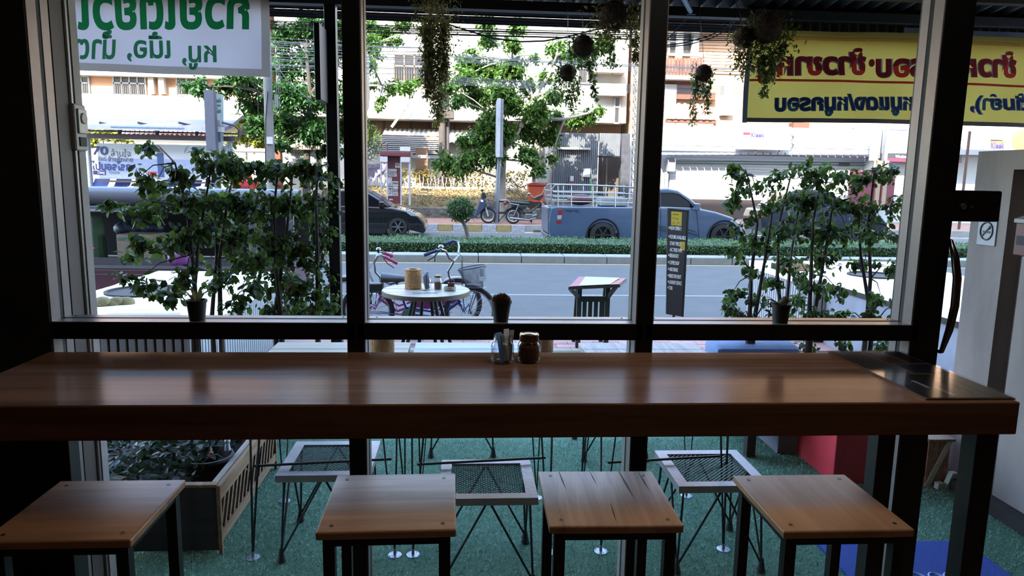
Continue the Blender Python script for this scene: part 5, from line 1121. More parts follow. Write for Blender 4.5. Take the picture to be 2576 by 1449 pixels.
for (x0,y0,x1,y1) in ((1227,503,1246,508),(1229,511,1246,516),(1231,520,1243,523)):
    a_, b2 = at(x0,y0,26.35), at(x1,y1,26.35); bb_.tube([(a_.x,26.18,a_.z),(b2.x,26.18,b2.z),(b2.x,26.52,b2.z),(a_.x,26.52,a_.z)], .012, 5, closed=True)
for k in range(7):
    for yy in (26.18, 26.52): x = 1227+3*k; bb_.tube([q(x,503.5+k*.8,yy-26.35), q(1231+1.8*k,521.5,yy-26.35)], .007, 4)
part('front_basket', bb_, BLK, tA)
tB, q = motorcycle('black motorcycle with a long seat and chrome exhaust parked beside the pickup tail', 'motorbike', 26.3, (1291, 545), (1387, 545), None, None, False)
part('seat', MB().tube([q(1276,506), q(1288,509), q(1304,511), q(1330,513)], [.05,.09,.1,.07], 10), BLK, tB, smooth=True)
part('grab_rail', MB().tube([q(1260,504,-.12), q(1276,503,-.12), q(1284,512,-.12), q(1306,516,-.12)], .015, 6), CHROME, tB)
part('side_cover', MB().prism(pxpoly([(1286,514),(1306,516),(1328,516),(1322,526),(1312,528),(1300,520),(1286,522)], 26.3), 26.2, 26.4, 'XZ'), BLK, tB, .02)
part('frame', MB().tube([q(1290,545), q(1304,520), q(1318,534), q(1334,533), q(1352,520), q(1362,508)], .03, 8), BLK, tB, smooth=True)
part('shock_absorber', MB().tube([q(1304,518,-.14), q(1292,543,-.14)], .03, 8), CHROME, tB); part('engine', MB().prism(pxpoly([(1322,538),(1338,538),(1342,548),(1334,553),(1318,551)], 26.3), 26.15, 26.45, 'XZ'), mat('engine_grey', '#8d8f93', .35, .7), tB, .02); part('cylinder', MB().tube([q(1336,545), q(1350,541)], [.09,.07], 10), mat('engine_grey', '#8d8f93'), tB)
part('exhaust', MB().tube([q(1282,549,-.2), q(1304,551,-.2), q(1330,554,-.18), q(1348,548,-.1)], [.045,.05,.03,.025], 10), CHROME, tB, smooth=True)
part('rear_mudguard', MB().tube([q(1270,534), q(1276,526), q(1290,520), q(1304,526), q(1312,536)], [.04,.06,.06,.06,.04], 8), BLK, tB, smooth=True)
part('tail_lamp', MB().ball(q(1271,511), .07, 8, 6), REDL, tB); part('fork', MB().tube([q(1360,506,-.08), q(1387,545,-.08)], .028, 8).tube([q(1360,506,.08), q(1387,545,.08)], .028, 8), CHROME, tB)
part('leg_shield', MB().prism(pxpoly([(1362,514),(1368,512),(1362,535),(1361,548),(1366,546),(1370,525)], 26.3), 26.12, 26.48, 'XZ'), mat('shield_pale', '#7f8894', .4), tB, .01); part('red_fairing', MB().tube([q(1367,516), q(1372,524), q(1376,532)], [.04,.07,.03], 8), mat('fairing_red', '#a02030', .35), tB, smooth=True)
part('headset', MB().prism(pxpoly([(1338,500),(1352,493),(1366,487),(1366,494),(1356,505),(1346,502)], 26.3), 26.15, 26.45, 'XZ'), BLK, tB, .02); part('handlebar', MB().tube([q(1332,501,-.35), q(1346,498,0), q(1368,488,.35)], .02, 8), BLK, tB)
part('mirror', MB().ball(q(1331,488,-.3), .06, 8, 6, (1,.4,.8)).tube([q(1342,496,-.2), q(1331,488,-.3)], .01, 5).tube([q(1362,490,.2), q(1370,474,.3)], .01, 5).ball(q(1370,474,.3), .06, 8, 6, (.6,.4,1.2)), CHROME, tB)
# steel cargo rack standing behind the motorcycle
rk = thing('steel_rack', 'low black steel rack standing behind the motorcycle', 'rack', (at(1300,560,27.2).x, 27.2, .155)); xa, xb = at(1262,0,27.2).x, at(1348,0,27.2).x
for x in (xa, (xa+xb)/2, xb):
    for yy in (27.0, 27.6): part('post', MB().box(x-.02,x+.02,yy-.02,yy+.02,.155,.95), RODM, rk)
for z in (.5, .93):
    for yy in (27.0, 27.6): part('rail', MB().box(xa,xb,yy-.02,yy+.02,z-.02,z+.02), RODM, rk)
part('brace', MB().bar((xa,27.0,.2),((xa+xb)/2,27.0,.9),.025).bar((xb,27.0,.2),((xa+xb)/2,27.0,.9),.025), RODM, rk)

# roadside cart with boxes, behind the left-hand white planter
Yv = 9.95; P = lambda x, y, dy=0: at(x, y, Yv+dy)
vc = thing('food_cart', 'maroon roadside cart with a grey rolled roof and an open side full of boxes', 'cart', (P(450,640).x, 10.5, -.1))
xa, xb = P(60,600).x, P(730,600).x; MAR = mat('maroon_paint', '#5a2038', .35, .1, .06, coat=.3); GRY = mat('tarp_grey', '#6b6b76', .4, .1, .08, 3)
zs = {y: P(400, y).z for y in (475, 500, 528, 534, 650, 668, 676, 690)}
part('roof_roll', MB().tube([(xa, 10.35, zs[500]), (xb+.05, 10.35, zs[500])], [(zs[475]-zs[528])/2]*2, 24), GRY, vc, smooth=True)
part('roof_trim', MB().box(xa, xb, Yv-.02, Yv+.03, zs[534], zs[528]), mat('trim_white', '#b9b9bc', .4), vc)
part('roof_sheet', MB().box(xa, xb, Yv, 11.2, zs[528], zs[528]+.03), GRY, vc)
part('sill_panel', MB().box(xa, xb, Yv, Yv+.04, zs[668]-.05, zs[650]), mat('panel_dark', '#4b4c54', .5), vc); part('silver_strip', MB().box(xa, xb, Yv-.012, Yv, zs[676], zs[668]), CHROME, vc)
part('body', MB().box(xa, xb, Yv-.0, 11.2, .2, zs[676]), MAR, vc, .03); part('body_crease', MB().box(xa, xb, Yv-.015, Yv, zs[690]-.01, zs[690]), CHROME, vc)
part('back_panel', MB().box(xa, xb, 11.16, 11.2, zs[668], zs[528]), mat('interior_dark', '#15161c', .8), vc); part('shelf', MB().box(xa, xb, Yv+.04, 11.16, zs[668]-.06, zs[668]-.02), mat('interior_dark', '#15161c'), vc)
for px in (640, 735): x = P(px, 600).x; part('pillar', MB().box(x-.08, x+.02, Yv, Yv+.06, zs[668], zs[528]), mat('pillar_grey', '#5d5e68', .5), vc)
for x in (xa+.6, xb-.5): wheel_car(vc, (x, Yv+.12, .2), .3, .16)
a, b_ = P(292, 590, .1), P(383, 655, .1); cb_ = thing('carton_box', 'printed brown cardboard carton in the cart opening', 'box', ((a.x+b_.x)/2, Yv+.35, zs[668]-.02))
part('carton', MB().box(a.x, b_.x, Yv+.1, Yv+.6, zs[668]-.02, a.z), mat('cardboard', '#a09484', .8), cb_, .004); part('tape', MB().box(a.x+.02, b_.x-.02, Yv+.096, Yv+.1, a.z-.08, a.z-.04), mat('print_teal', '#4f7f78', .7), cb_)
b2 = MB()
for k in range(6): p = P(300+14*k, 578-3*(k % 2), .55); b2.ball((p.x, Yv+.75, p.z), .14, 9, 7, (1.2,1,.8))
solo('blue_bag', b2, mat('bag_blue', '#1f3a58', .5, 0, .2, 20, .6, 14), 'crumpled dark blue plastic bag behind the carton', 'bag', smooth=True)
p = P(240, 600, .3); solo('green_sack', MB().tube([(p.x, Yv+.35, zs[668]-.02), (p.x, Yv+.35, p.z+.3)], [.12,.09], 12), mat('sack_green', '#2f5a3a', .7, 0, .2, 12), 'green sack standing beside the black opening of the cart', 'sack')
p = P(225, 625, -.03); solo('pink_strap', MB().tube([(p.x-.06, Yv-.03, p.z+.02), (p.x, Yv-.05, p.z+.03), (p.x+.06, Yv-.04, p.z), (p.x+.02, Yv-.04, p.z-.05)], .02, 8), mat('strap_pink', '#b8505e', .6), 'pink strap end hanging over the cart sill', 'strap')
p = P(460, 640, -.3); solo('purple_bag', MB().tube([(p.x, Yv-.02, p.z+.2), (p.x, Yv-.3, p.z+.12)], .012, 5).ball((p.x, Yv-.35, p.z-.02), .12, 10, 8, (.9,.6,1)).ball((p.x-.1, Yv-.35, p.z-.06), .09, 9, 7), mat('bag_purple', '#9a4ab0', .5, 0, .15, 12, .4, 18), 'purple plastic bag hanging at the end of the cart', 'bag', smooth=True)
# ================================================================ far side of the street
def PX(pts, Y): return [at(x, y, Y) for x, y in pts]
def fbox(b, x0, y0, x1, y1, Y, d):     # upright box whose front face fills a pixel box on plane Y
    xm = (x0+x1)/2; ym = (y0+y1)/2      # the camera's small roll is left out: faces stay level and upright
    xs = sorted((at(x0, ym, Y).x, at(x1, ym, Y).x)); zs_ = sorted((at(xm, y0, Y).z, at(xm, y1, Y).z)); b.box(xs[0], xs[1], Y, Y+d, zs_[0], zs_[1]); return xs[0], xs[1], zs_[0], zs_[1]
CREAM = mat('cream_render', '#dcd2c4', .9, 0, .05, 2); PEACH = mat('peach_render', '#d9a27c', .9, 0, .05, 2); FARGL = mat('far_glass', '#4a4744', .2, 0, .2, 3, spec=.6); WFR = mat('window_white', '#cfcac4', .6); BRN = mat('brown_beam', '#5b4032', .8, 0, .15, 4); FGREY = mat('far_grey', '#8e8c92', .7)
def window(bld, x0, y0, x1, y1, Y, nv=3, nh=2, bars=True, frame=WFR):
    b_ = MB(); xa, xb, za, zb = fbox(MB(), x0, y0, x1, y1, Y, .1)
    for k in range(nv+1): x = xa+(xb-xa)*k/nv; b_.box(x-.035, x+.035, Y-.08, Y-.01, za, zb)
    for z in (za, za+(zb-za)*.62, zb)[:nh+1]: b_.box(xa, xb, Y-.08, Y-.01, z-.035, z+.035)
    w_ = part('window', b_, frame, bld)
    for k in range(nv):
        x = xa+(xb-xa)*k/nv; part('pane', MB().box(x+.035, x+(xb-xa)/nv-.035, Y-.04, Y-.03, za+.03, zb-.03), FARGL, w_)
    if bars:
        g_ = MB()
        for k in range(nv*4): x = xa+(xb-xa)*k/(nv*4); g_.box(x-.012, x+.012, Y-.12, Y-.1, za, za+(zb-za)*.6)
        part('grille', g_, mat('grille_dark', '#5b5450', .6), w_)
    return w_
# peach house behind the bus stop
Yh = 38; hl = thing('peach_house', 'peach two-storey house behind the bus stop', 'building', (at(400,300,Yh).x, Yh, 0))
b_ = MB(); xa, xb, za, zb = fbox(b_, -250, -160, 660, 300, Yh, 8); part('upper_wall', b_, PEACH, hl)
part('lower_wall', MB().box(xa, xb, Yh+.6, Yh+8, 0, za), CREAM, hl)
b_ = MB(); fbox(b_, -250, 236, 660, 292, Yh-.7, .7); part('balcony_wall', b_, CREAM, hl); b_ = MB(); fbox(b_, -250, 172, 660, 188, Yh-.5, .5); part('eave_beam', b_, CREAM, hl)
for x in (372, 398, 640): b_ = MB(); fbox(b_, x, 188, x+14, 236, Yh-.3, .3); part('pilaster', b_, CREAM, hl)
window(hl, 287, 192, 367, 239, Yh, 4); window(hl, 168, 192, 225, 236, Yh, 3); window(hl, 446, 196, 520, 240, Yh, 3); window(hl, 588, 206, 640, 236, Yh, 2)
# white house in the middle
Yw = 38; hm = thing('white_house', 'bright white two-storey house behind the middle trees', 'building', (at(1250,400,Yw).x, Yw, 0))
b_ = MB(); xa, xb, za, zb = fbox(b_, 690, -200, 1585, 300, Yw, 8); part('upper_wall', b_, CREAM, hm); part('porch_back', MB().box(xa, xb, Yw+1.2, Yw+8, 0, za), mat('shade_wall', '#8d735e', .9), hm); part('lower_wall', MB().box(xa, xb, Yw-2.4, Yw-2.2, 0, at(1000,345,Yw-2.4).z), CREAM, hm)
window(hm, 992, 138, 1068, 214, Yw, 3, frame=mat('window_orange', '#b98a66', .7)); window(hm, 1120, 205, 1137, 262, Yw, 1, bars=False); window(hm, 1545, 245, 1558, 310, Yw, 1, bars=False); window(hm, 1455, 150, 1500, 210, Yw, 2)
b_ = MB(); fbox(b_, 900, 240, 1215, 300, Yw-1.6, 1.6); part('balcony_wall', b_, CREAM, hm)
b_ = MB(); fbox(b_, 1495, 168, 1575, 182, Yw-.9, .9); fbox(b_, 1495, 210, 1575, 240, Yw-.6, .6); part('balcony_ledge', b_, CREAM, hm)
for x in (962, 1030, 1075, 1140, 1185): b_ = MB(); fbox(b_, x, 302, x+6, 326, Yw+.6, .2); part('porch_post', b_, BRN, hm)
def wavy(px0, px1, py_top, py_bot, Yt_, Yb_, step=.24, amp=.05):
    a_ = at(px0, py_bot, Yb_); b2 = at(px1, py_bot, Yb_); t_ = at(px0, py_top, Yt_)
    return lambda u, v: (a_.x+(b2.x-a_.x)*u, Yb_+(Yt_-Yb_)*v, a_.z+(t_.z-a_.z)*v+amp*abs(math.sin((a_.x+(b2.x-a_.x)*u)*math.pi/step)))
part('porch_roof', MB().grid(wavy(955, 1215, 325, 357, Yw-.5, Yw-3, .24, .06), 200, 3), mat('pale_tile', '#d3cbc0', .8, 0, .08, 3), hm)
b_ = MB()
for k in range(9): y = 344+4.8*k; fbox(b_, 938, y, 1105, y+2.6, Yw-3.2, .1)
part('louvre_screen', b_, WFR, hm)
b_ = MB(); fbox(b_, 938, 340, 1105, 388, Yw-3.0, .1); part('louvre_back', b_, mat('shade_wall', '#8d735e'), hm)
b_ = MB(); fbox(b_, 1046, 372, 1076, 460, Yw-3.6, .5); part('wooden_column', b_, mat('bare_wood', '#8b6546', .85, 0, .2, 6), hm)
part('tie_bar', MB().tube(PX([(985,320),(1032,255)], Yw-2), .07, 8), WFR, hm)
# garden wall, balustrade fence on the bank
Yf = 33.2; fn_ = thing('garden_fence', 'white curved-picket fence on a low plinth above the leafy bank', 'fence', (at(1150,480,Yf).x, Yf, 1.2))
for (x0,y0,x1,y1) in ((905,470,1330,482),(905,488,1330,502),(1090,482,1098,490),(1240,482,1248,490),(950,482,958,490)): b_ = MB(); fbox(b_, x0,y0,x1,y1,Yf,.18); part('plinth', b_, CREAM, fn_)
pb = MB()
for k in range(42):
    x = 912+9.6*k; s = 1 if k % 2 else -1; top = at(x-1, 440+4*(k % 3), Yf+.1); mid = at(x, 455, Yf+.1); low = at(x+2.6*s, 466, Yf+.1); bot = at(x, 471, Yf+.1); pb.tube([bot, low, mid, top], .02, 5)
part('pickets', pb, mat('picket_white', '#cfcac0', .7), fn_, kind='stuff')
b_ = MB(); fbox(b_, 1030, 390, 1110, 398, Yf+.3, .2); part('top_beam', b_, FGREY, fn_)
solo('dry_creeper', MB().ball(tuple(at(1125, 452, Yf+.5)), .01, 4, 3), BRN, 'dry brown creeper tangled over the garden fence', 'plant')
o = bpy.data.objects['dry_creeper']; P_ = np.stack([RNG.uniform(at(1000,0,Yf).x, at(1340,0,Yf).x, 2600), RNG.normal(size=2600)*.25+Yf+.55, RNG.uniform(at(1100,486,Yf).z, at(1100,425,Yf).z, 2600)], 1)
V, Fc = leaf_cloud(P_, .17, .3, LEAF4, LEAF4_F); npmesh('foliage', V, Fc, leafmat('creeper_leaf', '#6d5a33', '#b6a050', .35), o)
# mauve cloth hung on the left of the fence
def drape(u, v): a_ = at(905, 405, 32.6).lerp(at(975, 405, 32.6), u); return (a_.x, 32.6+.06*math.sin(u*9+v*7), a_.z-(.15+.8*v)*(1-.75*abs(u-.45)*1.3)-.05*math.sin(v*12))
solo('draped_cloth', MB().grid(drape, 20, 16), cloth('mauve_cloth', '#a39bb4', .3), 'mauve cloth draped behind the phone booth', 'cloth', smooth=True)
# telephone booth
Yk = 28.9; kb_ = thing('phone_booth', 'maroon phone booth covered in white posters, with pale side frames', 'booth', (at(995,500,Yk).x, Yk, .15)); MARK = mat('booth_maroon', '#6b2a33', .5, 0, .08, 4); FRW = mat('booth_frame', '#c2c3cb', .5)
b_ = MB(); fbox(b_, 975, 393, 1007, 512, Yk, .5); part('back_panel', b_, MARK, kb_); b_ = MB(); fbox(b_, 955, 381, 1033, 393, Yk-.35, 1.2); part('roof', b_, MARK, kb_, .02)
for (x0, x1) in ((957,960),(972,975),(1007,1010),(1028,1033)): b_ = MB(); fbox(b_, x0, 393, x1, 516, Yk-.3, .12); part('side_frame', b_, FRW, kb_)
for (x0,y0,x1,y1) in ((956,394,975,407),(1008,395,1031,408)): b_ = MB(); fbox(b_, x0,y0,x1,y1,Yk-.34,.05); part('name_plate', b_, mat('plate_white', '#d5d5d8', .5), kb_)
b_ = MB(); fbox(b_, 972, 395, 976, 403, Yk-.25, .2); part('loudspeaker', b_, BLK, kb_); part('speaker_pole', MB().tube(PX([(974,395),(974,362),(966,358),(958,364)], Yk-.2), .03, 6), MARK, kb_)
for i, (x0,y0,x1,y1,s) in enumerate(((977,425,998,444,'ปะยาง'),(975,446,986,468,''),(987,456,1002,468,'ปะยาง'),(976,470,987,480,'ปะยาง'),(988,469,1001,493,'ปะยาง'),(976,481,987,493,''),(994,410,1006,422,''),(979,500,988,504,''))):
    b_ = MB(); fbox(b_, x0,y0,x1,y1,Yk-.01,.012); part('poster', b_, mat('plate_white', '#d5d5d8'), kb_)
    if s: a_ = at(x0+1.5, y0+.62*(y1-y0), Yk-.02); lettering(s, mat('ink_black', '#202024', .6), kb_, a_, (1,0,0), (0,0,1), at(x1-1.5,0,Yk).x-a_.x, abs(at(x0,y0,Yk).z-at(x0,y1,Yk).z)*.45, .02, (0,0,0))
    g_ = MB()
    for k in range(2): fbox(g_, x0+2, y1-6+2.6*k if y1-y0 > 14 else y0+3+3*k, x1-3, y1-4.8+2.6*k if y1-y0 > 14 else y0+4.2+3*k, Yk-.014, .004)
    part('poster_print', g_, mat('ink_grey', '#55555c', .6), kb_)
b_ = MB(); fbox(b_, 1008, 385, 1028, 392, Yk+1.2, .1); fbox(b_, 1006, 369, 1032, 380, Yk+1.4, .3); part('rear_box', b_, mat('box_blue', '#5a6490', .6), kb_)

# bus shelter
Yb = 27.2; bs = thing('bus_shelter', 'bus shelter with grey curved roof, dark beams and a long white advert board', 'shelter', (at(400,470,Yb).x, Yb, .155)); SH = mat('shelter_steel', '#6c5f68', .5, .2, .1, 4); SHR = mat('shelter_roof', '#8b8a94', .5, .1, .06, 2)
a_ = at(150, 318, Yb); c_ = at(573, 346, Yb); rz_ = at(400, 330, Yb).z; rt_ = at(400, 290, Yb+1.6).z
part('roof', MB().prism([(Yb-.3, rz_+.02), (Yb-.3, rz_+.16), (Yb+.5, rz_+.32), (Yb+1.9, rt_+.1), (Yb+2.3, rt_+.05), (Yb+2.3, rt_-.02), (Yb+1.9, rt_), (Yb+.5, rz_+.2)], a_.x, c_.x, 'YZ'), SHR, bs)
part('roof_fascia', MB().box(a_.x, c_.x, Yb-.32, Yb-.29, rz_+.0, rz_+.17), mat('fascia_white', '#c9cad2', .5), bs)
part('fascia_stripe', MB().box(at(268,0,Yb).x, at(455,0,Yb).x, Yb-.335, Yb-.315, rz_+.08, rz_+.12), mat('stripe_blue', '#6f93c8', .5), bs)
zb_ = at(400, 346, Yb).z; part('beam', MB().box(a_.x, c_.x+.1, Yb+.5, Yb+.66, zb_-.06, zb_+.12), SH, bs); part('beam', MB().box(a_.x, c_.x+.4, Yb+.9, Yb+1.0, rz_-.02, rz_+.04), SH, bs)
for x in (296, 300+90, 490, 598):
    p = at(x, 346, Yb+.58); part('roof_bracket', MB().tube([(p.x+.05, Yb+.58, p.z), (p.x+.08, Yb+.5, p.z+.28), (p.x-.02, Yb+.3, p.z+.42), (p.x-.35, Yb+.0, p.z+.5)], .04, 8), SH, bs, smooth=True); part('roof_bracket', MB().tube([(p.x+.05, Yb+.58, p.z), (p.x+.2, Yb+.62, p.z+.48)], .04, 8), SH, bs)
for x in (222, 545, 580): p = at(x, 346, Yb+.6); part('post', MB().tube([(p.x, Yb+.58, .155), (p.x, Yb+.58, p.z)], .07, 12), mat('post_pale', '#a8adb8', .45), bs)
xa, xb = at(219, 0, Yb+.4).x, at(562, 0, Yb+.4).x; zt_, zl_ = at(400, 363, Yb+.4).z, at(400, 452, Yb+.4).z
ad = part('advert_board', MB().box(xa, xb, Yb+.38, Yb+.44, zl_, zt_), mat('advert_white', '#d9dce4', .4, 0, .04, 2), bs)
part('advert_fade', MB().box(xa+.02, xb-.02, Yb+.374, Yb+.379, zl_+.25, zl_+.75), mat('advert_blue', '#a9b6dc', .4), bs)
part('advert_strip', MB().box(xa+.02, xb-.02, Yb+.37, Yb+.38, zl_+.03, zl_+.24), mat('advert_strip', '#c3cce6', .4), bs)
for z in (zl_-.12, zl_-.35): part('rail', MB().box(xa, xb, Yb+.4, Yb+.46, z, z+.07), SH, bs)
INK = mat('ink_navy', '#2a3a78', .6); INKG = mat('ink_dark', '#4a4a58', .6); ub = at(240, 440, Yb+.36)
def ft(s, m_, par, x0, y0, x1, y1, Y, bold=.02): a_ = at(x0, y1, Y); return lettering(s, m_, par, a_, (1,0,0), (0,0,1), at(x1,0,Y).x-at(x0,0,Y).x, abs(at(x0,y0,Y).z-at(x0,y1,Y).z), bold, (0,0,0))
ft('70', INK, bs, 233, 367, 274, 390, Yb+.362, .03); ft('ล้านใจ', INKG, bs, 279, 374, 330, 393, Yb+.362, .0); ft('เชียร์', INKG, bs, 244, 392, 268, 404, Yb+.362, .0); ft('ช้างศึกไทย', INKG, bs, 272, 392, 336, 406, Yb+.362, .01); ft('ไปบอลโลก', INK, bs, 231, 404, 333, 428, Yb+.362, .04)
b_ = MB(); fbox(b_, 234, 429, 266, 440, Yb+.36, .01); part('logo_panel', b_, INK, bs); ft('Chang', PWH, bs, 246, 430, 264, 439, Yb+.355, .01); ft('TOYOTA', INKG, bs, 274, 431, 302, 438, Yb+.355, .01); b_ = MB(); fbox(b_, 372, 432, 394, 444, Yb+.36, .01); part('logo_panel', b_, RED, bs); part('logo_script', MB().tube(PX([(375,440),(378,436),(381,440),(384,436),(387,440),(390,437)], Yb+.35), .02, 5), PWH, bs)
b_ = MB(); fbox(b_, 396, 384, 412, 446, Yb+.366, .006); part('player_print', b_, mat('kit_blue', '#34508f', .6), bs); part('player_print', MB().ball(tuple(at(403, 379, Yb+.37)), .09, 10, 8, (.8,.1,1.1)), mat('skin_print', '#b08466', .6), bs)
BSE = mat('seat_blue', '#24408f', .4)
for k, x in enumerate((253, 308, 365, 427, 487, 535)):
    p = at(x, 470, Yb+.55); st_ = part('seat', MB().grid(lambda u, v: (p.x-.28+.56*u, Yb+.25+.5*v, p.z+.02+.28*max(0, v-.45)**1.3*2.2-.05*math.sin(math.pi*u)*(1-v)), 8, 8), BSE, bs, smooth=True); part('seat_leg', MB().tube([(p.x, Yb+.5, .155), (p.x, Yb+.5, p.z+.02)], .025, 6), SH, st_)
# light box advert
Yl = 26.6; lb = thing('light_box', 'tall grey advert box standing edge-on before the bus shelter', 'sign', (at(535,380,Yl).x, Yl, .155))
a_, b2, e_ = at(512, 226, Yl), at(526, 377, Yl), at(560, 232, Yl+.9)
part('side', MB().box(a_.x, at(526,0,Yl).x, Yl, Yl+.3, at(515,378,Yl).z, a_.z), mat('box_grey', '#5c5f70', .5), lb)
f0, f1, f2, f3 = at(526,378,Yl), at(558,374,Yl+.9), at(558,238,Yl+.9), at(526,228,Yl)
part('face', MB().add([f0,f1,f2,f3,f0+Vector((0,.2,0)),f1+Vector((0,.2,0)),f2+Vector((0,.2,0)),f3+Vector((0,.2,0))], [(0,1,2,3),(7,6,5,4),(0,4,5,1),(1,5,6,2),(2,6,7,3),(3,7,4,0)]), mat('advert_green', '#a9c0b8', .4, 0, .1, 2), lb)
part('leg', MB().box(at(516,0,Yl).x, at(530,0,Yl).x, Yl+.05, Yl+.25, .155, f0.z), mat('box_grey', '#5c5f70'), lb)
fd = (f1-f0).normalized(); fu = (f3-f0).normalized(); FL, FH = (f1-f0).length, (f3-f0).length; nr = Vector((0,-.03,0))
for s, u0, v0, w_, h_, m_ in (('70', .1, .8, .3, .11, INKG), ('ล้านใจ', .45, .8, .5, .08, INKG), ('เชียร์ช้างศึกไทย', .2, .73, .7, .05, INKG), ('ไปบอลโลก', .08, .62, .85, .09, INKG)): lettering(s, m_, lb, f0+fd*u0*FL+fu*v0*FH+nr, fd, fu, w_*FL, h_*FH, .03, (0,0,0))
for (u0, v0, w_, h_, m_) in ((.15, .38, .32, .18, INK), (.6, .3, .3, .2, mat('skin_print', '#b08466')), (.5, .12, .45, .18, mat('kit_blue', '#34508f'))):
    q = f0+fd*u0*FL+fu*v0*FH+nr; part('print', MB().add([q, q+fd*w_*FL, q+fd*w_*FL*.8+fu*h_*FH, q+fd*w_*FL*.2+fu*h_*FH], [(0,1,2,3)]), m_, lb)
# red kiosk behind the left shrubs
Yr = 26.4; rkk = thing('red_kiosk', 'bright red kiosk glimpsed through the left-hand shrubs', 'kiosk', (at(608,520,Yr).x, Yr, .155)); REDK = mat('kiosk_red', '#c01f26', .45)
b_ = MB(); fbox(b_, 582, 452, 640, 524, Yr, .7); part('body', b_, REDK, rkk, .04); b_ = MB(); fbox(b_, 592, 418, 624, 452, Yr+.1, .5); part('head', b_, REDK, rkk, .08); b_ = MB(); fbox(b_, 590, 468, 626, 480, Yr-.03, .04); part('panel', b_, mat('kiosk_dark', '#7a151a', .5), rkk)
part('base', MB().box(at(584,0,Yr).x, at(638,0,Yr).x, Yr+.1, Yr+.6, .155, at(600,524,Yr).z), GASKET, rkk)
# small guard booth with flat roof right of the utility pole
Yg = 30.5; gb = thing('guard_booth', 'small booth with a flat beige roof under the left tree', 'booth', (at(760,400,Yg).x, Yg, .3)); b_ = MB(); fbox(b_, 720, 366, 804, 376, Yg-.3, 1.6); part('roof', b_, mat('roof_beige', '#b5a488', .8), gb); b_ = MB(); fbox(b_, 728, 376, 796, 500, Yg, 1.2); part('wall', b_, CREAM, gb); b_ = MB(); fbox(b_, 740, 382, 776, 396, Yg-.03, .04); part('vent', b_, FGREY, gb); b_ = MB(); fbox(b_, 690, 372, 706, 480, Yg+.3, .4); part('brick_pier', b_, mat('brick_red', '#9c4f38', .9, 0, .2, 12), gb)
b_ = MB(); fbox(b_, 560, 373, 690, 384, Yg+.4, .3); part('boundary_wall', b_, CREAM, gb)
# striped red awning seen under the shelter roof
aw = thing('red_awning', 'red and white striped awning behind the bus shelter', 'awning', (at(420,340,33).x, 33, 1.5)); part('sheet', MB().grid(wavy(305, 520, 316, 340, 34.5, 33, .3, .04), 120, 3), mat('awning_red', '#b8707a', .7), aw)
for k in range(18): x0 = 310+12*k; a_, b2 = at(x0, 318, 34.4), at(x0, 340, 32.95); part('stripe', MB().bar(tuple(a_+Vector((0,0,.08))), tuple(b2+Vector((0,0,.08))), .12, .02), mat('stripe_white', '#d8c4c4', .7), aw)
b_ = MB(); fbox(b_, 330, 336, 520, 350, 33.1, .1); part('front_edge', b_, BRN, aw)

# poles
def pole(name, label, px, y0, Y, r0, r1, m_, cat='pole', zbase=.155):
    p = at(px, 400, Y); zt_ = at(px, y0, Y).z; t = thing(name, label, cat, (p.x, Y, zbase)); part('shaft', MB().tube([(p.x, Y, zbase), (p.x, Y, zt_)], [r0, r1], 12), m_, t, smooth=True); return t
POLE = mat('pole_concrete', '#8d8b88', .9, 0, .18, 3, .2, 20)
pl = pole('utility_pole', 'grey concrete utility pole in front of the left tree', 680, -60, 26.3, .17, .14, POLE)
b_ = MB(); fbox(b_, 670, 344, 686, 362, 26.1, .02); part('notice', b_, mat('plate_white', '#d5d5d8'), pl); part('riser_pipe', MB().tube([at(668, 440, 26.1), at(668, 300, 26.1), at(673, 230, 26.1)], .025, 6), RODM, pl); b_ = MB(); fbox(b_, 690, 238, 697, 270, 26.3, .2); part('cable_box', b_, FGREY, pl)
pl2 = pole('utility_pole', 'dark utility pole carrying a transformer box in front of the white house', 1112, 40, 33.6, .16, .13, mat('pole_dark', '#5a4f48', .9, 0, .2, 4), zbase=1.0)
part('second_shaft', MB().tube([(at(1126,0,33.8).x, 33.8, 1.0), tuple(at(1126, 180, 33.8))], .1, 8), mat('pole_dark', '#5a4f48'), pl2); b_ = MB(); fbox(b_, 1097, 276, 1142, 298, 33.3, .7); part('transformer', b_, mat('pole_dark', '#5a4f48'), pl2, .04)
Ys = 26.5; sp = thing('sign_pole', 'grey steel pole with a tall narrow light box seen edge-on', 'sign', (at(1256,560,Ys).x, Ys, .155)); SPM = mat('steel_grey', '#7f838f', .45, .3, .06, 4)
part('shaft', MB().tube([(at(1254,0,Ys).x, Ys, .155), tuple(at(1256, 396, Ys))], [.1,.07], 12), SPM, sp, smooth=True); part('base_plate', MB().lathe([(.2,0),(.2,.03)], (at(1254,0,Ys).x, Ys, .155), 14), SPM, sp)
b_ = MB(); fbox(b_, 1250, 247, 1259, 396, Ys-.6, 1.2); part('light_box', b_, mat('lightbox_white', '#c9c9d0', .5), sp, .02); b_ = MB(); fbox(b_, 1259, 249, 1266, 396, Ys-.55, 1.1); part('box_edge', b_, FGREY, sp, .01); b_ = MB(); fbox(b_, 1253, 396, 1262, 404, Ys-.1, .2); part('clamp', b_, SPM, sp)
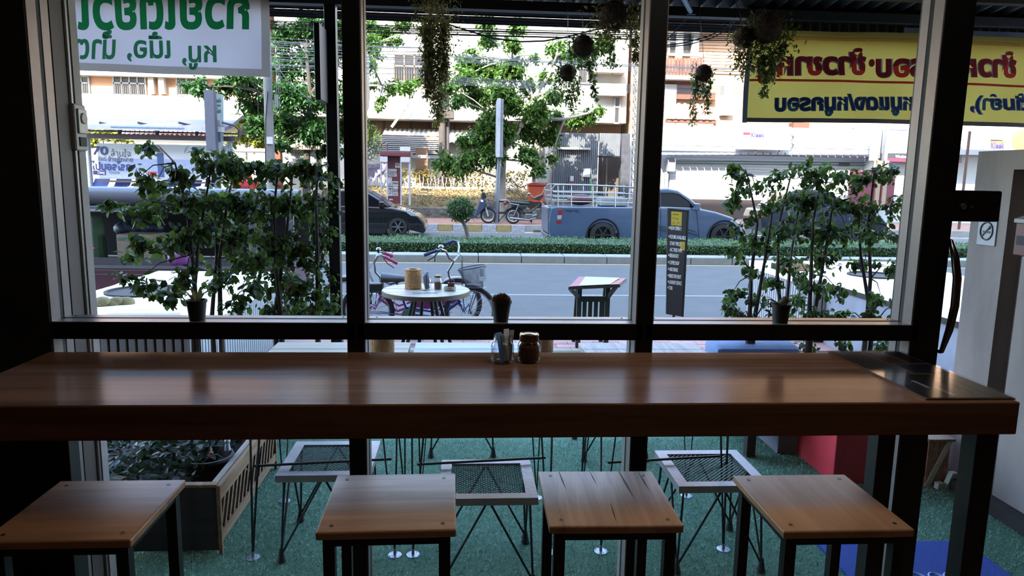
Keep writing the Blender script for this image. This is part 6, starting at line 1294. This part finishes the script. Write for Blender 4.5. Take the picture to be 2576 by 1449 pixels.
# street sign at the mullion
Yq = 24.5; q = [at(908,96,Yq), at(929,142,Yq+1.4), at(929,272,Yq+1.4), at(910,300,Yq)]; sg = thing('street_sign', 'tall street sign seen at a slant just beside the narrow mullion', 'sign', tuple(q[3])); part('board', MB().add(q+[p+Vector((-.15,.2,0)) for p in q], [(0,1,2,3),(7,6,5,4),(0,4,5,1),(1,5,6,2),(2,6,7,3),(3,7,4,0)]), mat('sign_grey', '#a39d9c', .5), sg)
q2 = [q[0].lerp(q[3],.62), q[1].lerp(q[2],.62), q[1].lerp(q[2],.86), q[0].lerp(q[3],.86)]; part('board_panel', MB().add([p+Vector((.02,-.02,0)) for p in q2], [(0,1,2,3)]), mat('sign_buff', '#b5998a', .5), sg)
part('support', MB().tube([(q[3].x-.1, Yq+.2, -.1), tuple(q[0]+Vector((-.1,.2,0)))], .07, 8), SPM, sg)
# lattice mast
Yt = 29.0; lm_ = thing('lattice_mast', 'white steel lattice mast beside the wide mullion', 'mast', (at(1600,480,Yt).x, Yt, .5)); MST = mat('mast_white', '#b9b6b6', .5, .2, .08, 5); b_ = MB(); c_ = [(1584,480,0),(1606,480,0),(1596,480,.5)]; d_ = [(1596,-40,0),(1612,-40,0),(1604,-40,.5)]
A_ = [at(x,y,Yt+e) for x,y,e in c_]; B_ = [at(x,y,Yt+e) for x,y,e in d_]
for i in range(3): part('chord', MB().tube([Vector((A_[i].x, A_[i].y, .5)), A_[i], B_[i]], .04, 6), MST, lm_)
for k in range(24):
    u0, u1 = k/24, (k+1)/24
    for i in range(3): j = (i+1) % 3; b_.tube([A_[i].lerp(B_[i],u0), A_[j].lerp(B_[j],u1)], .022, 4).tube([A_[i].lerp(B_[i],u0), A_[j].lerp(B_[j],u0)], .018, 4)
part('lacing', b_, MST, lm_)

# corrugated shop front with a doorway
Yc = 30.6; cf = thing('corrugated_shopfront', 'grey corrugated metal shopfront with a dark doorway', 'building', (at(1475,480,Yc).x, Yc, .3)); CORR = mat('corrugated_grey', '#8b8e94', .5, .25, .08, 3)
def corr(x0, x1, y0, y1):
    a_, b2 = at(x0, y1, Yc), at(x1, y0, Yc); zl2 = a_.z
    return lambda u, v: (a_.x+(b2.x-a_.x)*u, Yc+.025*math.sin((a_.x+(b2.x-a_.x)*u)*2*math.pi/.085), zl2+(b2.z-zl2)*v)
part('cladding', MB().grid(corr(1388, 1506, 336, 505), 360, 1), CORR, cf); part('cladding', MB().grid(corr(1506, 1561, 336, 396), 170, 1), CORR, cf)
b_ = MB(); fbox(b_, 1505, 394, 1508, 505, Yc-.05, .12); fbox(b_, 1505, 392, 1561, 396, Yc-.05, .12); part('door_frame', b_, BLACK, cf)
b_ = MB(); fbox(b_, 1506, 396, 1562, 510, Yc+.9, .1); part('door_recess', b_, mat('recess_brown', '#5f5146', .8, 0, .1, 3), cf); b_ = MB(); fbox(b_, 1524, 398, 1527, 505, Yc+.6, .1); part('door_edge', b_, mat('door_tan', '#8d7d6c', .7), cf)
b_ = MB(); fbox(b_, 1405, 371, 1486, 376, Yc-.25, .25); part('ledge', b_, CREAM, cf); b_ = MB(); fbox(b_, 1468, 424, 1485, 446, Yc-.25, .25); part('meter_cabinet', b_, mat('plate_white', '#d5d5d8'), cf, .02); b_ = MB(); fbox(b_, 1435, 443, 1443, 456, Yc-.15, .15); part('switch_box', b_, mat('plate_white', '#d5d5d8'), cf, .01); b_ = MB(); fbox(b_, 1430, 456, 1443, 465, Yc-.15, .15); part('rust_box', b_, mat('rust', '#7a3f2c', .8), cf)
part('green_pipe', MB().tube(PX([(1485,450),(1488,470),(1487,490)], Yc-.15), .03, 6), mat('pipe_green', '#5fae62', .5), cf)
part('body', MB().box(at(1388,0,Yc).x, at(1505,0,Yc).x, Yc+.08, Yc+5, 0, at(1400,337,Yc).z), CREAM, cf)
b_ = MB(); fbox(b_, 1562, 336, 1592, 505, Yc+.2, .4); part('side_wall', b_, mat('side_dark', '#3f3f46', .8, 0, .4, 5), cf); b_ = MB(); fbox(b_, 1340, 330, 1388, 505, Yc+1.2, .3); part('neighbour_wall', b_, mat('wall_tan', '#8f857a', .9, 0, .15, 3), cf)
for (x0,y0,x1,y1,n) in ((1344,428,1378,447,'white'),(1350,447,1378,461,'smaller white')): b_ = MB(); fbox(b_, x0,y0,x1,y1,Yc-.1,.5); solo('foam_box', b_, mat('foam_white', '#c9c5c6', .8), f'{n} foam box stacked beside the corrugated shopfront', 'box', bevel=.03)
b_ = MB(); Yo = 29.95; ob_ = thing('orange_bin', 'large orange plastic bin with a bent lid by the corrugated shopfront', 'bin', (at(1352,505,Yo).x, Yo, .3)); ORG_ = mat('bin_orange', '#d8562a', .5, 0, .08, 4)
xa, xb, za, zb = fbox(MB(), 1330, 468, 1374, 510, Yo, .8); part('tub', MB().prism([(xa+.06,za),(xb-.06,za),(xb,zb),(xa,zb)], Yo, Yo+.8, 'XZ'), ORG_, ob_, .04); part('lid', MB().prism([(xa-.05,zb),(xb+.05,zb),(xb+.0,zb+.1),(xa+.2,zb+.16),(xa-.02,zb+.1)], Yo-.05, Yo+.85, 'XZ'), mat('bin_lid', '#c04a2a', .5), ob_, .03)
part('stand', MB().box(xa, xb, Yo, Yo+.8, .15, za), WDARK, ob_)

# wooden house above the shops and its tiled roofs
Ywd = 37; wh = thing('timber_house', 'orange-brown timber house with a balcony above the white shop', 'building', (at(1790,250,Ywd).x, Ywd, 3)); TIM = mat('timber_orange', '#e6b48c', .8, 0, .1, 2); TIMD = mat('timber_brown', '#7a4632', .8, 0, .1, 4)
b_ = MB(); xa, xb, za, zb = fbox(b_, 1610, -120, 2700, 340, Ywd+.06, 6); part('wall_core', b_, TIM, wh); part('ground_floor', MB().box(xa, xb, Ywd+.3, Ywd+6, 0, za), CREAM, wh)
for k in range(17): y = 52+8*k; b_ = MB(); fbox(b_, 1755, y, 1900, y+6.6, Ywd, .08); part('plank', b_, TIM, wh)
window(wh, 1683, 84, 1706, 140, Ywd, 1, bars=False); window(wh, 1718, 84, 1742, 140, Ywd, 1, bars=False)
for (x0,y0,x1,y1) in ((1706,80,1718,150),(1744,40,1758,205),(1660,212,1700,330),(1820,205,1846,290)): b_ = MB(); fbox(b_, x0,y0,x1,y1,Ywd-.5,.5); part('column', b_, CREAM, wh)
b_ = MB(); fbox(b_, 1655, 134, 1775, 141, Ywd-.9, .12); part('balcony_rail', b_, FGREY, wh)
for k in range(13): x = 1660+8.4*k; b_ = MB(); fbox(b_, x, 145, x+6.4, 190, Ywd-.85, .06); part('balcony_slat', b_, TIMD, wh)
b_ = MB(); fbox(b_, 1655, 190, 1790, 200, Ywd-1, 1); part('balcony_floor', b_, CREAM, wh); b_ = MB(); fbox(b_, 1680, 205, 1760, 222, Ywd-.3, .3); fbox(b_, 1680, 232, 1800, 250, Ywd-.3, .3); part('lintel', b_, TIMD, wh)
TILE = mat('roof_tile', '#b0685a', .8, 0, .15, 6)
part('upper_roof', MB().grid(wavy(1660, 1900, 20, 48, Ywd, Ywd-1.4, .3, .07), 160, 3), TILE, wh)
part('tile_roof', MB().grid(wavy(1678, 1800, 262, 300, Ywd-2, Ywd-3.6, .3, .08), 120, 4), TILE, wh); b_ = MB(); fbox(b_, 1678, 300, 1802, 309, Ywd-3.5, .3); part('roof_fascia', b_, TIMD, wh)
part('tile_roof', MB().grid(wavy(2090, 2240, 310, 326, Ywd-2.5, Ywd-3.6, .3, .08), 120, 4), TILE, wh); b_ = MB(); fbox(b_, 2075, 326, 2236, 343, Ywd-3.5, .3); part('roof_fascia', b_, TIMD, wh); b_ = MB(); fbox(b_, 1996, 308, 2036, 326, Ywd-3.5, .5); part('roof_fascia', b_, TIMD, wh)
b_ = MB(); fbox(b_, 1800, 303, 1857, 320, Ywd-3.3, .3); part('lintel', b_, TIM, wh)
# white shop with shutter
Yp = 31.5; ws_ = thing('white_shop', 'long white shop with a panelled awning and a closed roller shutter', 'building', (at(1950,450,Yp).x, Yp, .15)); SHW = mat('shop_white', '#dcdcdc', .6, 0, .03, 3)
for k, (y0, y1) in enumerate(((320,338),(339,353),(354,371),(372,384))): b_ = MB(); fbox(b_, 1655, y0, 2215, y1, Yp-.7+.1*k*0, .12); part('awning_panel', b_, SHW, ws_, .02)
for k in range(30): x = 1664+18.4*k; b_ = MB(); fbox(b_, x, 384, x+15, 389, Yp-.75, .3); part('ledge_block', b_, SHW, ws_)
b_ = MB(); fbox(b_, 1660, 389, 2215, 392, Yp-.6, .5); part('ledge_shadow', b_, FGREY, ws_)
for k in range(16): y = 393+7*k; b_ = MB(); fbox(b_, 1685, y, 2215, y+6.4, Yp, .06); part('shutter_slat', b_, SHW, ws_)
b_ = MB(); fbox(b_, 1655, 505, 2215, 550, Yp+.02, .08); part('base', b_, mat('shop_base', '#4a3a34', .8), ws_)
part('core', MB().box(at(1655,0,Yp).x, at(2215,0,Yp).x, Yp+.1, Yp+1.2, .1, at(1900,322,Yp).z), SHW, ws_)
for y in (405, 411): part('cable', MB().tube(PX([(1690,y),(1950,y+2),(2200,y+4)], Yp-.1), .02, 5), mat('cable_green', '#5d7f7a', .6), ws_)
b_ = MB(); fbox(b_, 1680, 398, 1700, 432, Yp-.4, .3); part('meter_cabinet', b_, FGREY, ws_, .02); b_ = MB(); fbox(b_, 1672, 432, 1680, 520, Yp-.3, .15); part('side_post', b_, FGREY, ws_); b_ = MB(); fbox(b_, 2114, 410, 2138, 417, Yp-.1, .1); part('wall_lamp', b_, BLK, ws_)
sb_ = thing('shop_signboard', 'projecting white signboard with a purple shop name on the long white shop', 'sign', (at(1920,376,Yp).x, Yp-1.2, at(1920,376,Yp).z)); b_ = MB(); fbox(b_, 1856, 318, 1990, 377, Yp-1.2, .25); part('board', b_, SHW, sb_, .02)
PUR = mat('print_purple', '#4a3f8f', .6); CYA = mat('print_cyan', '#6fc3d8', .6)
ft('Kleek', PUR, sb_, 1889, 333, 1924, 345, Yp-1.215, .03); b_ = MB(); fbox(b_, 1893, 325, 1922, 330, Yp-1.21, .01); part('sign_wave', b_, CYA, sb_); b_ = MB(); fbox(b_, 1870, 333, 1888, 339, Yp-1.21, .01); part('sign_mark', b_, RED, sb_)
part('bracket', MB().tube(PX([(1900,377),(1900,385)], Yp-1.1), .03, 5).tube(PX([(1960,377),(1960,385)], Yp-1.1), .03, 5), BRN, sb_)
for k in range(2): y = 372+4*k; part('sign_brace', MB().tube([at(1990, 340+20*k, Yp-1.1), at(1998, 345+20*k, Yp-.6)], .03, 5), FGREY, sb_)
# neighbouring shop with a dark sign band
Yn = 31; nb_ = thing('wholesale_shop', 'shop with a white panel, dark lettered band and maroon strip next to the white shop', 'building', (at(2280,450,Yn).x, Yn, .15))
b_ = MB(); fbox(b_, 2230, 312, 2700, 390, Yn-.6, .3); part('sign_panel', b_, SHW, nb_); b_ = MB(); fbox(b_, 2228, 388, 2420, 400, Yn-.65, .3); part('sign_band', b_, mat('band_dark', '#3a3a40', .5), nb_); b_ = MB(); fbox(b_, 2226, 400, 2420, 408, Yn-.65, .3); part('maroon_strip', b_, mat('strip_maroon', '#8a2a4a', .5), nb_)
ft('Wholesale', PWH, nb_, 2252, 390, 2288, 397, Yn-.67, .02); b_ = MB(); fbox(b_, 2228, 312, 2236, 408, Yn-.7, .2); part('edge_post', b_, FGREY, nb_); b_ = MB(); fbox(b_, 2236, 322, 2296, 327, Yn-.62, .05); part('purple_line', b_, mat('line_purple', '#8a74b0', .5), nb_)
part('body', MB().box(at(2228,0,Yn).x, at(2900,0,Yn).x, Yn, Yn+1.6, .1, at(2300,312,Yn).z+.8), SHW, nb_)
b_ = MB(); fbox(b_, 2140, 430, 2250, 520, Yn-.9, .2); part('red_front', b_, mat('front_red', '#6f1a34', .5, 0, .15, 4), nb_)
for x in (2205, 2222): b_ = MB(); fbox(b_, x, 404, x+10, 520, Yn-1.0, .2); part('door_jamb', b_, mat('jamb_tan', '#a08a74', .7), nb_)
b_ = MB(); fbox(b_, 2195, 336, 2212, 404, Yn-.9, .2); part('white_pier', b_, CREAM, nb_)
ks = thing('shop_signboard', 'white signboard with an orange fish shape and purple name, seen through the glass door', 'sign', tuple(at(2520,378,Yn-1.5))); b_ = MB(); fbox(b_, 2432, 322, 2640, 378, Yn-1.6, .2); part('board', b_, SHW, ks); ft('Kleek', PUR, ks, 2492, 357, 2528, 374, Yn-1.62, .03)
part('orange_oval', MB().ball(tuple(at(2508, 358, Yn-1.56)), .55, 16, 10, (1,.1,.5)), mat('print_orange', '#d88a50', .6), ks); b_ = MB(); fbox(b_, 2494, 344, 2524, 352, Yn-1.66, .01); part('sign_wave', b_, CYA, ks); part('orange_fish', MB().ball(tuple(at(2476, 350, Yn-1.56)), .25, 12, 8, (1,.1,.8)).ball(tuple(at(2568, 352, Yn-1.58)), .5, 12, 8, (1,.1,1)), mat('print_orange', '#d88a50'), ks)
pole('door_side_post', 'slim brown post beyond the glass door', 2432, 330, 26.5, .05, .05, BRN)

# ================================================================ trees
GREENA = leafmat('tree_leaf', '#2f5a26', '#7fa644', .4, .45); GREENB = leafmat('tree_leaf_dark', '#1f4420', '#4f7f38', .35, .45); YELG = leafmat('shrub_yellow', '#7f8f2c', '#c6c456', .4, .5); BARK = mat('pale_bark', '#a39a8e', .9, 0, .2, 4, .4, 12)
def tree(label, Y, trunk, blobs, m_, leaf=.26, dens=1.0, bark=BARK, r0=.18, cat='tree', name='leafy_tree', zb=.6, depth=1.4):
    p = at(*trunk[0][0], Y); t = thing(name, label, cat, (p.x, Y, zb)); b_ = MB(); ends = []
    for i, tr in enumerate(trunk):
        pts = PX(tr, Y); rr = r0 if i == 0 else r0*.5; k = len(pts)
        if i == 0: pts = [Vector((pts[0].x, Y, zb))] + pts; k += 1
        b_.tube(pts, [rr*(1-.65*j/(k-1)) for j in range(k)], 8); ends += pts[1:]
    Ps = []
    for (x, y, r_) in blobs:
        cpt = at(x, y, Y+random.uniform(-depth, depth)); rr = r_/F_PX*Y; near = min(ends, key=lambda e: (e-cpt).length)
        b_.tube([near, near.lerp(cpt,.5)+Vector((0,0,.1)), cpt], [.05,.03,.015], 5, caps=False)
        n = int(dens*r_*r_*.45); nt_ = max(2, n//14)
        for q in range(nt_):           # sprays of drooping leaves
            d = Vector(RNG.normal(size=3)); d.normalize(); s0 = cpt+d*rr*random.uniform(.2,.8); a2 = random.random()*6.28; dd = Vector((math.cos(a2), math.sin(a2), -.45)).normalized()*rr*.55
            for u_ in np.linspace(0, 1, 14): Ps.append(tuple(s0+dd*u_+Vector(RNG.normal(size=3))*.06))
    part('trunk', b_, bark, t, smooth=True); V, Fc = leaf_cloud(np.array(Ps), leaf, .45, LEAF4, LEAF4_F); npmesh('crown', V, Fc, m_, t)
    return t
tree('big dense green tree behind the concrete utility pole', 30.5, [[(770,430),(775,330),(780,230),(770,120)],[(778,300),(720,220)],[(780,240),(840,160)],[(776,330),(650,230)]],
     [(620,205,42),(570,215,32),(505,218,30),(470,212,16),(640,260,44),(650,310,36),(720,235,56),(780,235,56),(835,245,46),(720,310,52),(790,320,54),(842,330,36),(720,165,48),(790,135,56),(842,125,46),(720,85,46),(780,60,50),(840,60,40),(705,360,26),(800,375,36),(846,380,24),(600,180,30),(890,200,40),(890,300,40),(870,60,40)], GREENB, .21, 1.25, mat('dark_bark', '#4a3f34', .9, 0, .2, 4, .3, 12))
tree('leafy branches of a tree rising out of the frame left of the hanging vine column', 31.5, [[(880,440),(885,250),(920,120)],[(890,215),(960,215)]],
     [(935,110,38),(930,160,24),(965,85,32),(995,100,16),(940,212,16),(985,215,22),(1022,216,26),(1050,206,14),(962,250,14),(955,268,12),(930,70,30),(1010,60,24),(1075,70,26)], GREENA, .19, 1.5)
tree('wide pale-trunked street tree behind the steel sign pole', 27.9, [[(1266,540),(1264,450),(1268,400),(1270,372)],[(1270,378),(1288,358),(1306,330),(1316,300)],[(1268,390),(1258,340),(1250,300)],[(1310,320),(1340,245),(1300,190),(1288,150)],[(1340,250),(1380,190),(1400,140)],[(1316,300),(1420,300),(1480,285)]],
     [(1180,150,38),(1172,190,42),(1230,172,42),(1290,170,42),(1200,240,44),(1255,225,42),(1330,215,30),(1372,190,22),(1290,255,42),(1350,275,42),(1240,300,46),(1212,345,42),(1262,335,44),(1330,320,44),(1382,335,38),(1172,352,26),(1130,405,32),(1182,400,40),(1102,412,18),(1150,425,22),(1240,385,36),(1330,385,34),(1352,425,20),(1388,395,16),(1445,300,26),(1482,287,28),(1512,272,13),(1402,290,28),(1230,95,30),(1290,110,24),(1300,65,28),(1222,55,24),(1345,140,14),(1405,120,34),(1445,132,30),(1485,112,34),(1522,100,26),(1420,185,22),(1395,240,26),(1130,215,24),(1150,250,22)], GREENA, .2, 1.2, zb=.16, depth=1.0)
tree('yellow-green clipped shrubs beyond the bus shelter', 32.5, [[(620,400),(620,340)],[(620,370),(660,350)]], [(605,300,22),(620,335,28),(650,350,26),(585,345,20),(670,335,20),(640,290,18)], YELG, .2, 1.6, r0=.06, cat='shrub', name='garden_shrub', depth=.6, zb=.15)
tree('yellow-green shrub under the left end of the bus shelter roof', 33, [[(260,420),(260,345)]], [(235,325,22),(265,335,22),(295,345,14),(230,352,16),(320,352,10),(280,318,12)], YELG, .2, 1.6, r0=.06, cat='shrub', name='garden_shrub', depth=.6, zb=.15)
pm_ = thing('small_palm', 'small palm with stiff fronds beside the narrow mullion', 'palm', (at(918,360,33).x, 33, .8)); p = at(915, 345, 33)
part('trunk', MB().tube([(p.x, 33, .8), tuple(p)], [.14,.1], 8), BARK, pm_)
for k in range(13):
    a_ = -1.3+2.9*k/12; L = .7+.1*random.random(); b_ = MB(); q0 = p; rib = [q0+Vector((math.cos(a_)*L*u_, random.uniform(-.1,.1)*u_, math.sin(a_)*L*u_-.25*u_*u_)) for u_ in np.linspace(0,1,7)]
    b_.tube(rib, .012, 4, caps=False)
    for i in range(1, 7):
        for s in (-1, 1): tdir = (rib[i]-rib[i-1]).normalized(); nn = Vector((-tdir.z,0,tdir.x))*s; e = rib[i]+nn*.26+tdir*.2; b_.add([rib[i]-tdir*.03, rib[i]+tdir*.03, e], [(0,1,2)])
    part('frond', b_, leafmat('palm_leaf', '#3f5a2a', '#8a9a50', .3), pm_)

# ================================================================ overhead cables
CBL = mat('cable_black', '#0d0c0e', .9, spec=.1); CPL = mat('cable_pale', '#77787c', .5, 0, .15, 2)
def cable(name, pts, Y, r_, m_, label, group, sag=0):
    P_ = [at(x, y, Y if not isinstance(Y, (list,tuple)) else Y[i]) for i, (x, y) in enumerate(pts)]
    if len(P_) == 2: P_ = [P_[0].lerp(P_[1], u_) - Vector((0,0,sag*4*u_*(1-u_))) for u_ in np.linspace(0,1,9)]
    return solo(name, MB().tube(P_, r_, 6), m_, label, 'cable', group, smooth=True)
for k in range(15):
    y = 3+2.45*k; cable('overhead_cable', [(120, y-19+1.5*math.sin(k*2.1)), (2320, y+60+1.2*math.sin(k*1.3))], 10.3+.1*(k % 3), random.choice((.0085,.011,.014)), CBL, 'thick black cable in the dark bundle crossing just under the canopy edge', 'dark cable bundle over the near pavement', .02)
for k in range(6): cable('overhead_cable', [(660, 52+4.0*k), (1900, 88+3.2*k+2*math.sin(k*2))], 12.5+.4*(k % 2), .008, CBL, 'thin dark cable just below the thick black bundle', 'thin dark cables under the bundle', .03)
cable('drooping_cable', [(1130,62),(1180,78),(1240,96),(1310,105),(1370,103),(1430,92),(1490,76),(1560,66)], 12.2, .014, CBL, 'single black cable sagging in a loop below the dark bundle', None)
cable('drooping_cable', [(1655,117),(1720,108),(1780,92),(1830,68),(1858,36)], 9.0, .008, CBL, 'upper of two cables curving up to the canopy beside the timber house', None); cable('drooping_cable', [(1655,120),(1730,113),(1790,96),(1836,72),(1860,40)], 9.1, .007, CBL, 'lower of two cables curving up to the canopy beside the timber house', None)
cable('drooping_cable', [(1655,122),(1690,88),(1722,54),(1750,28)], 9.2, .007, CBL, 'straight slanting cable crossing the timber house window', None); cable('drooping_cable', [(690,6),(740,18),(800,36),(850,54)], 9.6, .007, CBL, 'thin cable slanting down to the black canopy post', None)
for k in range(20): y = 88+4.3*k+2.5*math.sin(k*1.7); cable('span_wire', [(560, y-2+1.2*(k % 4)), (1085, y+24-.55*k+2*math.sin(k))], 25.2, .007+.003*(k % 2), CPL, 'pale wire in the fan of wires left of the hanging vine column', 'fan of pale wires at the utility pole', .05)
for k in range(8): cable('span_wire', [(1060, 131+2.6*k+(1.5 if k > 3 else 0)), (2000, 169+3.0*k)], 24.6, .014 if k in (2,3) else .007, CPL, 'pale wire in the upper band crossing the street tree', 'upper band of pale wires', .08)
for k in range(9): cable('span_wire', [(1060, 188+2.4*k), (2000, 219+2.6*k)], 24.9, .007, CPL, 'pale wire in the lower band crossing the street tree', 'lower band of pale wires', .1)
cable('stay_wire', [(694,160),(720,200),(790,262)], 25.9, .014, CPL, 'pale stay wire slanting down from the utility pole into the left tree', None)
for k in range(3): cable('down_wire', [(694+5*k,150),(697+4*k,210),(692+6*k,275)], 26.0, .01, CPL, 'loose pale wire hanging beside the utility pole', 'loose wires beside the utility pole')
